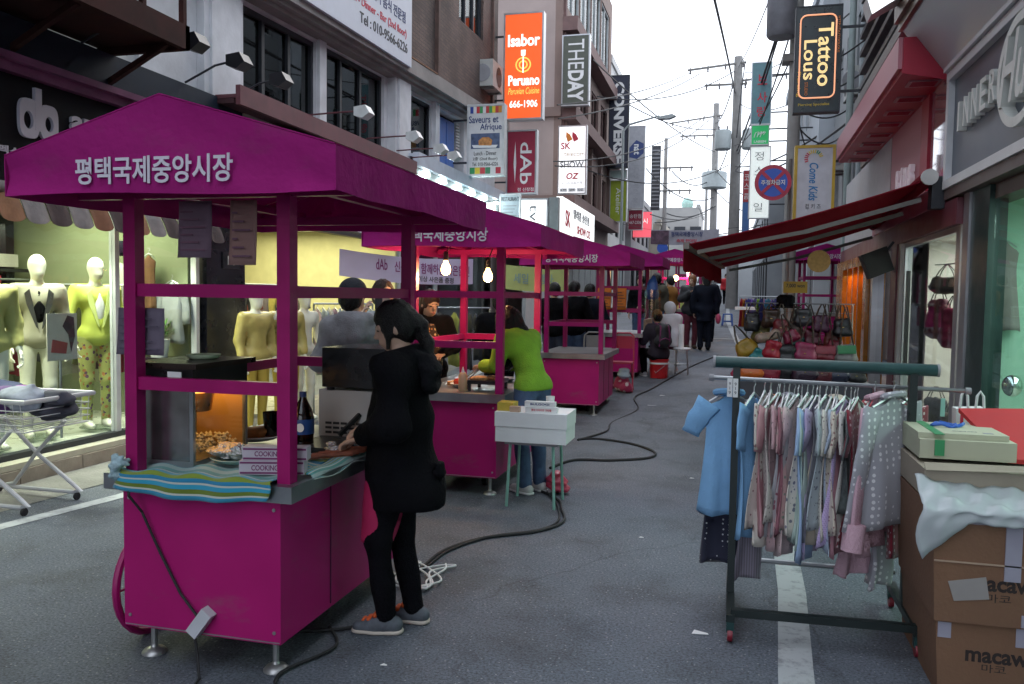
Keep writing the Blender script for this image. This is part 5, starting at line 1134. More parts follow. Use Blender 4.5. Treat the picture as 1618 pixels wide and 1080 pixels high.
MB().box(-1.719, -1.712, 3.99, 4.22, 1.17, 1.34).build('door', mat('smoke_door', (.02, .02, .022), .08), MW); MB().box(-1.712, -1.70, 4.2, 4.215, 1.18, 1.33).build('handle', FR_ALU, MW)
GR = thing('grill_plate', 'black grill pan with skewers on the stall counter', 'grill', (-2.0, 3.85, CT))
MB().box(-2.08, -1.80, 3.62, 3.95, CT+.016, CT+.045).build('pan', DK, GR); MB().bar((-1.95, 3.9, CT+.06), (-1.88, 4.0, CT+.16), .02).build('handle', DK, GR)
for i in range(5): tag(MB().tube([(-1.90+.012*i, 3.45+.045*i, CT+.03), (-1.73+.01*i, 3.6+.045*i, CT+.035)], .014, 7).build('sausage_skewer', mat('grilled_sausage', (.30, .09, .05), .4, var=.4, vs=30)), 'grilled sausage skewer, number %s of the row before the customer' % ['one', 'two', 'three', 'four', 'five'][i], 'skewer', 'sausage skewers')
for i, (x, y, r) in enumerate(((-1.76, 3.95, .05), (-1.84, 3.62, .04), (-1.80, 3.75, .035))): tag(blob('foil_ball', [ell((x, y, CT+.03+r*.5), (r, r*.9, r*.7))], .008, FOIL, noise=folds(.009, 80, 80, 11+i)), ['big crumpled foil bundle near the microwave', 'small foil bundle beside the cartons', 'flattened foil bundle among the skewers'][i], 'foil', 'foil bundles')
# notices taped to the first stall
def notice(label, x0, x1, y, z0, z1, m, ph=0, lines=0, grp='paper notices on the stalls', lm=None):
    o = MB().sheet(lambda u, v: (x0+(x1-x0)*u, y-.006*math.sin(u*4+ph)*v-.012*v*v, z1-(z1-z0)*v), 6, 6, .0015).build('paper_notice', m, smooth='all'); tag(o, label, 'notice', grp)
    for i in range(lines): MB().box(x0+.02, x1-.02-.03*(i % 3), y-.022, y-.0205, z0+(z1-z0)*(.12+.8*i/lines), z0+(z1-z0)*(.12+.8*i/lines)+(z1-z0)*.03).build('writing', lm or KG, o)
    return o
PAP = mat('mauve_paper', (.22, .145, .195), .8, var=.06, transl=.2); PAP2 = mat('peach_paper', (.30, .17, .15), .8, var=.06); PAP3 = mat('grey_paper', (.15, .125, .17), .8, var=.08)
notice('mauve notice hanging at the top of the nearest stall', -2.28, -2.12, 3.06, 1.79, 2.03, PAP, 0, 6, lm=mat('faded_ink', (.17, .08, .12), .8)); notice('peach notice hanging beside the mauve one', -2.03, -1.905, 3.06, 1.76, 2.03, PAP2, 2, 6, lm=MATS['faded_ink'])
notice('grey notice taped across the stall corner post', -2.66, -2.42, 3.14, 1.36, 1.57, PAP3, 1, 5, lm=mat('faded_ink2', (.10, .085, .12), .8))
tag(MB().box(-2.40, -2.33, 3.13, 3.135, 1.21, 1.29).build('price_card', KW), 'small white card taped to the popcorn machine', 'card')
# power strip and flex on the front panel
PS = thing('power_strip', 'white power socket strip dangling on the stall front panel', 'power strip', (-2.17, 3.03, .2))
MB().bar((-2.21, 3.035, .165), (-2.13, 3.035, .27), .055, .045, up=(0, 1, 0)).build('case', mat('white_plastic_case', (.55, .56, .6), .4), PS)
MB().tube([(-2.50, 3.0, CT+.0), (-2.49, 2.985, .76), (-2.46, 3.03, .68), (-2.38, 3.045, .5), (-2.28, 3.045, .33), (-2.17, 3.035, .22)], .006, 6).build('flex', RUB, PS); MB().tube([(-2.2, 3.03, .17), (-2.18, 3.02, .08), (-2.12, 2.95, .012), (-2.05, 2.7, .008), (-1.9, 2.3, .008)], .006, 6).build('flex', RUB, PS)

# ---- second stall: bulbs and cooking things
for i, (x, y, z) in enumerate(((-2.36, 6.72, 1.84), (-2.10, 7.12, 1.79))):
    t = thing('light_bulb', ['bare glowing bulb hung at the front of the second stall', 'bare glowing bulb hung deeper in the second stall'][i], 'bulb', (x, y, z), 'bare bulbs over the second stall')
    MB().lathe([(.012, -.055), (.035, -.04), (.043, -.008), (.035, .025), (.018, .055), (.016, .07)], (x, y, z+.03), 16).build('glass_bulb', emit('bulb_glow', (1, .56, .20), 18), t, smooth=True)
    MB().lathe([(.02, 0), (.024, .03), (.02, .07), (.008, .08)], (x, y, z+.10), 12).build('socket', RUB, t); MB().tube([(x, y, z+.17), (x+.03, y+.05, 2.07)], .005, 5).build('flex', RUB, t)
    point('bulb_light', (x, y, z-.04), 22, (1, .58, .26), .05)
C2 = .846
SB = thing('sauce_bottle', 'pale squeeze bottle of sauce on the second stall', 'bottle', (-2.13, 6.5, C2)); SAU = mat('peach_sauce', (.60, .36, .22), .4)
MB().lathe([(.036, 0), (.038, .01), (.038, .13), (.02, .155)], (-2.13, 6.52, C2), 16).build('body', SAU, SB, smooth=True); MB().lathe([(.016, .155), (.005, .2)], (-2.13, 6.52, C2), 10).build('nozzle', KW, SB)
for i, (x, y, sx, m_) in enumerate(((-2.22, 6.75, .10, 'white'), (-2.30, 7.2, .14, 'steel'), (-2.0, 7.35, .12, 'steel'))):
    tag(MB().lathe([(sx*.6, 0), (sx, .035), (sx*.97, .036), (sx*.58, .006)], (x, y, C2+.002), 20).build('food_tray', STEEL if m_ == 'steel' else KW, smooth=True), ['white tray of red tomatoes on the second stall', 'steel bowl at the back of the second stall', 'steel bowl near the cook in green'][i], 'tray', 'plates and trays of food')
for i in range(4): tag(blob('tomato', [ell((-2.25+.05*(i % 2), 6.73+.05*(i//2), C2+.05), (.034, .034, .03))], .009, mat('tomato_red', (.50, .05, .02), .25)), 'red tomato, %s in the white tray' % ['front left', 'front right', 'rear left', 'rear right'][i], 'tomato', 'tomatoes in the white tray')
HP = thing('hot_plate', 'black griddle on short legs at the front of the second stall', 'griddle', (-1.98, 6.72, C2)); MB().box(-2.10, -1.82, 6.52, 6.85, C2+.06, C2+.09).build('plate', DK, HP)
for x in (-2.08, -1.84):
    for y in (6.54, 6.83): MB().box(x-.012, x+.012, y-.012, y+.012, C2, C2+.06).build('leg', DK, HP)
tag(blob('fillings', [ell((-1.96+random.uniform(-.1, .1), 6.68+random.uniform(-.12, .12), C2+.1), (.03, .025, .015)) for _ in range(12)], .009, mat('cooked_filling', (.4, .2, .08), .6, var=.5, vs=40)), 'cooked filling scattered on the griddle', 'food')
for i in range(3): tag(MB().box(-2.4+.06*i, -2.35+.06*i, 6.9, 7.05, C2, C2+.03+.01*i).build('bread_roll', mat('bread_crust', (.48, .28, .12), .7, var=.3), smooth=True), ['first bread roll beside the bowls', 'second bread roll beside the bowls', 'third bread roll beside the bowls'][i], 'bread', 'bread rolls on the second stall')
# foam box on a green legged stool
SB2 = thing('stool', 'stool with pale green steel legs carrying the foam box', 'stool', (-1.45, 6.35, 0))
MB().box(-1.66, -1.24, 6.14, 6.5, .49, .51).build('seat', KG, SB2); LG = mat('pale_green_steel', (.22, .42, .36), .4)
for x, y in ((-1.62, 6.17), (-1.28, 6.17), (-1.62, 6.47), (-1.28, 6.47)): MB().tube([(x, y, .5), (x+(x+1.45)*.12, y+(y-6.32)*.15, 0)], .012, 8).build('leg', LG, SB2)
FB = thing('foam_box', 'white foam box with lid standing on the stool', 'box', (-1.45, 6.25, .51)); FOAM = mat('white_foam', (.82, .84, .85), .8, var=.04, bump=.1)
MB().box(-1.73, -1.17, 6.12, 6.50, .512, .63).build('tub', FOAM, FB); MB().box(-1.735, -1.165, 6.115, 6.505, .632, .745).build('lid', FOAM, FB)
carton('film_carton', 'white carton of cling film on the foam box, underneath', 'carton', -1.50, -1.25, 6.15, 6.21, .746, .79, KW, '롯데 이라이프 크린랩', KR, 'cartons on the foam box', .06); carton('film_carton', 'white carton of cling film on top of the other', 'carton', -1.51, -1.27, 6.17, 6.23, .791, .83, KW, 'BULGOGI', KB, 'cartons on the foam box', .02)
carton('yellow_carton', 'yellow food carton at the left end of the foam box', 'carton', -1.73, -1.60, 6.17, 6.32, .746, .81, mat('mustard_carton', (.5, .38, .05), .6), None, None, 'cartons on the foam box'); carton('peach_carton', 'small peach pack in front of the yellow carton', 'carton', -1.62, -1.54, 6.13, 6.17, .746, .79, mat('peach_carton', (.55, .38, .28), .6), None, None, 'cartons on the foam box')
tag(MB().lathe([(.03, 0), (.036, .1), (.034, .1), (.028, .004)], (-1.36, 6.42, .746), 14).build('paper_cup', KW, smooth=True), 'white paper cup behind the cartons', 'cup')
tag(blob('red_plastic_bag', [ell((-1.36, 6.70, .09), (.085, .07, .09)), ell((-1.31, 6.68, .05), (.07, .06, .05))], .011, mat('pink_red_plastic', (.50, .05, .10), .35), noise=folds(.012, 60, 44, 2)), 'pink red plastic bag on the ground behind the stool', 'bag')
# ---- third stall onwards
for i, (x0, x1) in enumerate(((-2.25, -2.01), (-1.98, -1.74))): notice(['left orange handwritten price poster', 'right orange handwritten price poster'][i], x0, x1, 14.52, 1.42, 1.80, mat('orange_paper', (.62, .17, .02), .7), i, 6, 'orange price posters', K)
tag(MB().sheet(lambda u, v: (-1.50+.35*u, 14.6+.02*math.sin(u*20), 1.78-.5*v), 10, 6, .003).build('plastic_sheet', glass('clear_plastic', (.8, .8, .82), .2, .15), smooth=True), 'clear plastic curtain on the stall with orange posters', 'plastic sheet')
tag(MB().box(-1.45, -1.40, 14.7, 15.9, 1.03, 1.25).build('snack_tray', mat('snack_mix', (.45, .30, .2), .6, var=.5, vs=14)), 'row of packed snacks along the fourth stall counter', 'snacks')
BC = mat('blue_plastic_bag', (.04, .13, .42), .4)
tag(blob('blue_bag', [cap((-1.30, 14.75, 2.0), (-1.32, 14.75, 1.72), .05, .13)], .02, BC, noise=folds(.012, 30, 10, 9)), 'blue plastic bag hanging from the stall canopy', 'bag')
RC = mat('red_chair_plastic', (.45, .03, .07), .4)
for i, (x, c_) in enumerate(((-2.10, KG), (-1.62, RC))):
    t = thing('folding_chair', ['dark folding chair behind the empty stall', 'red folding chair behind the empty stall'][i], 'chair', (x, 13.2, gz(13.2)), 'folding chairs'); g_ = gz(13.2)
    MB().tube([(x-.17, 13.1, g_), (x-.17, 13.25, g_+.5), (x-.16, 13.3, g_+.88), (x-.1, 13.31, g_+.93), (x+.1, 13.31, g_+.93), (x+.16, 13.3, g_+.88), (x+.17, 13.25, g_+.5), (x+.17, 13.1, g_)], .014, 6).build('frame', c_, t)
    MB().box(x-.17, x+.17, 13.0, 13.3, g_+.45, g_+.48).build('seat', c_, t); MB().sheet(lambda u, v: (x-.14+.28*u, 13.31, g_+.68+.2*v), 4, 4, .012).build('backrest', c_, t)
    for q in (-.16, .16): MB().tube([(x+q, 13.35, g_), (x+q, 13.02, g_+.46)], .012, 6).build('leg', c_, t)
tag(blob('red_printed_bag', [ell((-1.62, 13.2, gz(13)+.12), (.15, .15, .13)), ell((-1.53, 13.05, gz(13)+.09), (.1, .1, .09))], .022, pattern('red_white_print', 'floral', (.35, .02, .08), (.6, .5, .5), 9), noise=folds(.014, 20, 16, 4)), 'red and white printed sack beside the stall', 'sack')
tag(blob('pale_plastic_bag', [ell((-1.58, 13.1, gz(13)+.30), (.09, .09, .10))], .018, mat('pale_blue_plastic', (.45, .55, .62), .35), noise=folds(.016, 28, 26, 8)), 'knotted pale blue plastic bag on the sack', 'bag')
BK = thing('bucket', 'red plastic bucket stool under the person with the backpack', 'bucket', (-1.17, 14.8, gz(14.8))); g_ = gz(14.8)
MB().lathe([(.15, 0), (.155, .02), (.165, .30), (.175, .32), (.175, .34), (.13, .345)], (-1.17, 14.8, g_), 20).build('pail', mat('bucket_red', (.50, .015, .02), .35), BK, smooth=True); MB().lathe([(.178, 0), (.18, .015), (.178, .03)], (-1.17, 14.8, g_+.25), 20).build('rim_band', KW, BK); MB().tube([(-1.35, 14.8, g_+.28), (-1.21, 14.63, g_+.1), (-1.05, 14.66, g_+.24)], .006, 5).build('handle', KG, BK)
for i, (x, y, hh, m_, lb) in enumerate(((-.80, 15.3, .46, FR_ALU, 'white metal stool beside the bucket'), (-1.02, 15.6, .45, KW, 'white stool under the person in the white jacket'))):
    t = thing('stool', lb, 'stool', (x, y, gz(y))); g_ = gz(y); MB().lathe([(.02, 0), (.15, 0), (.155, .015), (.15, .03)], (x, y, g_+hh), 18).build('seat', KW, t)
    for a in range(4): q = R(45+90*a); MB().tube([(x+.12*math.cos(q), y+.12*math.sin(q), g_+hh), (x+.17*math.cos(q), y+.17*math.sin(q), g_)], .009, 6).build('leg', m_, t)
    MB().tube([(x+.145*math.cos(2*math.pi*k/12), y+.145*math.sin(2*math.pi*k/12), g_+.18) for k in range(12)], .007, 5, closed=True).build('ring', m_, t)
tag(MB().lathe([(.05, 0), (.05, .42), (.045, .43)], (-.82, 15.3, gz(15.3)+.49), 12).build('paper_roll', KW, smooth=True), 'white paper roll standing on the metal stool', 'paper roll')
BS = thing('stool', 'blue plastic step stool alone on the road', 'stool', (-.02, 28.2, gz(28.2))); g_ = gz(28.2); BSM = mat('blue_stool_plastic', (.03, .10, .38), .4)
MB().box(-.17, .13, 28.05, 28.35, g_+.36, g_+.40).build('seat', BSM, BS)
for x, y in ((-.15, 28.07), (.11, 28.07), (-.15, 28.33), (.11, 28.33)): MB().bar((x, y, g_+.37), (x*1.25, y+(y-28.2)*.25, g_), .06).build('leg', BSM, BS)
MB().box(-.16, .12, 28.06, 28.075, g_+.12, g_+.17).build('stretcher', BSM, BS)
# far stall glow and goods
for i in range(6): tag(MB().box(-1.75+.13*i, -1.66+.13*i, 21.95, 22.1, 1.35, 1.46+.05*(i % 3)).build('snack_box', mat('snack%d' % i, [(.6,.4,.1), (.6,.6,.55), (.5,.1,.05), (.6,.5,.2), (.2,.3,.1), (.6,.55,.5)][i], .5)), 'snack box on the distant stall, %s from its post' % ['first', 'second', 'third', 'fourth', 'fifth', 'sixth'][i], 'box', 'snacks on the distant stall')
for i, (x, z) in enumerate(((-1.05, 2.36), (-1.35, 2.15))):
    t = thing('light_bulb', ['warm bulb glowing over the couple at the distant stall', 'lower warm bulb inside the distant stall'][i], 'bulb', (x, 22.0, z), 'bulbs at the distant stall'); MB().lathe([(.02, -.07), (.07, -.03), (.07, .03), (.03, .08)], (x, 21.9, z), 12).build('glass_bulb', MATS['bulb_glow'], t, smooth=True); point('bulb_light', (x, 21.8, z-.1), 22, (1, .7, .4), .07)

# ================================================================== PEOPLE
def _hand():
    pr = [cap((x, .012, 0), (x*1.15, .082, .002), .0125, .0115) for x in (-.027, -.009, .009, .027)]
    for x, L_, c in ((-.030, .068, .35), (-.010, .078, .42), (.010, .073, .5), (.029, .058, .6)):
        p = np.array([x*1.1, .086, .001]); a = .15
        for fr, r1, r2 in ((.45, .0092, .0085), (.32, .0085, .0078), (.23, .0078, .0066)):
            q = p+np.array([x*.12*fr, math.cos(a)*L_*fr, -math.sin(a)*L_*fr]); pr.append(cap(p, q, r1, r2)); p = q; a += c
    pr += [cap((-.026, .02, -.004), (-.052, .05, -.012), .013, .0105), cap((-.052, .05, -.012), (-.058, .083, -.018), .0100, .0082)]
    return surf(pr, .0056, .007)
HANDV, HANDF = _hand()
SKIN = mat('skin', (.52, .33, .245), .5, var=.06, vs=14); HAIRB = mat('black_hair', (.006, .005, .005), .45, var=.3, vs=60, spec=.3, bump=.5, bs=160); HAIRD = mat('dark_brown_hair', (.035, .020, .015), .4, var=.3, vs=60, bump=.5, bs=160)
JD = dict(pelvis=(0, 0, .90), waist=(0, 0, 1.02), chest=(0, 0, 1.22), neck=(0, -.005, 1.385), head=(0, .015, 1.53),
          hipL=(-.085, 0, .87), hipR=(.085, 0, .87), kneeL=(-.09, .015, .47), kneeR=(.09, .015, .47), ankL=(-.085, -.01, .085), ankR=(.085, -.01, .085),
          shL=(-.165, 0, 1.325), shR=(.165, 0, 1.325), elL=(-.215, -.02, 1.06), elR=(.215, -.02, 1.06), wrL=(-.225, .06, .83), wrR=(.225, .06, .83))
def rotx(p, c, a):
    y, z = p[1]-c[1], p[2]-c[2]; return (p[0], c[1]+y*math.cos(a)-z*math.sin(a), c[2]+y*math.sin(a)+z*math.cos(a))
def lean(pose, a, c=(0, 0, .92)):
    """bend the upper body forward by a (radians) about the hips"""
    for k in ('waist', 'chest', 'neck', 'head', 'shL', 'shR', 'elL', 'elR', 'wrL', 'wrR'):
        pose[k] = rotx(pose.get(k, JD[k]), c, -a)
    return pose
class Fig:
    def __init__(s, label, loc, heading, h=1.65, pose=None, cat='person', name='person', group=None, res=.022, build=1.0, look=0, nod=0):
        s.J = {k: np.array((pose or {}).get(k, v), float) for k, v in JD.items()}; s.sc = h/1.65; s.res = res; s.b = build
        a = R(heading); s.Rm = np.array([[math.cos(a), -math.sin(a), 0], [math.sin(a), math.cos(a), 0], [0, 0, 1]]); s.loc = np.array(loc, float)
        s.t = thing(name, label, cat, tuple(loc), group)
        b = R(look); ny = R(nod)
        Rl = np.array([[math.cos(b), -math.sin(b), 0], [math.sin(b), math.cos(b), 0], [0, 0, 1]]) @ np.array([[1, 0, 0], [0, math.cos(ny), math.sin(ny)], [0, -math.sin(ny), math.cos(ny)]])
        s.Rh = Rl
    def T(s, p): return s.Rm @ (np.asarray(p, float)*s.sc)+s.loc
    def H(s, p): return s.J['head']+s.Rh @ np.asarray(p, float)      # head-local point
    def c(s, a, b, ra, rb=None): return cap(s.T(a), s.T(b), ra*s.sc, (ra if rb is None else rb)*s.sc)
    def e(s, c, r, head=False): return ell(s.T(c), np.array(r)*s.sc, s.Rm @ s.Rh if head else s.Rm)
    def torso(s, d=0):
        J = s.J; b = s.b
        return [s.c(J['hipL']*[.8, 1, 1]+[0, 0, .03], J['hipR']*[.8, 1, 1]+[0, 0, .03], .088*b+d), s.c(J['pelvis'], J['waist'], .10*b+d, .092*b+d), s.c(J['waist'], J['chest'], .092*b+d, .10*b+d),
                s.c(J['chest']+(J['shL']-J['chest'])*.42, J['chest']+(J['shR']-J['chest'])*.42, .098*b+d), s.c(J['shL']*.9+J['neck']*.1, J['shR']*.9+J['neck']*.1, .052*b+d*.8), s.c(J['chest'], J['neck'], .085*b+d, .05+d*.5)]
    def arm(s, q, d=0, end=0.0):
        J = s.J; w = J['wr'+q]+(J['el'+q]-J['wr'+q])*end
        return [s.c(J['sh'+q], J['el'+q], .050+d, .040+d), s.c(J['el'+q], w, .039+d, .028+d)]
    def leg(s, q, d=0, d2=None):
        J = s.J; d2 = d if d2 is None else d2
        return [s.c(J['hip'+q], J['knee'+q], .084*s.b+d, .056+d), s.c(J['knee'+q], J['ank'+q], .055+d, .036+d2)]
    def body(s, skin=SKIN, hands=True, feet=False, face=True):
        J = s.J; pr = s.torso()+s.arm('L')+s.arm('R')+s.leg('L')+s.leg('R')
        pr += [s.c(J['neck']-[0, 0, .02], J['head']-[0, .02, .06], .05, .046)]
        V, F = surf(pr, s.res, .03); Vs, Fs = [V], [F]; n = len(V)
        hd = [s.e(s.H((0, -.005, .022)), (.074, .090, .098), True), s.e(s.H((0, .022, -.045)), (.056, .064, .070), True), s.c(s.H((0, .03, -.085)), s.H((0, .055, -.088)), .026, .018), s.c(s.H((0, -.02, -.06)), J['neck'], .048, .05)]
        if face: hd += [s.c(s.H((0, .086, .008)), s.H((0, .104, -.026)), .007, .012), s.e(s.H((-.075, -.005, -.01)), (.010, .020, .030), True), s.e(s.H((.075, -.005, -.01)), (.010, .020, .030), True), s.c(s.H((-.02, .083, -.062)), s.H((.02, .083, -.062)), .009), s.c(s.H((-.045, .070, .018)), s.H((.045, .070, .018)), .014)]
        V, F = surf(hd, min(s.res, .010), .022); Vs.append(V); Fs.append(F+n); n += len(V)
        if hands:
            for q, mir in (('L', -1), ('R', 1)):
                d = s.J['wr'+q]-s.J['el'+q]; d = d/np.linalg.norm(d); pn = np.array([-mir*.9, 0, -.1]) if abs(d[2]) > .6 else np.array([0, 0, -1.0])
                x = np.cross(d, -pn); x /= np.linalg.norm(x)+1e-9; zz = np.cross(x, d); A = np.stack([x*mir if False else x, d, zz], 1)
                hv = HANDV.copy()
                if mir < 0: hv[:, 0] *= -1
                hv = (hv @ A.T)+s.J['wr'+q]; wv = (s.Rm @ (hv*s.sc).T).T+s.loc
                Vs.append(wv); Fs.append((HANDF[:, ::-1] if mir < 0 else HANDF)+n); n += len(wv)
        if feet:
            for q in 'LR':
                V, F = surf(s.footp(q, 0), s.res*.7, .02); Vs.append(V); Fs.append(F+n); n += len(V)
        o = mesh_obj('body', np.vstack(Vs), np.vstack(Fs), skin, s.t, smooth='all')
        if face and s.res < .028:
            for sx in (-.030, .030):
                ey = blob('eye', [s.e(s.H((sx, .079, .004)), (.013, .008, .0075), True)], .0045, mat('eye_dark', (.02, .015, .012), .2), o)
                blob('eyebrow', [s.c(s.H((sx*.5, .087, .024)), s.H((sx*1.6, .076, .025)), .0045, .003)], .004, HAIRB, o)
            blob('lips', [s.c(s.H((-.018, .091, -.062)), s.H((.018, .091, -.062)), .005)], .004, mat('lips', (.38, .14, .12), .4), o)
        return o
    def footp(s, q, d=0):
        a = s.J['ank'+q]; k = s.J['knee'+q]; ty = s.toe.get(q, (0, 1)) if hasattr(s, 'toe') else (0, 1)
        f = np.array([ty[0], ty[1], 0.]); f /= np.linalg.norm(f); z0 = a[2]-.085
        hz = np.array([a[0], a[1], z0])
        return [s.c(hz-f*.045+[0, 0, .042], hz+f*.05+[0, 0, .040], .036+d, .036+d), s.c(hz+f*.05+[0, 0, .036], hz+f*.135+[0, 0, .030], .036+d, .027+d), s.c(a, hz+[0, 0, .05], .036+d, .036+d)]
    def shoes(s, m, sole=None):
        for q in 'LR':
            z0 = s.T([0, 0, s.J['ank'+q][2]-.085])[2]
            V = blob('shoe', s.footp(q, .006), min(.014, s.res), m, s.t, .02, cuts=[((0, 0, z0+.002), (0, 0, -1)), ((0, 0, z0+.105*s.sc), (0, 0, 1))])
            if sole:
                blob('sole', [cap(p[1]*[1, 1, 0]+[0, 0, z0+.012], p[2]*[1, 1, 0]+[0, 0, z0+.012], p[3]+.004, p[4]+.004) for p in s.footp(q, .006)[:2]], .012, sole, V, .02, cuts=[((0, 0, z0+.001), (0, 0, -1)), ((0, 0, z0+.022), (0, 0, 1))])
    def top(s, m, d=.018, hem=.86, name='jacket', sleeve=.1, amp=.006, skirt=None, seed=1, k=.035, collar=True, arms='LR', extra=()):
        pr = s.torso(d)+[x for q in arms for x in s.arm(q, d*.9, sleeve)]+list(extra)
        cuts = [(s.T((0, 0, hem)), (0, 0, -1))]
        if skirt: pr += [s.c(np.array(skirt[0]), np.array(skirt[1]), skirt[2], skirt[3])]
        nk = s.J['neck']; cuts.append((s.T(nk+np.array([0, 0, .03 if collar else .0])), s.Rm @ np.array([0, .3, 1.0])))
        return blob(name, pr, s.res, m, s.t, k, cuts, folds(amp, 16, 9, seed))
    def trousers(s, m, d=.014, waist=.98, d2=.02, name='trousers', amp=.004, seed=3, low=.07):
        J = s.J; pr = [s.c(J['hipL']*[.8, 1, 1]+[0, 0, .03], J['hipR']*[.8, 1, 1]+[0, 0, .03], .088*s.b+d), s.c(J['pelvis'], J['waist'], .10*s.b+d, .09*s.b+d)]+s.leg('L', d, d2)+s.leg('R', d, d2)
        return blob(name, pr, s.res, m, s.t, .025, [(s.T((0, 0, waist)), (0, 0, 1))] if waist else [], folds(amp, 14, 12, seed))
    def hair(s, m=HAIRB, extra=(), big=1.0, face=True, k=.03, fringe=0):
        pr = [s.e(s.H((0, -.012, .034)), (.085*big, .100*big, .100*big), True), s.e(s.H((0, -.045, -.01)), (.078*big, .066*big, .085*big), True)]+[s.c(s.H(a) if hh else a, s.H(b) if hh else b, r1, r2) for a, b, r1, r2, hh in extra]
        sh = [[s.e(s.H((0, .090, -.050+fringe)), (.066, .060, .096), True)]] if face else []
        rr = np.random.default_rng(5)
        return blob('hair', pr, min(s.res, .011), m, s.t, k, (), lambda P: .0025*np.sin(P[..., 0]*160+np.sin(P[..., 2]*30)*2)+.0025*np.sin(P[..., 1]*170), sh)
BLKC = mat('black_cloth', (.0035, .0035, .005), .9, var=.35, vs=7, bump=.4, bs=60, spec=.12); BLKC2 = mat('black_knit', (.004, .004, .006), .9, var=.3, spec=.12, bump=.5, bs=120)
DENIM = mat('blue_denim', (.06, .10, .19), .85, var=.3, vs=14, bump=.3, bs=150); DENIMD = mat('dark_denim', (.025, .035, .06), .85, var=.3, vs=14)
NAVY = mat('navy_cloth', (.006, .008, .016), .85, var=.3, vs=10, spec=.15)

# -- woman in the long black jacket at the nearest stall
pose = dict(kneeL=(-.085, .09, .47), ankL=(-.075, .05, .085), kneeR=(.08, .02, .47), ankR=(.08, -.05, .085), elL=(-.225, -.03, 1.06), wrL=(-.13, .16, .98), elR=(.225, .0, 1.06), wrR=(.12, .18, 1.0), head=(0, .035, 1.515), neck=(0, .0, 1.385))
f = Fig('person in long black jacket with ponytail standing at the nearest stall', (-1.53, 3.72, 0), 97, 1.62, pose, res=.016, look=12, nod=16)
f.toe = {'L': (-.1, 1), 'R': (.12, 1)}
f.body(); f.trousers(BLKC2, .012, d2=.016)
f.top(BLKC, .034, .63, 'jacket', .06, .016, ((0, -.02, 1.05), (0, -.02, .62), .14, .20), 2, .045, extra=[f.c((-.09, -.07, 1.375), (.09, -.07, 1.375), .045), f.c((0, -.11, 1.34), (0, -.12, 1.25), .06, .06), f.c((0, .07, 1.0), (0, .07, .70), .10, .115)])
blob('hood', [f.c((-.08, -.09, 1.37), (.08, -.09, 1.37), .045), f.c((-.05, -.13, 1.33), (.05, -.13, 1.33), .055), f.e((0, -.15, 1.27), (.10, .045, .09))], .012, mat('black_hood_cloth', (.006, .006, .008), .9, var=.4, vs=20, spec=.15, bump=.5, bs=50), f.t, .03, (), folds(.008, 40, 30, 8))
blob('apron', [f.c((-.06, .07, .72), (-.065, .095, .48), .095, .085), f.c((.06, .06, .72), (.06, .07, .50), .085, .08)], .015, mat('crimson_apron', (.42, .012, .085), .8, var=.12), f.t, .04, [(f.T((0, 0, .455)), (0, 0, -1)), (f.T((0, -.01, 0)), f.Rm @ np.array([0, -1, 0]))], folds(.004, 20, 12, 4))
f.hair(HAIRB, [((.0, -.06, 1.56), (.0, -.10, 1.53), .034, .030, False), ((.0, -.10, 1.53), (.005, -.128, 1.44), .027, .029, False), ((.005, -.128, 1.44), (.0, -.145, 1.33), .028, .024, False), ((.0, -.145, 1.33), (.012, -.15, 1.19), .023, .006, False), ((-.06, .03, .0), (-.062, .055, -.09), .02, .008, True)], 1.05)
f.shoes(mat('grey_trainers', (.09, .10, .12), .7, var=.3, vs=30), mat('pale_sole', (.55, .48, .42), .6))
for q in 'LR':
    a = f.J['ank'+q]; blob('laces', [f.c(a+[-.02, .05, .006], a+[.02, .05, .006], .014), f.c(a+[-.02, .08, -.014], a+[.02, .08, -.014], .014), f.c(a+[-.018, .11, -.024], a+[.018, .11, -.024], .012)], .008, mat('orange_laces', (.62, .10, .02), .7), f.t, .01)
tag(blob('black_pouch', [ell((-1.325, 3.72, .80), (.03, .045, .05))], .012, BLKC, noise=folds(.006, 60, 50, 2)), 'small black pouch at the hip of the person with the ponytail', 'pouch')

# -- hooded grey sweatshirt, behind the first stall
f = Fig('person in grey hooded sweatshirt and dark cap with back half turned', (-2.66, 5.55, 0), 35, 1.74, dict(elL=(-.24, .02, 1.08), wrL=(-.14, .22, 1.02), elR=(.25, .02, 1.08), wrR=(.14, .24, 1.05)), res=.02, build=1.15, look=-45)
GREYH = mat('grey_fleece', (.20, .20, .215), .95, var=.2, vs=18, bump=.4, bs=120)
f.body(); f.trousers(DENIMD); f.top(GREYH, .026, .82, 'sweatshirt', .08, .013, None, 5, .03, extra=[f.c((-.09, -.08, 1.39), (.09, -.08, 1.39), .055), f.c((0, -.12, 1.36), (0, -.15, 1.27), .08, .06), f.c((-.10, .0, 1.39), (-.05, .07, 1.36), .045, .04), f.c((.10, .0, 1.39), (.05, .07, 1.36), .045, .04)]); f.hair(HAIRB, (), 1.02); f.shoes(BLKC)
blob('cap', [f.e(f.H((0, -.008, .045)), (.094, .110, .098), True)], .011, mat('dark_navy_knit', (.012, .014, .022), .9, bump=.5, bs=140), f.t, .03, [(f.T(f.H((0, 0, .005))), (0, 0, -1))])

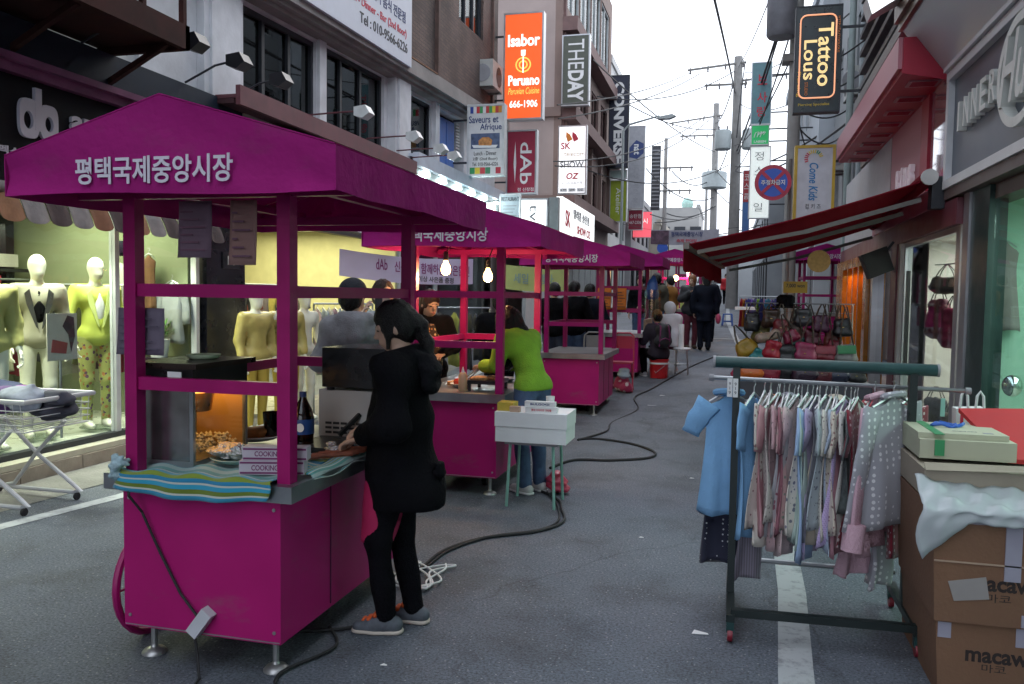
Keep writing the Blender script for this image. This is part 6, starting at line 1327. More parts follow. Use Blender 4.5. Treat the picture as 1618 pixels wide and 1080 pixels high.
# -- man facing the street behind the second stall
f = Fig('person with short brown hair facing the street, phone raised', (-2.86, 6.55, 0), -165, 1.76, dict(elR=(.24, .08, 1.12), wrR=(.13, .24, 1.36), elL=(-.24, .0, 1.1), wrL=(-.2, .2, 1.0)), res=.018, build=1.1, look=35)
f.body(mat('fair_skin', (.60, .42, .34), .5, var=.05)); f.trousers(DENIMD); f.top(mat('pale_blue_shirt', (.40, .46, .50), .85, var=.2, vs=14), .02, .84, 'shirt', .1, .006); f.hair(HAIRD, (), 1.0, fringe=.03); f.shoes(BLKC)
tag(MB().box(-2.83, -2.77, 6.30, 6.32, 1.50, 1.64).turn(.5, (-2.8, 6.31)).build('phone', K), 'dark phone held up by the person facing the street', 'phone')

# -- woman in patterned top behind the second stall
f = Fig('person in brown patterned top serving behind the second stall', (-2.82, 7.55, 0), -150, 1.70, dict(elL=(-.24, .03, 1.1), wrL=(-.08, .26, 1.05), elR=(.24, .03, 1.1), wrR=(.10, .28, 1.07), head=(0, .04, 1.51)), res=.02, look=20, nod=18)
f.body(); f.trousers(BLKC2); f.top(BLKC2, .03, .82, 'cardigan', .08, .006, None, 7, extra=()); f.hair(mat('red_brown_hair', (.05, .018, .012), .4, var=.3, vs=60), [((-.05, -.05, -.05), (-.06, -.06, -.16), .04, .025, True), ((.05, -.05, -.05), (.06, -.06, -.16), .04, .025, True)], 1.06); f.shoes(BLKC)
blob('blouse', [f.e((0, .06, 1.18), (.115, .085, .20)), f.e((0, .06, .92), (.125, .09, .24))], .018, pattern('brown_print', 'floral', (.03, .015, .01), (.45, .22, .08), 26, (.5, .36, .18)), f.t, .04, [(f.T((0, 0, .74)), (0, 0, -1)), (f.T((0, 0, 1.33)), (0, 0, 1)), (f.T((0, .02, 0)), f.Rm @ np.array([0, -1, 0]))], folds(.004, 16, 8, 2))

# -- cook in the green sweater leaning over the second stall
pose = lean(dict(elL=(-.22, .12, 1.14), wrL=(-.13, .38, 1.24), elR=(.22, .16, 1.14), wrR=(.11, .42, 1.26), neck=(0, .0, 1.385), head=(0, .055, 1.50)), .48)
pose.update(kneeL=(-.09, .04, .47), kneeR=(.09, .02, .47))
f = Fig('person in lime green sweater with long black hair leaning over the second stall', (-1.56, 6.66, 0), 58, 1.66, pose, res=.016, look=15, nod=30)
GRN = mat('lime_green_knit', (.20, .40, .025), .95, var=.15, vs=14, bump=.5, bs=110)
f.toe = {'L': (0, 1), 'R': (.2, 1)}
f.body(); f.trousers(DENIM, .012, .98); f.top(GRN, .026, .86, 'sweater', .12, .007, None, 9, .04)
hp = f.J['head']; f.hair(HAIRB, [(hp+[0, -.02, .02], hp+[-.01, .0, -.34], .10, .075, False), (hp+[-.05, .0, .0], hp+[-.07, .02, -.30], .065, .05, False), (hp+[.05, .0, .0], hp+[.07, .02, -.28], .065, .05, False), ((0, -.05, 0), (0, -.07, -.14), .07, .075, True), ((-.04, -.02, -.1), (-.05, -.03, -.30), .055, .04, True), ((.04, -.04, -.1), (.05, -.05, -.34), .055, .04, True), ((-.065, .03, .0), (-.07, .045, -.28), .03, .022, True), ((.065, .03, .0), (.07, .045, -.26), .03, .022, True)], 1.06)
f.shoes(mat('white_trainers', (.55, .55, .53), .7, var=.1), KW)
wl_, wr_ = f.T(f.J['wrL']), f.T(f.J['wrR'])
TG = thing('tongs', 'metal tongs gripped by the cook in green', 'tongs', tuple(wl_)); d = (f.Rm @ np.array([0, .8, -.45])); d /= np.linalg.norm(d)
for sx in (-.012, .012): MB().tube([tuple(wl_+d*.08+[sx, 0, 0]), tuple(wl_+d*.30+[sx*1.8, 0, -.01])], .006, 6).build('arm', STEEL, TG)

# -- customers in black behind the empty stall
for i, (x, y, hd, hh, lb, bt, wm) in enumerate(((-2.78, 13.3, 20, 1.72, 'person in black jacket standing left behind the empty stall', DENIMD, BLKC), (-2.48, 13.5, -10, 1.74, 'person in black jacket and blue jeans behind the empty stall', DENIM, BLKC2), (-2.28, 13.9, 10, 1.68, 'shorter person in dark jacket beside the jeans wearer', DENIM, NAVY))):
    f = Fig(lb, (x, y, gz(y)), hd, hh, dict(elL=(-.25, .03, 1.08), wrL=(-.12, .2, 1.0), elR=(.25, .03, 1.08), wrR=(.12, .2, 1.02)), res=.028, build=1.1, look=[20, -15, -30][i]); f.body(face=True); f.trousers(bt); f.top(wm, .035, .80, 'jacket', .06, .008, None, 12+i); f.hair(HAIRB, (), 1.05); f.shoes(BLKC)
f = Fig('person in black apron seen at the edge of the second stall', (-2.62, 9.4, 0), 15, 1.68, dict(elL=(-.24, .06, 1.1), wrL=(-.15, .24, 1.1), elR=(.24, .06, 1.1), wrR=(.15, .24, 1.1)), res=.026, build=1.1); f.body(); f.trousers(BLKC2); f.top(BLKC, .04, .72, 'coat', .05, .008, ((0, 0, .95), (0, 0, .7), .14, .17), 22); f.hair(HAIRB, (), 1.04); f.shoes(BLKC)

# -- seated pair by the orange-poster stall
def seated(h0):   # seat height
    z = h0+.10
    p = dict(pelvis=(0, 0, z), waist=(0, .01, z+.12), chest=(0, .05, z+.33), neck=(0, .08, z+.49), head=(0, .12, z+.63), hipL=(-.09, .0, z-.02), hipR=(.09, .0, z-.02), kneeL=(-.13, .40, z+.0), kneeR=(.13, .40, z+.0), ankL=(-.12, .36, .085), ankR=(.12, .36, .085), shL=(-.165, .06, z+.43), shR=(.165, .06, z+.43), elL=(-.23, .15, z+.20), elR=(.23, .15, z+.20), wrL=(-.12, .34, z+.2), wrR=(.12, .34, z+.2)); return p
f = Fig('person with tan cap and dark backpack seated on the red bucket', (-1.17, 14.72, gz(14.8)), 28, 1.66, seated(.34), res=.02, build=1.1, nod=10)
PUR = mat('dark_plum_jacket', (.020, .012, .024), .8, var=.3); f.body(); f.trousers(BLKC2, waist=None); f.top(PUR, .035, .36, 'jacket', .06, .007, None, 31); f.hair(HAIRB, (), 1.0); f.shoes(mat('white_grey_shoes', (.4, .4, .42), .7), KW)
blob('cap', [f.e(f.H((0, -.008, .045)), (.092, .108, .10), True), f.c(f.H((-.04, .09, .035)), f.H((.04, .09, .035)), .02)], .012, mat('tan_cap', (.30, .16, .055), .9), f.t, .02, [(f.T(f.H((0, 0, .01))), (0, 0, -1))]); blob('cap_band', [f.e(f.H((0, -.008, .02)), (.094, .110, .03), True)], .012, mat('red_band', (.45, .05, .03), .8), f.t)
bp = f.J['chest']; tb = f.T(bp+[0, -.16, 0]); BP = thing('backpack', 'dark backpack with plum straps worn by the seated person', 'backpack', tuple(tb))
blob('pack', [f.c(bp+[-.05, -.19, .10], bp+[.05, -.19, .10], .085), f.c(bp+[-.06, -.20, -.12], bp+[.06, -.20, -.12], .10), f.c(bp+[0, -.19, .1], bp+[0, -.2, -.12], .11)], .018, mat('black_nylon', (.012, .012, .016), .6, var=.3), BP, .03); PLS = mat('plum_strap', (.16, .02, .09), .6)
for sx in (-.09, .09): MB().tube([tuple(f.T(bp+[sx, -.27, -.2])), tuple(f.T(bp+[sx, -.30, 0])), tuple(f.T(bp+[sx*.8, -.27, .15])), tuple(f.T(bp+[sx, -.1, .2]))], .014, 6).build('strap', PLS, BP)
MB().tube([tuple(f.T(bp+[-.08, -.31, -.08])), tuple(f.T(bp+[0, -.315, -.05])), tuple(f.T(bp+[.08, -.31, -.08]))], .012, 6).build('zip_band', PLS, BP)
f = Fig('person in white hooded jacket seated beside the tan cap', (-1.0, 15.55, gz(15.6)), 40, 1.64, seated(.45), res=.022, build=1.15, nod=12); WJ = mat('white_padded_jacket', (.58, .57, .60), .85, var=.08, vs=10)
f.body(); f.trousers(mat('wine_trousers', (.12, .015, .04), .85), waist=None); nk = f.J['neck']; f.top(WJ, .05, .48, 'jacket', .05, .012, None, 33, extra=[f.c(nk+[-.07, -.05, .0], nk+[.07, -.05, .0], .07)]); f.hair(mat('tan_hair', (.10, .05, .03), .5, var=.3), (), 1.03); f.shoes(KG)
blob('hood', [f.e(f.H((0, -.035, .01)), (.115, .115, .13), True)], .014, WJ, f.t, .03, (), None, [[f.e(f.H((0, .09, -.02)), (.09, .12, .11), True)]])

# -- the couple in dark coats, crowd and passers-by
f = Fig('person with light brown hair in dark padded jacket, left of the couple', (-.84, 19.6, gz(19.6)), 200, 1.70, dict(elL=(-.25, .02, 1.1), wrL=(-.1, .2, 1.2), elR=(.25, .03, 1.1), wrR=(.1, .22, 1.25), kneeL=(-.1, .03, .47)), res=.024, build=1.15, look=-40)
f.body(); f.trousers(mat('wine_leggings', (.10, .015, .03), .85)); f.top(mat('dark_olive_padding', (.016, .016, .020), .7, var=.3), .05, .74, 'jacket', .05, .010, ((0, 0, .95), (0, 0, .72), .13, .15), 41); f.hair(mat('ginger_hair', (.22, .085, .03), .45, var=.3, vs=60), [((0, -.06, -.02), (0, -.07, -.12), .075, .05, True)], 1.12); f.shoes(mat('brown_boots', (.06, .035, .02), .7))
f = Fig('person in long navy coat seen from behind, right of the couple', (-.52, 19.3, gz(19.3)), 5, 1.72, dict(elL=(-.26, .02, 1.08), wrL=(-.24, .06, .84), elR=(.26, .02, 1.08), wrR=(.25, .04, .83)), res=.024, build=1.18, look=30)
f.body(); f.trousers(NAVY, d2=.025); f.top(NAVY, .045, .62, 'coat', .05, .010, ((0, 0, .95), (0, 0, .6), .14, .18), 42); f.hair(HAIRB, [((0, -.05, -.02), (0, -.06, -.14), .08, .06, True)], 1.06); f.shoes(BLKC)
tag(blob('red_handbag', [ell((-.22, 19.25, gz(19.3)+.72), (.06, .09, .12))], .02, mat('pink_bag', (.45, .05, .12), .6)), 'small red bag hanging at the side of the long navy coat', 'bag')
CROWD = [(-1.95, 18.9, 170, 1.7, 'person in dark jacket at the head of the distant queue', BLKC, DENIM), (-1.62, 19.4, 30, 1.72, 'person with khaki backpack in the distant queue', mat('khaki_jacket', (.06, .055, .035), .85, var=.3), DENIM), (-1.38, 20.4, 60, 1.66, 'person with yellow sleeve in the distant queue', mat('amber_jacket', (.28, .12, .02), .8), DENIMD), (-1.75, 20.8, -30, 1.74, 'tall person in black at the back of the distant queue', BLKC2, DENIMD), (-.50, 21.6, 190, 1.72, 'person in navy jacket just beyond the couple', NAVY, NAVY)]
for i, (x, y, hd, hh, lb, wm, bt) in enumerate(CROWD):
    f = Fig(lb, (x, y, gz(y)), hd, hh, dict(elL=(-.24, .05, 1.08), wrL=(-.12, .22, 1.0), kneeL=(-.09, .06, .47)), res=.032, build=1.1, group='shoppers down the street'); f.body(face=False); f.trousers(bt, d2=.03); f.top(wm, .04, .80, 'jacket', .05, .009, None, 50+i); f.hair(HAIRB, (), 1.06, k=.04); f.shoes(BLKC)
f = Fig('person in bright red jacket walking far down the street', (-.16, 46.5, gz(46.5)), 180, 1.7, dict(kneeL=(-.09, .12, .48), ankL=(-.09, .16, .1), kneeR=(.09, -.02, .47), ankR=(.09, -.16, .12)), res=.035, build=1.2, group='shoppers down the street'); f.body(face=False); f.trousers(BLKC2); f.top(mat('scarlet_jacket', (.50, .02, .03), .7), .05, .78, 'jacket', .05, .01, None, 60); f.hair(HAIRB, (), 1.08, k=.04); f.shoes(BLKC)

# ================================================================== MANNEQUINS
MQ = mat('cream_mannequin', (.75, .74, .62), .35, var=.03)
LIME = mat('lime_jacket', (.52, .58, .10), .85, var=.08); BEIGE = mat('beige_jacket', (.34, .32, .24), .85, var=.1)
FLOR = pattern('floral_leggings', 'floral', (.42, .44, .12), (.12, .06, .10), 22, (.5, .2, .06), thr=.38)
def mannequin(label, loc, hd, h, topm, botm, pose=None, inner=None, name='mannequin', skin=MQ, hem=.80):
    f = Fig(label, loc, hd, h, pose, 'mannequin', name, 'shop mannequins', .02); f.body(skin, True, True, face=False)
    if botm: f.trousers(botm, .008, d2=.008, amp=.001)
    if topm: f.top(topm, .024, hem, 'jacket', .3, .004, None, 70, collar=False)
    if inner: blob('blouse', [f.e((0, .095, 1.16), (.055, .042, .17))], .016, inner, f.t)
    if topm and inner:
        for sx in (-1, 1): MB().prism([f.T((sx*.012, .137, .98)), f.T((sx*.075, .112, 1.34)), f.T((sx*.115, .110, 1.30)), f.T((sx*.10, .118, 1.2)), f.T((sx*.03, .135, 1.0))], f.Rm @ np.array([0, .012, 0])).build('lapel', mat('lapel_'+label[14:19].strip(), (.03, .03, .03) if 'beige' in label else (.55, .62, .2), .8), f.t)
    MB().lathe([(.17, 0), (.17, .008), (.02, .012)], (loc[0], loc[1], loc[2]), 20).build('stand', glass('stand_glass', (.8, .85, .82), .15), f.t); return f
mannequin('mannequin in lime jacket and floral leggings in the display window', (-6.25, 7.05, .235), -120, 1.74, LIME, FLOR, dict(wrL=(-.28, .12, .86), elR=(.27, .02, 1.08)), KW)
mannequin('mannequin in beige jacket over dark blouse in the display window', (-6.35, 6.42, .235), -128, 1.74, BEIGE, None, None, BLKC)
mannequin('mannequin in pale yellow coat at the left edge of the display window', (-6.2, 5.72, .235), -115, 1.72, mat('pale_yellow_coat', (.55, .52, .18), .85), None, dict(wrR=(.30, .2, .95)), None, hem=.62)
GOLD = mat('golden_wrap', (.42, .34, .10), .45, var=.25, vs=6)
for i, (x, y, hd) in enumerate(((-5.35, 8.55, -110), (-5.25, 9.05, -125), (-5.3, 9.6, -115))):
    mannequin(['mannequin in golden yellow dress nearest the dark pillar', 'mannequin with raised arm in golden dress', 'bare cream mannequin beside the clothes rail'][i], (x, y, 0), hd, 1.68, GOLD if i < 2 else None, mat('mustard_trousers', (.42, .30, .04), .7) if i < 2 else None, dict(wrR=(.2, .2, 1.35), elR=(.26, .05, 1.12)) if i == 1 else None, None, hem=.55)

# ================================================================== GARMENTS AND RAILS
def garment(label, x, y, z, w, L_, yaw, m, th=.035, sleeve=0, sl_out=.5, flare=1.1, seed=0, group='clothes on the near rack', cat='garment', name='garment', hook=.07, hanger=None, collar=None, lod=1, cuff=None):
    """a garment hanging from a hanger: closed folded cloth body, sleeves and hanger"""
    rr = random.Random(seed*13+5); t = thing(name, label, cat, (x, y, z-L_), group); ca, sa = math.cos(yaw), math.sin(yaw)
    W_ = lambda a, b, c: (x+a*ca-b*sa, y+a*sa+b*ca, z+c)
    nu, nv = (28, 16) if lod else (16, 7); ph = [rr.uniform(0, 6.28) for _ in range(5)]
    vs, fs = [], []
    for j in range(nv+1):
        v = j/nv; hw = w/2*(.34+.66*min(1, v/.10)**.8) if v < .10 else w/2*(1-.12*math.sin(min(1, (v-.1)/.35)*math.pi/2)+(flare-.88)*max(0, (v-.3)/.7))
        dep = L_*v-(0 if v > .1 else 0); tk = th*(.55+.6*v)
        for i in range(nu):
            a = 2*math.pi*i/nu; c, s_ = math.cos(a), math.sin(a)
            drop = .045*abs(c)*(1-min(1, v/.12)) if v < .12 else 0
            fo = 1+.55*min(1, v*1.6)*math.sin(4*a+ph[0]+v*1.5)*.6+.35*min(1, v*1.4)*math.sin(7*a+ph[1]-v)
            px = hw*math.copysign(abs(c)**.8, c); py = tk*s_*fo+.020*v*math.sin(px*38+ph[2])+.012*math.sin(v*5+ph[3])
            vs.append(W_(px*(1+.03*v*math.sin(a*5+ph[4])), py, -dep-drop+.012*v*math.sin(a*3+ph[1])))
    for j in range(nv):
        for i in range(nu): fs.append((j*nu+i, j*nu+(i+1) % nu, (j+1)*nu+(i+1) % nu, (j+1)*nu+i))
    fs = [tuple(reversed(f)) for f in fs]+[tuple(range(nu)), tuple(reversed(range(nv*nu, (nv+1)*nu)))]
    mesh_obj('body', vs, fs, m, t, smooth='all')
    if sleeve:
        for s_ in (-1, 1):
            P = [W_(s_*w*.40, 0, -.05), W_(s_*(w*.47+sleeve*sl_out*.45), .012*s_, -.08-sleeve*.42), W_(s_*(w*.49+sleeve*sl_out*.8), .02*rr.uniform(-1, 1), -.09-sleeve*.98)]
            q = [Vector(P[0]).lerp(Vector(P[1]), u) for u in (0, .35, .7)]+[Vector(P[1]).lerp(Vector(P[2]), u) for u in (0, .35, .7, 1)]
            b = MB(); n = 12; base = 0; vs, fs = [], []
            for i, p in enumerate(q):
                wd, tt = .064-.016*i/6, th*.75
                for k in range(n):
                    a = 2*math.pi*k/n; d = (Vector(q[min(i+1, 6)])-Vector(q[max(i-1, 0)])).normalized(); nx = Vector((ca, sa, 0)); sd = (nx-d*nx.dot(d)).normalized(); ot = d.cross(sd)
                    vs.append(tuple(p+sd*wd*math.cos(a)*(1+.08*math.sin(i*2+ph[0]))+ot*tt*math.sin(a)*(1+.3*math.sin(3*a+i))))
            for i in range(6):
                for k in range(n): fs.append((i*n+k, i*n+(k+1) % n, (i+1)*n+(k+1) % n, (i+1)*n+k))
            fs += [tuple(reversed(range(n))), tuple(range(6*n, 7*n))]
            so = mesh_obj('sleeve', vs, fs, m, t, smooth='all')
            if cuff: MB().tube([q[5], q[6]+(q[6]-q[5])*.2], .052, 10).build('cuff', cuff, so, smooth=True)
    if collar: MB().tube([W_(.07*math.cos(a), .03*math.sin(a), .005-.012*math.sin(a)) for a in [2*math.pi*k/14 for k in range(14)]], .016, 7, closed=True).build('collar', collar, t, smooth=True)
    if hook and lod:
        MB().tube([W_(-w*.40, 0, -.045), W_(-.03, 0, .0), W_(0, 0, .015), W_(.03, 0, .0), W_(w*.40, 0, -.045)], .006, 6).build('hanger', hanger or FR_ALU, t)
        MB().tube([W_(0, 0, .012), W_(0, 0, hook*.6), W_(.016, 0, hook*.85), W_(.01, 0, hook*1.08), W_(-.012, 0, hook*1.05)], .003, 5).build('hook', FR_ALU, t)
    return t
RK = thing('clothes_rack', 'green steel clothes rack on casters in the right foreground', 'clothes rack', (.47, 4.35, 0)); GST = mat('dark_green_steel', (.018, .060, .060), .35, var=.2, vs=8); GSD = mat('black_green_steel', (.010, .018, .018), .45)
MB().tube([(-.06, 4.33, 1.325), (1.0, 4.42, 1.31)], .030, 16).build('top_bar', GST, RK, smooth=True)
for x, y in ((-.062, 4.33), (1.002, 4.42)): MB().lathe([(.032, -.006), (.032, .006)], (x, y, 1.325 if x < 0 else 1.31), 16, axis='x').build('end_cap', KG, RK)
MB().tube([(-.07, 4.42, 1.235), (1.16, 4.52, 1.205)], .011, 10).build('hang_rail', STEEL, RK, smooth=True)
for x in (-.075, 1.165): MB().lathe([(.018, -.012), (.018, .012)], (x, 4.42 if x < 0 else 4.52, 1.235 if x < 0 else 1.205), 10, axis='x').build('end_knob', KG, RK)
for x, y in ((.05, 4.34), (.89, 4.41)):
    MB().box(x-.018, x+.018, y-.02, y+.02, .13, 1.30).build('post', GSD, RK); MB().box(x-.02, x+.02, y-.34, y+.34, .10, .135).build('base_foot', GSD, RK)
    for dy in (-.32, .32):
        c_ = MB().box(x-.018, x+.018, y+dy-.02, y+dy+.02, .05, .10).build('caster_fork', GST, RK); MB().lathe([(.032, -.012), (.034, 0), (.032, .012)], (x, y+dy, .034), 14, axis='x').build('caster_wheel', mat('caster_red', (.22, .015, .03), .4), c_, smooth=True)
MB().box(.05, .89, 4.02, 4.06, .12, .155).turn(.05, (.05, 4.04)).build('base_bar', GSD, RK)
MB().tube([(.05, 4.58, .235), (.89, 4.66, .215)], .014, 8).build('lower_rail', STEEL, RK)
DOTN = pattern('navy_white_dots', 'dots', (.012, .014, .035), (.5, .5, .5), 34, thr=.16); DOTR = pattern('wine_white_dots', 'dots', (.20, .008, .025), (.55, .45, .45), 30, thr=.26); DOTG = pattern('grey_white_dots', 'dots', (.36, .36, .40), (.72, .72, .74), 30, thr=.28)
SKYB = mat('sky_blue_jersey', (.21, .42, .68), .9, var=.08, vs=10, bump=.2, bs=90)
def fl(n_, c, c2, s=34, c3=None): return pattern(n_, 'floral', tuple(min(.85, q*1.7) for q in c), tuple(q*1.1 for q in c2), s, c3, thr=.27)
def gm(n_, c, r_=.9, **k): return mat(n_, tuple(min(.85, q*1.6) for q in c), r_, **k)
garment('sky blue nightshirt hung facing out at the end of the rack', .015, 4.46, 1.15, .25, .64, .15, SKYB, .017, .13, .7, 1.22, 1, cat='nightshirt', name='nightshirt', collar=SKYB)
garment('navy trousers with white dots below the blue nightshirt', .0, 4.56, .62, .22, .40, .12, DOTN, .03, 0, seed=2, hook=0, cat='trousers', name='trousers')
garment('second sky blue nightshirt just right of the rack post', .140, 4.41, 1.15, .28, .72, 1.15, SKYB, .016, .17, .45, 1.1, 3, cat='nightshirt', name='nightshirt')
GL = [('beige floral nightdress next to the second blue nightshirt', fl('beige_floral', (.34, .31, .28), (.22, .12, .12)), .70), ('pale taupe print nightdress with fine flowers', fl('taupe_floral', (.30, .27, .25), (.18, .15, .15), 44), .66), ('dusty pink nightdress with frilled sleeve', gm('dusty_pink', (.33, .17, .19), .9, var=.15), .72), ('dark rose pyjama top behind the dusty pink one', gm('dark_rose', (.20, .08, .10), .9, var=.2), .70), ('grey rose print nightdress', fl('grey_rose', (.25, .24, .25), (.20, .07, .10), 26), .72), ('rose sprig nightdress with mint trim', fl('rose_sprig', (.34, .22, .22), (.2, .25, .2), 36), .68), ('pale mint nightdress in the middle of the rack', gm('pale_mint', (.28, .36, .33), .9, var=.12), .76), ('cream floral nightdress with short sleeves', fl('cream_floral', (.40, .37, .33), (.15, .15, .2), 30), .72), ('powder blue slip nightdress', gm('powder_blue', (.24, .33, .48), .9, var=.1), .84), ('blue grey nightdress with mint shoulder', fl('bluegrey_floral', (.24, .28, .30), (.12, .14, .18), 40), .66), ('charcoal print nightdress further along', fl('charcoal_print', (.14, .14, .16), (.25, .24, .26), 40), .74), ('cream nightdress with tiny dark dots', pattern('cream_dots', 'dots', (.66, .62, .56), (.16, .13, .14), 50, thr=.22), .72), ('beige sprig nightdress before the lavender one', fl('beige_sprig', (.36, .32, .27), (.2, .1, .1), 44), .68), ('lavender checked nightdress near the robes', pattern('lavender_check', 'check', (.58, .46, .72), (.36, .26, .50), 30), .76), ('dark green striped pyjama top', gm('dark_green_print', (.06, .07, .07), .9, var=.5, vs=40), .55), ('wine red dotted nightdress half hidden by the pink robe', DOTR, .74)]
for i, (lb, m_, L_) in enumerate(GL):
    L_ *= .95; u = i/15; garment(lb, .195+.45*u+random.uniform(-.006, .006), 4.45+.04*u, 1.155-.02*u+random.uniform(-.01, .01), .42+.04*math.sin(i), L_, 1.34+.16*math.sin(i*2.3)-.1*u, m_, .015+.004*math.sin(i*1.7), .17 if i % 3 != 1 else 0, .25, 1.15, 10+i, cat='nightdress', name='nightdress')
PK = mat('pale_pink_fleece', (.62, .40, .47), .95, var=.1, bump=.4, bs=120)
garment('pale pink fleece robe with rolled cuffs', .715, 4.40, 1.17, .36, .76, 1.15, PK, .022, .62, .18, 1.1, 40, cat='robe', name='robe', collar=PK, cuff=PK)
garment('grey fleece robe with white dots at the right end of the rack', .795, 4.36, 1.18, .40, .64, .80, DOTG, .022, .56, .20, 1.15, 41, cat='robe', name='robe', collar=DOTG)
garment('wine red robe with white dots, last on the rack', .90, 4.55, 1.14, .34, .78, .9, DOTR, .02, .5, .15, 1.1, 42, cat='robe', name='robe')
garment('grey dotted trousers hanging under the dotted robe', .80, 4.6, .50, .2, .34, .9, DOTG, .025, 0, seed=43, hook=0, cat='trousers', name='trousers'); garment('pink fleece trousers hanging under the pink robe', .66, 4.55, .46, .2, .24, .5, PK, .03, 0, seed=44, hook=0, cat='trousers', name='trousers'); garment('pale striped pyjama trousers under the left nightshirts', .14, 4.56, .50, .16, .36, .6, pattern('pale_stripe', 'stripes', (.3, .27, .34), (.2, .18, .22), 24, thr=.5), .02, 0, seed=45, hook=0, cat='trousers', name='trousers')
for i, dx in enumerate((0, .028)):
    t = tag(MB().box(.005+dx, .030+dx, 4.30-.01*i, 4.303-.01*i, 1.15, 1.245).build('size_tag', KW), ['left white size tag clipped to the rack post', 'right white size tag clipped to the rack post'][i], 'tag', 'size tags'); lettering('9\nI\n9', (.0175+dx, 4.30-.01*i, 1.195), (1, 0, 0), (0, 0, 1), .010, .06, K, t, .001)
tag(MB().box(1.03, 1.05, 4.46, 4.463, 1.08, 1.17).build('size_tag', mat('mint_tag', (.25, .5, .42), .5)), 'mint green tag hanging at the right end of the rail', 'tag', 'size tags')

# ================================================================== CARDBOARD BOXES ON THE RIGHT
CARD = mat('brown_cardboard', (.20, .105, .062), .85, var=.10, vs=4, bump=.15, bs=60); TAPE = mat('milky_tape', (.36, .34, .42), .35, var=.12); BPR = mat('brown_black_print', (.025, .016, .014), .7); PLW = mat('milky_plastic', (.60, .64, .66), .22, var=.12, vs=9, transl=.35)
def macaw(label, x0, x1, y0, y1, z0, z1, open_=False):
    t = thing('cardboard_box', label, 'box', ((x0+x1)/2, (y0+y1)/2, z0), 'printed cardboard boxes')
    b = MB(); b.prism([(x0+.02, y0, z0), (x1, y0, z0), (x1, y0, z1), (x0, y0, z1)], (0, y1-y0, 0)); b.build('carton', CARD, t)
    if open_:
        MB().prism([(x0+.01, y0-.006, z1-.21), (x0+.01, y0-.006, z1-.204), (x1, y0-.006, z1-.204), (x1, y0-.006, z1-.21)], (0, .006, 0)).build('fold_line', mat('card_edge', (.42, .30, .22), .8), t)
    lettering('macaw', (1.105, y0, z0+(z1-z0)*(.36 if open_ else .58)), (1, 0, 0), (0, 0, 1), .235, .048, BPR, t, .001, .03); lettering('마코', (1.095, y0, z0+(z1-z0)*(.25 if open_ else .44)), (1, 0, 0), (0, 0, 1), .09, .035, BPR, t, .001); return t
t = macaw('lower brown box printed with black brand lettering, standing on the road', .87, 1.62, 3.70, 4.42, 0, .325); MB().box(1.17, 1.235, 3.697, 3.70, .245, .322).build('tape', TAPE, t); MB().box(.88, .93, 3.697, 3.70, .255, .32).build('tape', TAPE, t)
t = macaw('upper brown box printed with black brand lettering, its lid taped', .84, 1.60, 3.68, 4.42, .33, .79, True)
MB().box(1.11, 1.17, 3.674, 3.68, .52, .79).build('tape', TAPE, t); MB().box(.855, 1.60, 3.673, 3.679, .745, .792).build('tape', TAPE, t); MB().prism([(.93, 3.676, .42), (1.06, 3.676, .44), (1.045, 3.676, .53), (.905, 3.676, .50)], (0, .003, 0)).build('paper_patch', mat('grey_label', (.32, .29, .28), .7), t); MB().box(1.18, 1.26, 3.675, 3.68, .335, .385).build('tape', TAPE, t)
def wrap(u, v):
    x = .80+.82*u; n_ = .006*math.sin(u*31+v*7)+.005*math.sin(u*57-v*13)+.004*math.sin(v*23+u*11)
    if v < .35: return (x-.03*math.sin(v*9)*(u < .2), 3.66+n_*.6-.01, .80-(.35-v)/.35*(.05+.16*max(0, 1-u*5))+n_*.4)
    return (x, 3.66+(v-.35)/.65*.20, .80+(v-.35)/.65*.065*(1+.6*max(0, 1-u*4))+n_)
tag(MB().sheet(wrap, 60, 18, .004).build('plastic_wrap', PLW, smooth='all'), 'crumpled milky plastic wrap spilling from the upper box', 'plastic wrap')
t = thing('flat_carton', 'open kraft carton tray under the cream parcel', 'carton', (1.2, 4.1, .8)); KRAFT = mat('kraft_grey', (.33, .28, .22), .85); MB().box(.84, 1.62, 3.86, 4.40, .80, .925).build('tray', KRAFT, t); MB().prism([(.84, 3.84, .925), (1.2, 3.84, .935), (1.4, 3.84, .945), (1.6, 3.84, .93), (1.6, 3.88, .96), (.84, 3.88, .95)], (0, .01, 0)).build('flap', KRAFT, t)
t = thing('cream_parcel', 'flat cream parcel box with green tape on top of the pile', 'parcel', (1.0, 4.2, .94)); CRM = mat('cream_card', (.46, .46, .34), .7, var=.06)
MB().box(.85, 1.24, 4.02, 4.40, .945, 1.03).build('box', CRM, t); MB().box(.85, 1.22, 4.06, 4.42, 1.031, 1.055).build('lid', CRM, t); MB().box(.91, .95, 4.014, 4.43, 1.055, 1.057).build('tape', mat('green_tape', (.05, .30, .12), .4), t); MB().box(.91, .95, 4.012, 4.02, .96, 1.03).build('tape', MATS['green_tape'], t)
MB().box(1.13, 1.17, 4.10, 4.13, 1.0555, 1.0565).build('stamp', KG, t); lettering('FRAGILE ITEMS', (1.06, 4.14, 1.056), (1, 0, 0), (0, 1, 0), .10, .012, KG, t, .001)
tag(MB().tube([(1.02+.06*math.cos(a*1.0)+.02*math.sin(3*a), 4.28+.035*math.sin(a), 1.065+.008*math.sin(5*a)) for a in [2*math.pi*k/30*2 for k in range(30)]], .008, 6).build('blue_strap', mat('blue_strap', (.03, .12, .50), .5)), 'coiled blue strap lying on the cream parcel', 'strap')
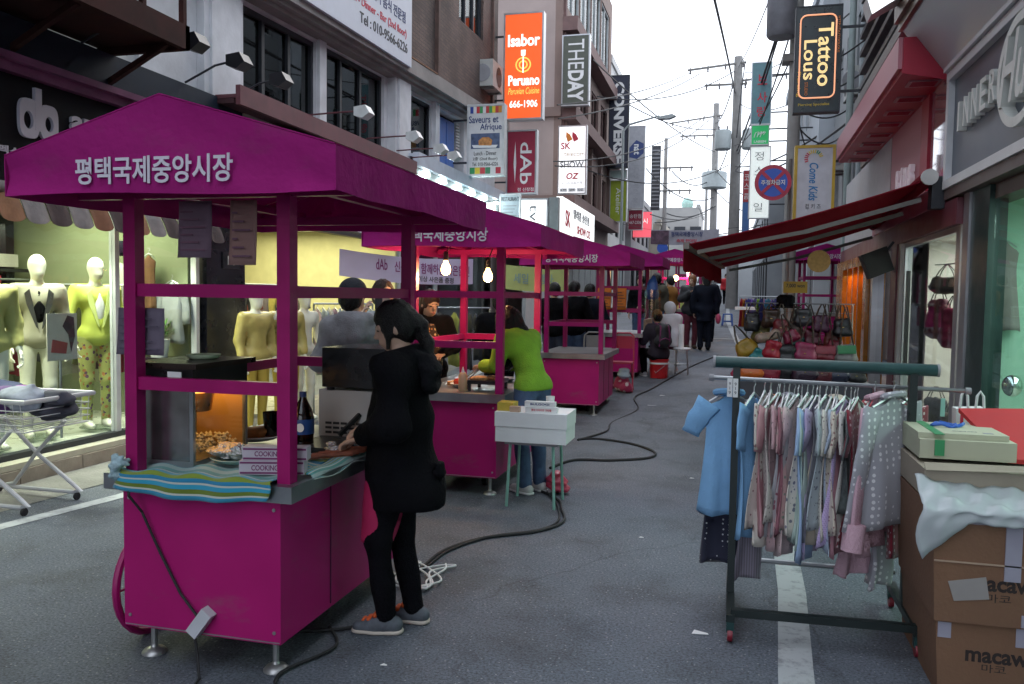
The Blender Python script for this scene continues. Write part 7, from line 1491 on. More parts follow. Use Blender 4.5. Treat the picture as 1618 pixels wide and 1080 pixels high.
t = thing('red_paper_bag', 'red paper carrier lying flat behind the parcel', 'bag', (1.35, 4.3, .95)); MB().prism([(1.22, 4.06, .935), (1.62, 4.06, .935), (1.62, 4.5, 1.12), (1.12, 4.5, 1.10)], (0, 0, .02)).build('paper', mat('red_paper', (.48, .02, .025), .6, var=.1), t)
t = thing('white_carrier_bag', 'white paper carrier bag with red marks by the mint window', 'bag', (1.27, 4.75, .95)); MB().prism([(1.17, 4.72, .95), (1.31, 4.72, .95), (1.30, 4.72, 1.10), (1.165, 4.72, 1.09)], (0, .09, 0)).build('bag', KW, t)
for dx in (0, .075): MB().tube([(1.18+dx, 4.72, 1.09), (1.185+dx, 4.72, 1.16), (1.20+dx, 4.72, 1.185), (1.215+dx, 4.72, 1.16), (1.22+dx, 4.72, 1.09)], .007, 6).build('handle', KW, t)
MB().box(1.185, 1.20, 4.717, 4.72, .97, 1.06).build('print', KR, t)
tag(blob('black_handbag', [ell((1.40, 4.8, 1.0), (.09, .06, .075))], .012, mat('black_leather', (.014, .013, .014), .35), noise=folds(.006, 40, 30, 2)), 'black handbag right of the white carrier', 'bag')
tag(blob('maroon_cushion', [ell((.93, 4.62, .99), (.08, .09, .075))], .014, mat('raspberry', (.25, .03, .08), .8)), 'raspberry bag tucked behind the rack end', 'bag')

# ================================================================== HANDBAG STAND UNDER THE AWNING
BT = thing('bag_table', 'low table draped in grey cloth carrying the handbags', 'table', (.8, 9.5, 0)); MB().box(.10, 1.45, 9.15, 9.95, .74, .78).build('top', KG, BT)
MB().sheet(lambda u, v: (.09+1.37*u, 9.14-.01*math.sin(u*40)*v, .785-.6*v), 40, 4, .004).build('cloth', mat('dark_grey_cloth', (.06, .06, .075), .9, var=.2), BT, smooth=True)
for x in (.14, 1.41):
    for y in (9.2, 9.9): MB().box(x-.02, x+.02, y-.02, y+.02, 0, .74).build('leg', GRM, BT)
BR = thing('bag_rail', 'thin steel rail with mesh from which handbags hang', 'rail', (.75, 9.75, .78))
MB().tube([(.18, 9.7, 1.60), (1.34, 9.7, 1.60)], .008, 6).build('rail', STEEL, BR)
for x in (.2, 1.32): MB().tube([(x, 9.7, .78), (x, 9.7, 1.6)], .008, 6).build('upright', STEEL, BR)
for i in range(5): MB().tube([(.2, 9.71, 1.02+.12*i), (1.32, 9.71, 1.02+.12*i)], .003, 4).build('mesh_wire', STEEL, BR)
STRAPM = mat('dark_strap_leather', (.03, .018, .014), .5)
def bag(label, x, y, z, w, h, d, col, strap=0, yaw=0, flap=None, seed=0, grp='handbags under the awning', res=.016, roll=0):
    m_ = mat('leather_%02d%02d%02d' % tuple(int(c*99) for c in col), col, .45, var=.22, vs=9, bump=.15, bs=60); t = thing('handbag', label, 'handbag', (x, y, z), grp); ca, sa = math.cos(yaw), math.sin(yaw); cr_, sr_ = math.cos(roll), math.sin(roll)
    def W_(a, b, c):
        a, c = a*cr_-(c-h/2)*sr_, h/2+a*sr_+(c-h/2)*cr_; return np.array([x+a*ca-b*sa, y+a*sa+b*ca, z+c])
    r = d/2
    pr = [cap(W_(-w/2+r, 0, r), W_(w/2-r, 0, r), r), cap(W_(-w/2*.85+r*.6, 0, h-r*.5), W_(w/2*.85-r*.6, 0, h-r*.5), r*.5), cap(W_(-w/2+r, 0, r), W_(-w/2*.85+r*.6, 0, h-r*.5), r, r*.5), cap(W_(w/2-r, 0, r), W_(w/2*.85-r*.6, 0, h-r*.5), r, r*.5), cap(W_(0, 0, r), W_(0, 0, h-r*.5), r*1.15, r*.6), cap(W_(-w/4, 0, r), W_(-w/4, 0, h-r*.5), r*1.1, r*.6), cap(W_(w/4, 0, r), W_(w/4, 0, h-r*.5), r*1.1, r*.6)]
    blob('bag_body', pr, res, m_, t, .03, (), folds(.007, 34, 26, seed))
    if strap:
        for s_ in (-1, 1): MB().tube([W_(-w*.32, s_*r*.4, h*.92), W_(-w*.20, s_*.02, h+strap*.5), W_(-w*.05, s_*.01, h+strap*.97), W_(w*.05, s_*.01, h+strap*.97), W_(w*.20, s_*.02, h+strap*.5), W_(w*.32, s_*r*.4, h*.92)], .006, 6).build('strap', STRAPM, t, smooth=True)
    if flap: MB().sheet(lambda u, v: tuple(W_(-w*.42+w*.84*u, -r*(.75+.45*math.sin(v*1.6)), h-.01-h*.45*v)), 8, 6, .006).build('flap', mat('flap_%02d%02d%02d' % tuple(int(c*99) for c in flap), flap, .4), t, smooth=True)
    MB().box(x-.010, x+.010, y-r-.010, y-r-.004, z+h*.5, z+h*.54).build('clasp', mat('brass', (.5, .36, .12), .3, .9), t)
    return t
BAGS = [('mustard yellow handbag at the left of the pile', .20, 9.38, 1.02, .22, .17, .11, (.30, .17, .012), .20, .3, None, .5), ('teal handbag between the mustard and red bags', .33, 9.30, .94, .17, .15, .08, (.012, .16, .17), 0, .2, None, .9), ('orange handbag lying at the front left', .25, 9.20, .79, .28, .14, .12, (.42, .085, .006), 0, -.1, None, .1), ('pale taupe clutch resting on top of the pile', .42, 9.34, 1.20, .28, .09, .08, (.25, .18, .14), 0, .25, None, .25),
 ('bright red handbag under the taupe clutch', .47, 9.28, 1.0, .18, .20, .10, (.26, .006, .02), .1, -.3, None, -.2), ('large crimson tote at the pile bottom', .43, 9.22, .79, .24, .22, .12, (.19, .006, .025), 0, 0, None, 0), ('black slouchy handbag in the middle', .62, 9.28, .79, .22, .36, .14, (.006, .006, .008), .22, 0, None, .05), ('magenta handbag next to the black one', .80, 9.30, .96, .22, .22, .13, (.20, .015, .06), .28, .1, None, -.15), ('dark purple handbag below the magenta one', .80, 9.20, .79, .26, .18, .11, (.022, .008, .022), 0, 0, None, .05),
 ('red satchel hanging on long straps', 1.03, 9.5, .98, .24, .17, .08, (.17, .007, .02), .46, 0, (.22, .008, .025), 0), ('green topped handbag with grey base hanging at the right', 1.24, 9.46, .98, .22, .19, .09, (.16, .16, .155), .42, 0, (.012, .16, .05), .04), ('small pink bag low at the left edge', .13, 9.22, .79, .12, .12, .08, (.32, .03, .09), 0, .3, None, -.3), ('olive bag hung behind the mustard one', .36, 9.62, 1.16, .2, .22, .09, (.10, .085, .018), .22, 0, None, 0), ('brown bag hung in the middle of the rail', .72, 9.62, 1.20, .18, .2, .08, (.06, .025, .012), .20, 0, None, 0),
 ('dark crimson pouch wedged above the black bag', .66, 9.36, 1.18, .16, .13, .08, (.16, .004, .03), .2, .2, None, .4), ('maroon bag standing at the right of the pile', .97, 9.24, .79, .22, .16, .11, (.07, .006, .014), 0, .1, None, 0), ('navy bag with white edge on the right of the table', 1.14, 9.26, .79, .22, .13, .10, (.02, .025, .05), 0, -.1, None, .1), ('black wallet bag at the table end', 1.32, 9.28, .79, .2, .12, .09, (.008, .008, .01), 0, 0, None, -.1), ('brick red bag hanging behind the satchel', 1.12, 9.64, 1.1, .2, .2, .08, (.13, .02, .012), .3, 0, None, 0), ('wine bag hanging behind the magenta one', .90, 9.6, 1.14, .18, .2, .08, (.09, .005, .02), .26, 0, None, .1)]
for i, q in enumerate(BAGS): bag(*q[:11], i, roll=q[11])
HT = tag(MB().lathe([(.02, .08), (.06, .07), (.07, 0), (.12, -.012), (.125, -.016), (.07, -.01), (.02, -.01)], (.97, 9.9, 2.08), 24, axis='y').build('straw_hat', mat('straw', (.42, .26, .10), .85, var=.2, vs=30), smooth=True), 'round straw hat hung under the awning', 'hat')
HT2 = thing('black_hat', 'black hat on a stand above the bag pile', 'hat', (.62, 9.75, 1.5)); MB().lathe([(.17, 0), (.17, .01), (.10, .02), (.10, .12), (.06, .15), (.01, .15)], (.62, 9.75, 1.55), 20).build('crown_and_brim', BLKC, HT2, smooth=True); MB().tube([(.62, 9.75, .78), (.62, 9.75, 1.56)], .01, 6).build('stand', STEEL, HT2)
t = thing('shop_board', 'small ochre handwritten sign above the bag pile', 'sign', (.75, 9.9, 1.8)); MB().box(.60, .86, 9.9, 9.92, 1.72, 1.85).build('board', mat('ochre_board', (.36, .22, .03), .7), t); lettering('7,000 won', (.73, 9.9, 1.80), (1, 0, 0), (0, 0, 1), .2, .05, K, t, .002, .02); MB().tube([(.73, 9.93, .78), (.73, 9.93, 1.74)], .006, 5).build('stick', GRM, t)
# low goods table behind the rack
GT = thing('goods_table', 'low table of folded clothes behind the rack', 'table', (.75, 6.6, 0)); MB().box(.15, 1.35, 6.2, 7.0, .78, .82).build('top', KG, GT)
for x in (.2, 1.3):
    for y in (6.25, 6.95): MB().box(x-.02, x+.02, y-.02, y+.02, 0, .78).build('leg', GRM, GT)
MB().sheet(lambda u, v: (.14+1.22*u, 6.19-.008*math.sin(u*50)*v, .825-.62*v), 30, 3, .004).build('cloth', BLKC, GT, smooth=True)
FCOL = [(.3, .28, .34), (.45, .12, .03), (.16, .16, .2), (.36, .18, .2), (.06, .07, .11), (.42, .36, .3), (.24, .27, .31), (.4, .05, .07), (.1, .1, .14), (.3, .3, .32)]
for i in range(10):
    x = .24+.115*i; y = 6.4+.12*(i % 3); tag(blob('folded_cloth', [cap((x-.03, y-.1, .85), (x+.03, y-.1, .85), .03), cap((x-.03, y+.1, .85+.03*(i % 2)), (x+.03, y+.1, .85), .03), ell((x, y, .86+.02*(i % 3)), (.065, .14, .035))], .018, mat('folded%d' % i, FCOL[i], .9, var=.25, vs=14), noise=folds(.006, 30, 40, i)), '%s folded garment on the low goods table' % ['mauve grey, first', 'burnt orange', 'charcoal, third', 'dusty rose', 'navy', 'beige', 'blue grey', 'crimson', 'near black', 'pale grey, last'][i], 'folded garment', 'folded clothes on the goods table')
# hanging backpacks inside the handbag shop, hanging dress and mirror balls in the mint window
for i, (x, y, z, w, h, col, lb) in enumerate(((2.36, 10.5, 1.22, .30, .44, (.10, .012, .03), 'large wine red backpack hanging inside the handbag shop'), (2.36, 9.85, 1.15, .26, .42, (.20, .012, .05), 'crimson backpack hanging nearer the door edge'), (2.36, 10.2, 1.74, .40, .18, (.05, .035, .03), 'dark brown satchel on the upper hook'), (2.36, 10.45, .16, .34, .36, (.08, .085, .09), 'grey backpack standing on the shop floor'), (2.38, 9.85, .16, .24, .26, (.16, .13, .11), 'taupe handbag on the shop floor'))):
    bag(lb, x, y, z, w, h, .16, col, .14, -.9, None, 30+i, 'bags inside the handbag shop', .02)
tag(MB().tube([(2.36, 9.5, 2.05), (2.37, 10.8, 2.08)], .008, 6).build('hook_rail', STEEL), 'thin rail from which the backpacks hang', 'rail')
garment('greyish pink dress hanging in the mint lit window', 2.34, 8.15, 2.18, .24, .78, .1, mat('greyed_pink', (.28, .23, .23), .9, var=.15), .05, 0, 0, 1.35, 60, 'window clothes', 'dress', 'dress'); garment('grey dress on a hook deeper in the mint shop', 3.4, 6.2, 1.7, .36, .8, .9, mat('mid_grey_cloth', (.22, .23, .23), .9, var=.15), .04, 0, 0, 1.2, 61, 'window clothes', 'dress', 'dress')
for i, (y, z) in enumerate(((7.85, .96), (7.38, .98))): tag(blob('mirror_ball', [ell((2.22, y, z), (.075, .075, .09))], .014, mat('chrome', (.7, .72, .72), .08, 1, var=0)), ['left chrome ball in the mint window', 'right chrome ball in the mint window'][i], 'ornament', 'chrome balls')
tag(blob('purple_scarf', [cap((2.26, 8.1, .9), (2.26, 8.1, .45), .04, .06)], .02, pattern('purple_print', 'floral', (.2, .05, .14), (.3, .12, .2), 14), noise=folds(.01, 30, 10, 5)), 'purple printed scarf beside the dark green pillar', 'scarf')

# ================================================================== LEFT: DISPLAY, CART AND SHOP CLOTHES
CT1 = thing('wire_cart', 'white wire basket cart heaped with clothes before the display window', 'cart', (-5.15, 5.1, 0)); CW_ = mat('white_tube', (.50, .50, .52), .4)
bx0, bx1, by0, by1, bz0, bz1 = -5.75, -4.80, 4.72, 5.38, .62, .84
MB().tube([(bx0, by0, bz1), (bx1, by0, bz1), (bx1, by1, bz1), (bx0, by1, bz1)], .018, 8, closed=True).build('basket_rim', CW_, CT1, smooth=True)
for i in range(14):
    x = bx0+.04+(bx1-bx0-.08)*i/13; MB().tube([(x, by0, bz1), (x, by0+.03, bz0), (x, by1-.03, bz0), (x, by1, bz1)], .004, 4).build('basket_wire', CW_, CT1)
for i in range(4):
    z = bz0+.05*i; MB().tube([(bx0+.02, by0+.02, z), (bx1-.02, by0+.02, z), (bx1-.02, by1-.02, z), (bx0+.02, by1-.02, z)], .004, 4, closed=True).build('basket_wire', CW_, CT1)
for y in (by0+.08, by1-.08):
    MB().tube([(-5.65, y, .06), (-5.5, y, .09), (-5.28, y, .35), (-5.0, y, .62)], .016, 8).build('leg', CW_, CT1, smooth=True); MB().tube([(-5.6, y, .62), (-5.25, y, .33), (-4.93, y, .12), (-4.86, y, .07), (-4.92, y, .06), (-5.7, y, .06)], .016, 8).build('leg', CW_, CT1, smooth=True)
for x in (-5.66, -4.9):
    for y in (by0+.08, by1-.08): MB().lathe([(.028, -.01), (.03, 0), (.028, .01)], (x, y, .03), 12, axis='x').build('caster', RUB, CT1)
for i, (x, y, col, lb) in enumerate(((-5.6, 5.0, (.42, .02, .03), 'red folded garment in the wire cart'), (-5.35, 5.05, (.10, .05, .16), 'purple garment in the wire cart'), (-5.1, 5.0, (.22, .24, .30), 'blue grey garment in the wire cart'), (-4.95, 5.15, (.05, .05, .07), 'black garment in the wire cart'), (-5.3, 5.2, (.25, .08, .30), 'violet shirt on top of the cart heap'), (-5.5, 5.22, (.04, .05, .12), 'navy garment at the back of the cart'))):
    tag(blob('heaped_garment', [ell((x, y, .74+.05*(i % 3)), (.16, .15, .09)), ell((x+.08, y-.05, .80+.03*(i % 2)), (.12, .1, .06))], .022, mat('heap%d' % i, col, .9, var=.25, vs=18), noise=folds(.016, 24, 30, 40+i)), lb, 'garment', 'clothes in the wire cart')
tag(MB().box(-5.72, -5.56, 4.9, 4.91, .85, 1.0).build('price_card', mat('pale_blue_card', (.5, .58, .66), .6)), 'pale blue price card standing in the cart', 'card')
t = thing('easel_poster', 'white picture poster on a stand between the mannequins', 'poster', (-6.05, 6.35, .24)); MB().box(-6.06, -6.05, 6.22, 6.58, .98, 1.42).build('board', mat('pale_poster', (.5, .47, .42), .6, var=.08), t); MB().tube([(-6.08, 6.4, .24), (-6.08, 6.4, 1.0)], .012, 6).build('stand', STEEL, t)
MB().prism([(-6.049, 6.40, 1.30), (-6.049, 6.46, 1.40), (-6.049, 6.54, 1.38), (-6.049, 6.55, 1.2), (-6.049, 6.50, 1.05), (-6.049, 6.47, 1.22)], (.002, 0, 0)).build('silhouette', mat('poster_dark', (.05, .03, .04), .6), t); MB().prism([(-6.049, 6.26, 1.06), (-6.049, 6.44, 1.04), (-6.049, 6.46, 1.14), (-6.049, 6.28, 1.18)], (.002, 0, 0)).build('print', mat('poster_red', (.3, .06, .06), .6), t)
WD = thing('display_alcove', 'black framed mirror alcove at the back of the display window', 'alcove', (-8.4, 8, .2))
for q in ((-8.44, -8.36, 6.9, 7.02, .9, 2.42), (-8.44, -8.36, 8.0, 8.12, .9, 2.42), (-8.44, -8.36, 6.9, 8.12, 2.42, 2.55)): MB().box(*q).build('frame', BLK, WD)
MB().box(-8.48, -8.42, 7.02, 8.0, .9, 2.42).build('mirror', MATS['mirror_glass'], WD); MB().box(-8.45, -8.1, 6.9, 8.12, 1.62, 1.66).build('shelf', BLK, WD)
bag('red handbag on the shelf behind the mannequins', -8.2, 7.5, 1.67, .42, .3, .14, (.40, .02, .05), 0, 1.2, None, 90, 'display bags', .024)
bag('olive shoulder bag hanging by the black alcove', -7.4, 7.4, .95, .3, .34, .12, (.14, .12, .05), .3, 1.0, None, 91, 'display bags', .024)
def rail_of(label, x0, y0, x1, y1, z, cols, w, L_, grp, lab, seed, foot=True, g0=0.0, sl=.2):
    t = thing('garment_rail', label, 'clothes rail', ((x0+x1)/2, (y0+y1)/2, g0)); MB().tube([(x0, y0, z), (x1, y1, z)], .013, 7).build('rail', STEEL, t)
    for x, y in ((x0, y0), (x1, y1)): MB().tube([(x, y, g0), (x, y, z)], .013, 7).build('upright', STEEL, t)
    n = len(cols); yaw = math.atan2(y1-y0, x1-x0)+math.pi/2
    for i, (c, nm) in enumerate(cols):
        u = (i+.6)/(n+.2); m_ = mat('rail%d_%d' % (seed, i), c, .9, var=.2, vs=12); garment(lab % nm, x0+(x1-x0)*u, y0+(y1-y0)*u, z-.06, w, L_*(1+.08*math.sin(i*2.1)), yaw+.2*math.sin(i*3), m_, .022, sl if i % 3 else 0, .25, 1.12, seed*20+i, grp, 'garment', 'garment', lod=0 if seed > 1 else 1)
PAST = [((.40, .30, .36), 'pale pink'), ((.30, .36, .42), 'ice blue'), ((.42, .40, .38), 'ivory'), ((.36, .24, .32), 'mauve'), ((.26, .33, .40), 'dusty blue'), ((.44, .36, .40), 'blush'), ((.24, .24, .28), 'slate'), ((.42, .42, .44), 'white'), ((.38, .2, .26), 'rose'), ((.3, .38, .36), 'sage')]
rail_of('clothes rail of pastel dresses beside the golden mannequins', -5.35, 9.95, -4.75, 10.5, 1.5, PAST, .40, .85, 'pastel dresses outside the yellow shop', '%s dress on the pastel rail', 1)
rail_of('clothes rail inside the yellow shop with red and orange shirts', -8.6, 9.8, -7.2, 9.8, 2.05, [((.5, .04, .03), 'red'), ((.55, .2, .03), 'orange'), ((.5, .06, .04), 'vermilion'), ((.5, .45, .1), 'yellow'), ((.45, .03, .05), 'scarlet'), ((.4, .4, .36), 'cream')], .4, .7, 'shirts inside the yellow shop', '%s shirt inside the yellow shop', 2)
rail_of('clothes rail with dark coats at the shop back', -9.2, 10.4, -9.2, 13.6, 1.75, [((.04, .04, .05), 'black'), ((.10, .08, .07), 'brown'), ((.3, .3, .28), 'stone'), ((.05, .06, .10), 'navy'), ((.26, .24, .08), 'olive'), ((.1, .1, .1), 'charcoal'), ((.4, .38, .3), 'cream'), ((.2, .03, .04), 'wine')], .42, .9, 'coats at the shop back', '%s coat at the back of the yellow shop', 3)
rail_of('dark jackets on a rail behind the second stall', -4.6, 11.2, -3.5, 12.0, 1.45, [((.02, .02, .025), 'black'), ((.03, .03, .04), 'charcoal'), ((.015, .015, .02), 'jet'), ((.22, .24, .05), 'lime'), ((.03, .03, .03), 'sooty'), ((.02, .025, .04), 'ink')], .44, .8, 'dark jackets behind the second stall', '%s jacket on the rail behind the second stall', 4)
rail_of('far clothes rail of rainbow coloured shirts on the right', .35, 28.0, 1.6, 27.6, 1.72, [((.40, .02, .05), 'crimson'), ((.5, .15, .02), 'orange'), ((.08, .08, .3), 'indigo'), ((.22, .08, .38), 'violet'), ((.15, .1, .4), 'purple'), ((.25, .45, .04), 'lime'), ((.03, .05, .2), 'navy'), ((.42, .05, .2), 'pink'), ((.05, .25, .38), 'teal'), ((.5, .1, .04), 'coral'), ((.1, .1, .3), 'blue'), ((.3, .3, .3), 'grey')], .45, 1.0, 'rainbow shirts on the far rail', '%s shirt on the rainbow rail', 5, True, gz(28))
tag(MB().box(.18, .75, 24.0, 24.6, gz(24)+.72, gz(24)+.80).build('white_table_top', KW), 'white draped table top left of the bag pile, farther off', 'table')
# banners and side awnings over the left pavement
def banner(name, label, a, b_, h, m_, txts, sag=.05):
    t = thing(name, label, 'banner', tuple((Vector(a)+Vector(b_))/2)); A_, B_ = Vector(a), Vector(b_); d = (B_-A_); nrm = Vector((d.y, -d.x, 0)).normalized()
    MB().sheet(lambda u, v: tuple(A_+d*u+Vector((0, 0, -h*v-sag*math.sin(math.pi*u)))+nrm*(-.012*math.sin(u*13+v*2)-.014)), 30, 6, .003).build('cloth', m_, t, smooth=True)
    for body, u, v, w, hh, mm in txts: lettering(body, tuple(A_+d*u+Vector((0, 0, -h*v-sag*math.sin(math.pi*u)))+nrm*.004), d.normalized(), (0, 0, 1), w, hh, mm, t, .003, .012)
    return t
banner('lavender_banner', 'lavender shop banner hanging behind the second stall', (-5.05, 10.1, 2.24), (-3.55, 11.3, 2.16), .36, mat('lavender_cloth', (.60, .54, .70), .85, var=.06, transl=.3), [('dAb', .30, .36, .16, .15, mat('ink_plum', (.22, .03, .16), .7)), ('신상품과 함께하는 사은할인', .68, .40, 1.1, .15, MATS['ink_plum']), ('3만원이상 사은품 증정', .66, .80, .7, .08, K)])
CYA = thing('cyan_awning', 'cyan canvas awning edge over the left pavement', 'awning', (-4, 16, 2.3)); MB().sheet(lambda u, v: (-5.6+2.6*v, 15.9+2.6*u, 2.85-.55*v-.03*math.sin(v*3.14)), 8, 8, .006).build('canvas', mat('cyan_canvas', (.06, .38, .44), .7), CYA, smooth=True); MB().tube([(-3.0, 15.9, 2.29), (-3.0, 18.5, 2.29)], .02, 6).build('front_bar', GRM, CYA)
banner('yellow_banner', 'pale yellow green banner hung below the cyan awning', (-4.5, 15.85, 2.28), (-3.05, 15.85, 2.24), .48, mat('yellow_green_cloth', (.38, .42, .16), .85, var=.08), [('세일', .35, .5, .3, .2, mat('faded_blue', (.2, .3, .3), .8)), ('행사', .7, .5, .3, .2, MATS['faded_blue'])])
PLA = thing('lavender_awning', 'faded lavender awning flap above the banner', 'awning', (-4.6, 9.9, 2.3)); MB().prism([(-5.9, 9.2, 2.75), (-4.4, 10.3, 2.34), (-4.4, 10.34, 2.32), (-5.9, 9.24, 2.73)], (0, .0, .02)).build('edge_bar', GRM, PLA); MB().sheet(lambda u, v: (-5.85+1.45*u, 9.3+1.0*u+1.2*v, 2.76-.42*u), 8, 4, .006).build('canvas', mat('lavender_canvas', (.38, .32, .42), .8), PLA, smooth=True)
# flood of small things on the road
def ground_cable(label, pts, r=.011, m=RUB, z=.012):
    P = [Vector((x, y, gz(y)+z)) for x, y in pts]; out = []
    for i in range(len(P)-1):
        p0, p1, p2, p3 = P[max(i-1, 0)], P[i], P[i+1], P[min(i+2, len(P)-1)]
        for k in range(6):
            t = k/6; out.append(.5*((2*p1)+(p2-p0)*t+(2*p0-5*p1+4*p2-p3)*t*t+(3*p1-p0-3*p2+p3)*t**3))
    return tag(MB().tube(out+[P[-1]], r, 7).build('ground_cable', m, smooth=True), label, 'cable', 'cables lying on the road')
ground_cable('black cable curving from the first stall to the foam box stool', [(-1.95, 4.3), (-1.75, 4.45), (-1.72, 4.9), (-1.55, 5.25), (-1.25, 5.5), (-1.12, 5.8), (-1.2, 6.15), (-1.30, 6.45), (-1.6, 6.8)])
ground_cable('twin black cable beside the first one', [(-1.93, 4.35), (-1.73, 4.5), (-1.69, 4.92), (-1.52, 5.29), (-1.25, 5.53), (-1.16, 5.8), (-1.24, 6.2), (-1.4, 6.6)], .008)
ground_cable('black cable looping out on the road beside the empty stall', [(-1.6, 7.6), (-1.45, 8.05), (-1.1, 8.15), (-.75, 8.4), (-.72, 8.75), (-1.0, 9.15), (-1.4, 9.35), (-1.62, 9.25)], .014)
ground_cable('black cable running from the loop towards the far stalls', [(-1.62, 9.2), (-1.4, 9.9), (-1.42, 10.6), (-1.2, 11.6), (-1.35, 12.6), (-1.15, 13.6), (-.7, 16.2), (-.2, 18.2)], .012)
ground_cable('dark cable lying under the first stall towards the camera', [(-1.85, 3.6), (-1.72, 3.4), (-1.82, 3.1), (-1.74, 2.9), (-1.6, 2.5)], .008)
ground_cable('dark cable crossing behind the shoes', [(-2.0, 3.5), (-1.75, 3.62), (-1.6, 3.9), (-1.65, 4.2)], .009)
WC = [(-1.75+.16*math.sin(a*1.0+.4)*(1 if k % 2 else .6)+.05*math.cos(3*a), 4.42+.22*math.cos(a*1.3)) for k, a in enumerate([i*.75 for i in range(22)])]
ground_cable('white tangled cord on the road behind the ponytail person', [(x+.05, y) for x, y in WC], .006, KW, .02)
for i, (x, y, s_) in enumerate(((-.13, 4.05, .05), (-1.45, 3.3, .02), (-1.1, 12.0, .08), (-.3, 7.6, .025), (-.55, 5.6, .02), (-1.0, 12.9, .05))):
    tag(MB().prism([(x, y, gz(y)+.003), (x+s_*1.6, y+s_*.2, gz(y)+.003), (x+s_*1.5, y+s_*.5, gz(y)+.003), (x+.01, y+s_, gz(y)+.003)], (0, 0, .003)).build('paper_scrap', KW), ['white paper scrap beside the rack caster', 'tiny white scrap before the trainers', 'white stick of paper near the empty stall', 'small white scrap in the road middle', 'tiny scrap of white in the near road', 'paper scrap near the red bucket'][i], 'litter', 'litter on the road')
# parked car at the far end
CR = thing('parked_car', 'silver white car parked at the far end of the street', 'car', (-1.3, 54, gz(54))); g_ = gz(54); CPT = mat('silver_white_paint', (.55, .57, .60), .3, .1, coat=.6)
b = MB(); b.prism([(-2.15, 52, g_+.35), (-2.15, 52, g_+.95), (-2.05, 52.1, g_+1.0), (-.55, 52.1, g_+1.0), (-.45, 52, g_+.95), (-.45, 52, g_+.35)], (0, 4.2, 0)); b.build('body', CPT, CR); b = MB(); b.prism([(-2.08, 52.2, g_+1.0), (-1.9, 52.7, g_+1.55), (-.7, 52.7, g_+1.55), (-.52, 52.2, g_+1.0)], (0, 2.9, 0)); b.build('cabin', CPT, CR)
MB().prism([(-1.95, 52.25, g_+1.06), (-1.82, 52.58, g_+1.48), (-.78, 52.58, g_+1.48), (-.65, 52.25, g_+1.06)], (0, -.02, .0)).build('windscreen', DK, CR)
for x in (-2.0, -.6): MB().lathe([(.12, -.02), (.12, .01)], (x, 51.99, g_+.75), 12, axis='y').build('headlight', KW, CR)
MB().box(-1.7, -.9, 51.96, 52, g_+.45, g_+.62).build('grille', K, CR)
for x in (-2.1, -.65):
    for y in (52.8, 55.3): w = MB().lathe([(.3, -.1), (.32, 0), (.3, .1)], (x+.07, y, g_+.32), 16, axis='x').build('wheel', RUB, CR)

rail_of('clothes rail behind the mannequins in the display window', -7.9, 5.2, -7.9, 7.9, 1.75, [((.05, .05, .06), 'black'), ((.30, .03, .05), 'wine'), ((.10, .09, .07), 'brown'), ((.35, .33, .2), 'khaki'), ((.45, .10, .03), 'orange'), ((.06, .07, .12), 'navy'), ((.30, .30, .28), 'stone'), ((.04, .04, .04), 'jet'), ((.12, .13, .05), 'olive'), ((.4, .38, .3), 'cream'), ((.22, .02, .04), 'garnet'), ((.07, .07, .08), 'charcoal')], .5, .95, 'clothes behind the mannequins', '%s garment on the rail behind the mannequins', 6)
rail_of('short clothes rail at the dark pillar end of the display', -7.6, 7.75, -6.7, 8.0, 1.7, [((.05, .05, .06), 'black'), ((.36, .36, .34), 'ivory'), ((.10, .12, .05), 'moss'), ((.05, .05, .05), 'coal'), ((.3, .05, .05), 'brick')], .45, .9, 'clothes at the pillar end', '%s garment at the pillar end of the display', 7)
# air conditioner units
ACM = mat('aircon_cream', (.42, .42, .40), .5, var=.12, vs=6)
for i, (x, y, z, s_, lb) in enumerate(((2.6, 20.2, 6.2, -1, 'air conditioner unit on the grey tiled wall, upper'), (2.6, 22.6, 4.9, -1, 'air conditioner unit on the grey tiled wall, lower'), (2.2, 27.8, 5.2, -1, 'air conditioner unit on the pale blue wall'), (-5.42, 29.9, 7.1, 1, 'air conditioner unit on the brown building facade'), (-5.7, 19.4, 6.6, 1, 'air conditioner unit beside the orange sign'))):
    t = thing('air_conditioner', lb, 'air conditioner', (x, y, z), 'wall air conditioners'); MB().box(x-.16, x+.16, y-.42, y+.42, z, z+.62).build('casing', ACM, t)
    MB().lathe([(.22, -.006), (.24, 0)], (x+s_*.165, y+.12, z+.31), 18, axis='x').build('fan_grille', K, t); MB().lathe([(.20, -.006), (.21, 0)], (x-.1, y-.425, z+.31), 16, axis='y').build('side_grille', KG, t)
    for dy in (-.3, .3): MB().bar((x-s_*.16, y+dy, z-.03), (x+s_*.18, y+dy, z-.03), .04).build('bracket', GRM, t)

rail_of('clothes rail of white and grey tops inside the yellow shop front', -6.5, 9.5, -6.3, 11.2, 1.75, [((.55, .55, .52), 'white'), ((.08, .08, .09), 'black'), ((.4, .12, .1), 'coral'), ((.3, .3, .3), 'grey'), ((.5, .42, .1), 'gold'), ((.05, .06, .1), 'midnight'), ((.5, .5, .46), 'chalk'), ((.12, .1, .1), 'umber')], .45, .8, 'tops inside the yellow shop front', '%s top on the front rail of the yellow shop', 8)
rail_of('high clothes rail on the back wall of the yellow shop', -9.3, 9.4, -9.3, 12.6, 2.45, [((.5, .06, .04), 'tomato'), ((.1, .1, .1), 'ebony'), ((.5, .48, .4), 'oat'), ((.05, .05, .08), 'indigo black'), ((.4, .3, .05), 'amber'), ((.3, .3, .3), 'ash'), ((.06, .06, .06), 'onyx'), ((.3, .05, .1), 'berry')], .5, .6, 'tops on the back wall', '%s top high on the shop back wall', 9)
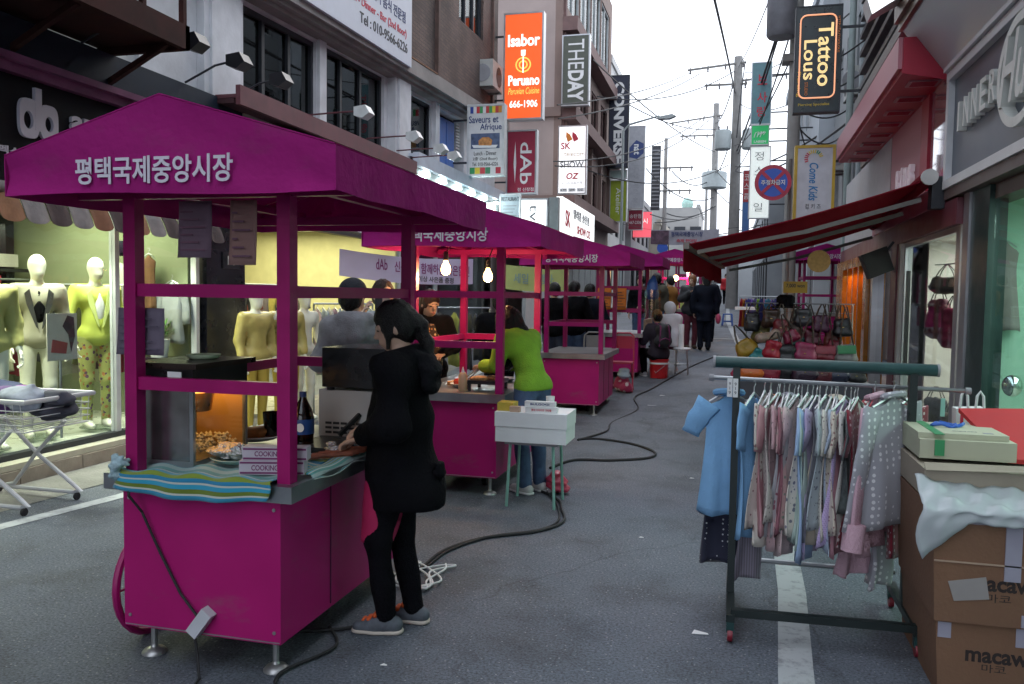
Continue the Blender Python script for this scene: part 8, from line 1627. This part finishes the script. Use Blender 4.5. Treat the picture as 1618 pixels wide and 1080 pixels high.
for i, (a_, b_, sg, lb) in enumerate((((.3, 27.9, 8.9), (2.5, 20.5, 8.2), .4, 'high loose cable from the pole to the tiled wall'), ((.2, 27.9, 7.9), (2.5, 21.5, 7.2), .6, 'sagging cable below the high loose one'), ((.1, 27.9, 9.1), (1.2, 18.6, 9.6), .3, 'cable from the pole top to the wrapped pole'), ((.05, 27.9, 6.6), (1.2, 18.6, 6.9), .5, 'mid height cable to the wrapped pole'), ((.0, 28, 9.0), (-5.3, 33, 9.6), .6, 'long cable sweeping left to the brown building roof'), ((-.1, 28, 6.0), (-5.3, 31, 6.4), .7, 'low cable sweeping left above the stalls'), ((-.85, 42, 9.9), (-5.4, 39, 11.0), .5, 'cable from the slim pole to the pale building'), ((-.85, 42, 8.0), (1.8, 44, 6.4), .4, 'cable from the slim pole to the old shops'), ((-.85, 42, 7.0), (1.9, 41, 5.6), .5, 'lower cable from the slim pole to the old shops'), ((1.25, 18.4, 9.9), (2.4, 12.5, 10.5), .3, 'cable rising from the wrapped pole to the red shop roof'), ((1.25, 18.4, 5.6), (2.6, 24.5, 5.0), .5, 'drooping cable along the tiled wall'), ((-.8, 42, 6.2), (-4.0, 52, 6.9), .5, 'faint cable low over the far street'))):
    cable(lb, a_, b_, sg, .016)
for i in range(4):
    a0 = i*1.1; P_ = [(1.02+.22*math.cos(t_)+.03*i, 18.15, 8.9+.34*math.sin(t_)-.25*i) for t_ in [a0+k*.45 for k in range(12)]]
    tag(MB().tube(P_, .012, 5).build('cable_loop', CB), ['topmost coil of spare cable on the wrapped pole', 'second coil of spare cable on the wrapped pole', 'third coil of spare cable on the wrapped pole', 'lowest coil of spare cable on the wrapped pole'][i], 'cable', 'coils of spare cable')

garment('long white coat hung on the side wall of the display', -6.62, 8.08, 2.0, .36, 1.05, .05, mat('display_white_coat', (.62, .62, .58), .9, var=.1), .03, .5, .15, 1.1, 300, 'clothes hung on the display side wall', 'coat', 'coat')
garment('brown shawl hung beside the white coat', -6.38, 8.02, 2.05, .16, .62, .3, mat('brown_shawl', (.16, .075, .035), .9, var=.3), .04, 0, 0, 1.0, 301, 'clothes hung on the display side wall', 'shawl', 'shawl')
garment('grey jacket hung next to the dark pillar', -6.14, 8.1, 1.75, .28, .7, .05, mat('display_grey', (.24, .25, .26), .9, var=.2), .03, .4, .15, 1.05, 302, 'clothes hung on the display side wall', 'jacket', 'jacket')
tag(blob('navy_beret', [ell((-6.72, 8.0, 2.12), (.10, .06, .09))], .016, NAVY), 'dark navy hat on the wall above the white coat', 'hat')
t = thing('potted_plant', 'small leafy plant near the dark pillar in the display', 'plant', (-6.2, 7.95, .2)); MB().lathe([(.09, 0), (.12, .2), (.11, .2), (.02, .19)], (-6.2, 7.95, .9), 14).build('pot', KW, t, smooth=True); MB().box(-6.36, -6.04, 7.8, 8.1, .2, .9).build('plinth', BLK, t)
rl = random.Random(3); b = MB()
for i in range(90):
    a, e_, L_ = rl.uniform(0, 6.28), rl.uniform(.3, 1.4), rl.uniform(.08, .22); p0 = Vector((-6.2, 7.95, 1.1)); d = Vector((math.cos(a)*math.cos(e_), math.sin(a)*math.cos(e_), math.sin(e_))); q = p0+d*L_; s_ = d.cross(Vector((0, 0, 1))).normalized()*.022
    b.add([q-d*.05, q+s_, q+d*.06, q-s_], [(0, 1, 2, 3)])
b.build('foliage', mat('leaf_green', (.05, .16, .03), .6, var=.3), t)
for i in range(7):
    y = 5.2+.42*i; tag(MB().box(-8.48, -8.2, y, y+.3, 1.9+.02*(i % 3), 2.05+.05*(i % 2)).build('stacked_knitwear', mat('knit%d' % i, [(.3,.05,.05), (.4,.38,.3), (.06,.06,.08), (.35,.3,.08), (.2,.22,.25), (.1,.05,.05), (.42,.4,.36)][i], .9, var=.2)), 'folded %s knitwear on the shelf behind the mannequins' % ['red', 'cream', 'black', 'mustard', 'grey', 'brown', 'ivory'][i], 'knitwear', 'folded knitwear on the shelf')
tag(MB().box(-8.49, -8.1, 4.6, 8.1, 1.84, 1.88).build('wall_shelf', BLK), 'long black wall shelf behind the mannequins', 'shelf')

G2 = [('ivory nightdress tucked behind the beige floral one', (.62, .58, .52)), ('pale rose nightdress tucked behind the taupe print', (.60, .40, .42)), ('pearl grey nightdress in the second layer of the rack', (.46, .47, .50)), ('shell pink nightdress in the second layer of the rack', (.64, .48, .48)), ('ice mint nightdress in the second layer of the rack', (.46, .56, .52)), ('lilac nightdress in the second layer of the rack', (.48, .40, .58)), ('oatmeal nightdress in the second layer of the rack', (.52, .46, .38)), ('misty blue nightdress in the second layer of the rack', (.40, .48, .60)), ('old rose nightdress in the second layer of the rack', (.44, .22, .26)), ('white sprigged nightdress beside the pink robe', (.66, .64, .60))]
for i, (lb, c) in enumerate(G2):
    u = (i+.5)/10; m_ = pattern('layer_print%d' % i, 'floral', c, tuple(q*.45 for q in c), 30+5*(i % 4), tuple(q*.7 for q in c), thr=.2) if i % 2 else mat('layer_plain%d' % i, c, .9, var=.12, vs=14)
    garment(lb, .20+.46*u, 4.47+.04*u, 1.15-.02*u, .38, .74+.05*math.sin(i*2.7), 1.25+.12*math.sin(i*1.9), m_, .017, .16 if i % 2 else 0, .2, 1.2, 400+i, cat='nightdress', name='nightdress')

B3 = [('black bag hung high above the mustard one', .26, 1.30, (.008, .008, .010)), ('dark brown bag hung high beside the olive one', .46, 1.34, (.035, .016, .010)), ('deep red bag hung high over the taupe clutch', .56, 1.24, (.12, .004, .012)), ('charcoal bag hung high in the middle', .80, 1.36, (.02, .02, .024)), ('plum bag hung high over the satchel', .98, 1.30, (.05, .006, .03)), ('black bag hung high near the right upright', 1.20, 1.26, (.007, .007, .008)), ('crimson pouch hung between satchel and green bag', 1.14, 1.02, (.15, .006, .02)), ('dark teal bag hung low behind the magenta one', .74, 1.04, (.006, .04, .045))]
for i, (lb, x, z, c) in enumerate(B3): bag(lb, x, 9.58-.03*(i % 3), z, .17+.03*(i % 2), .18, .08, c, max(.04, 1.6-z-.18), .1*math.sin(i*2), None, 60+i, roll=.08*math.sin(i*3))
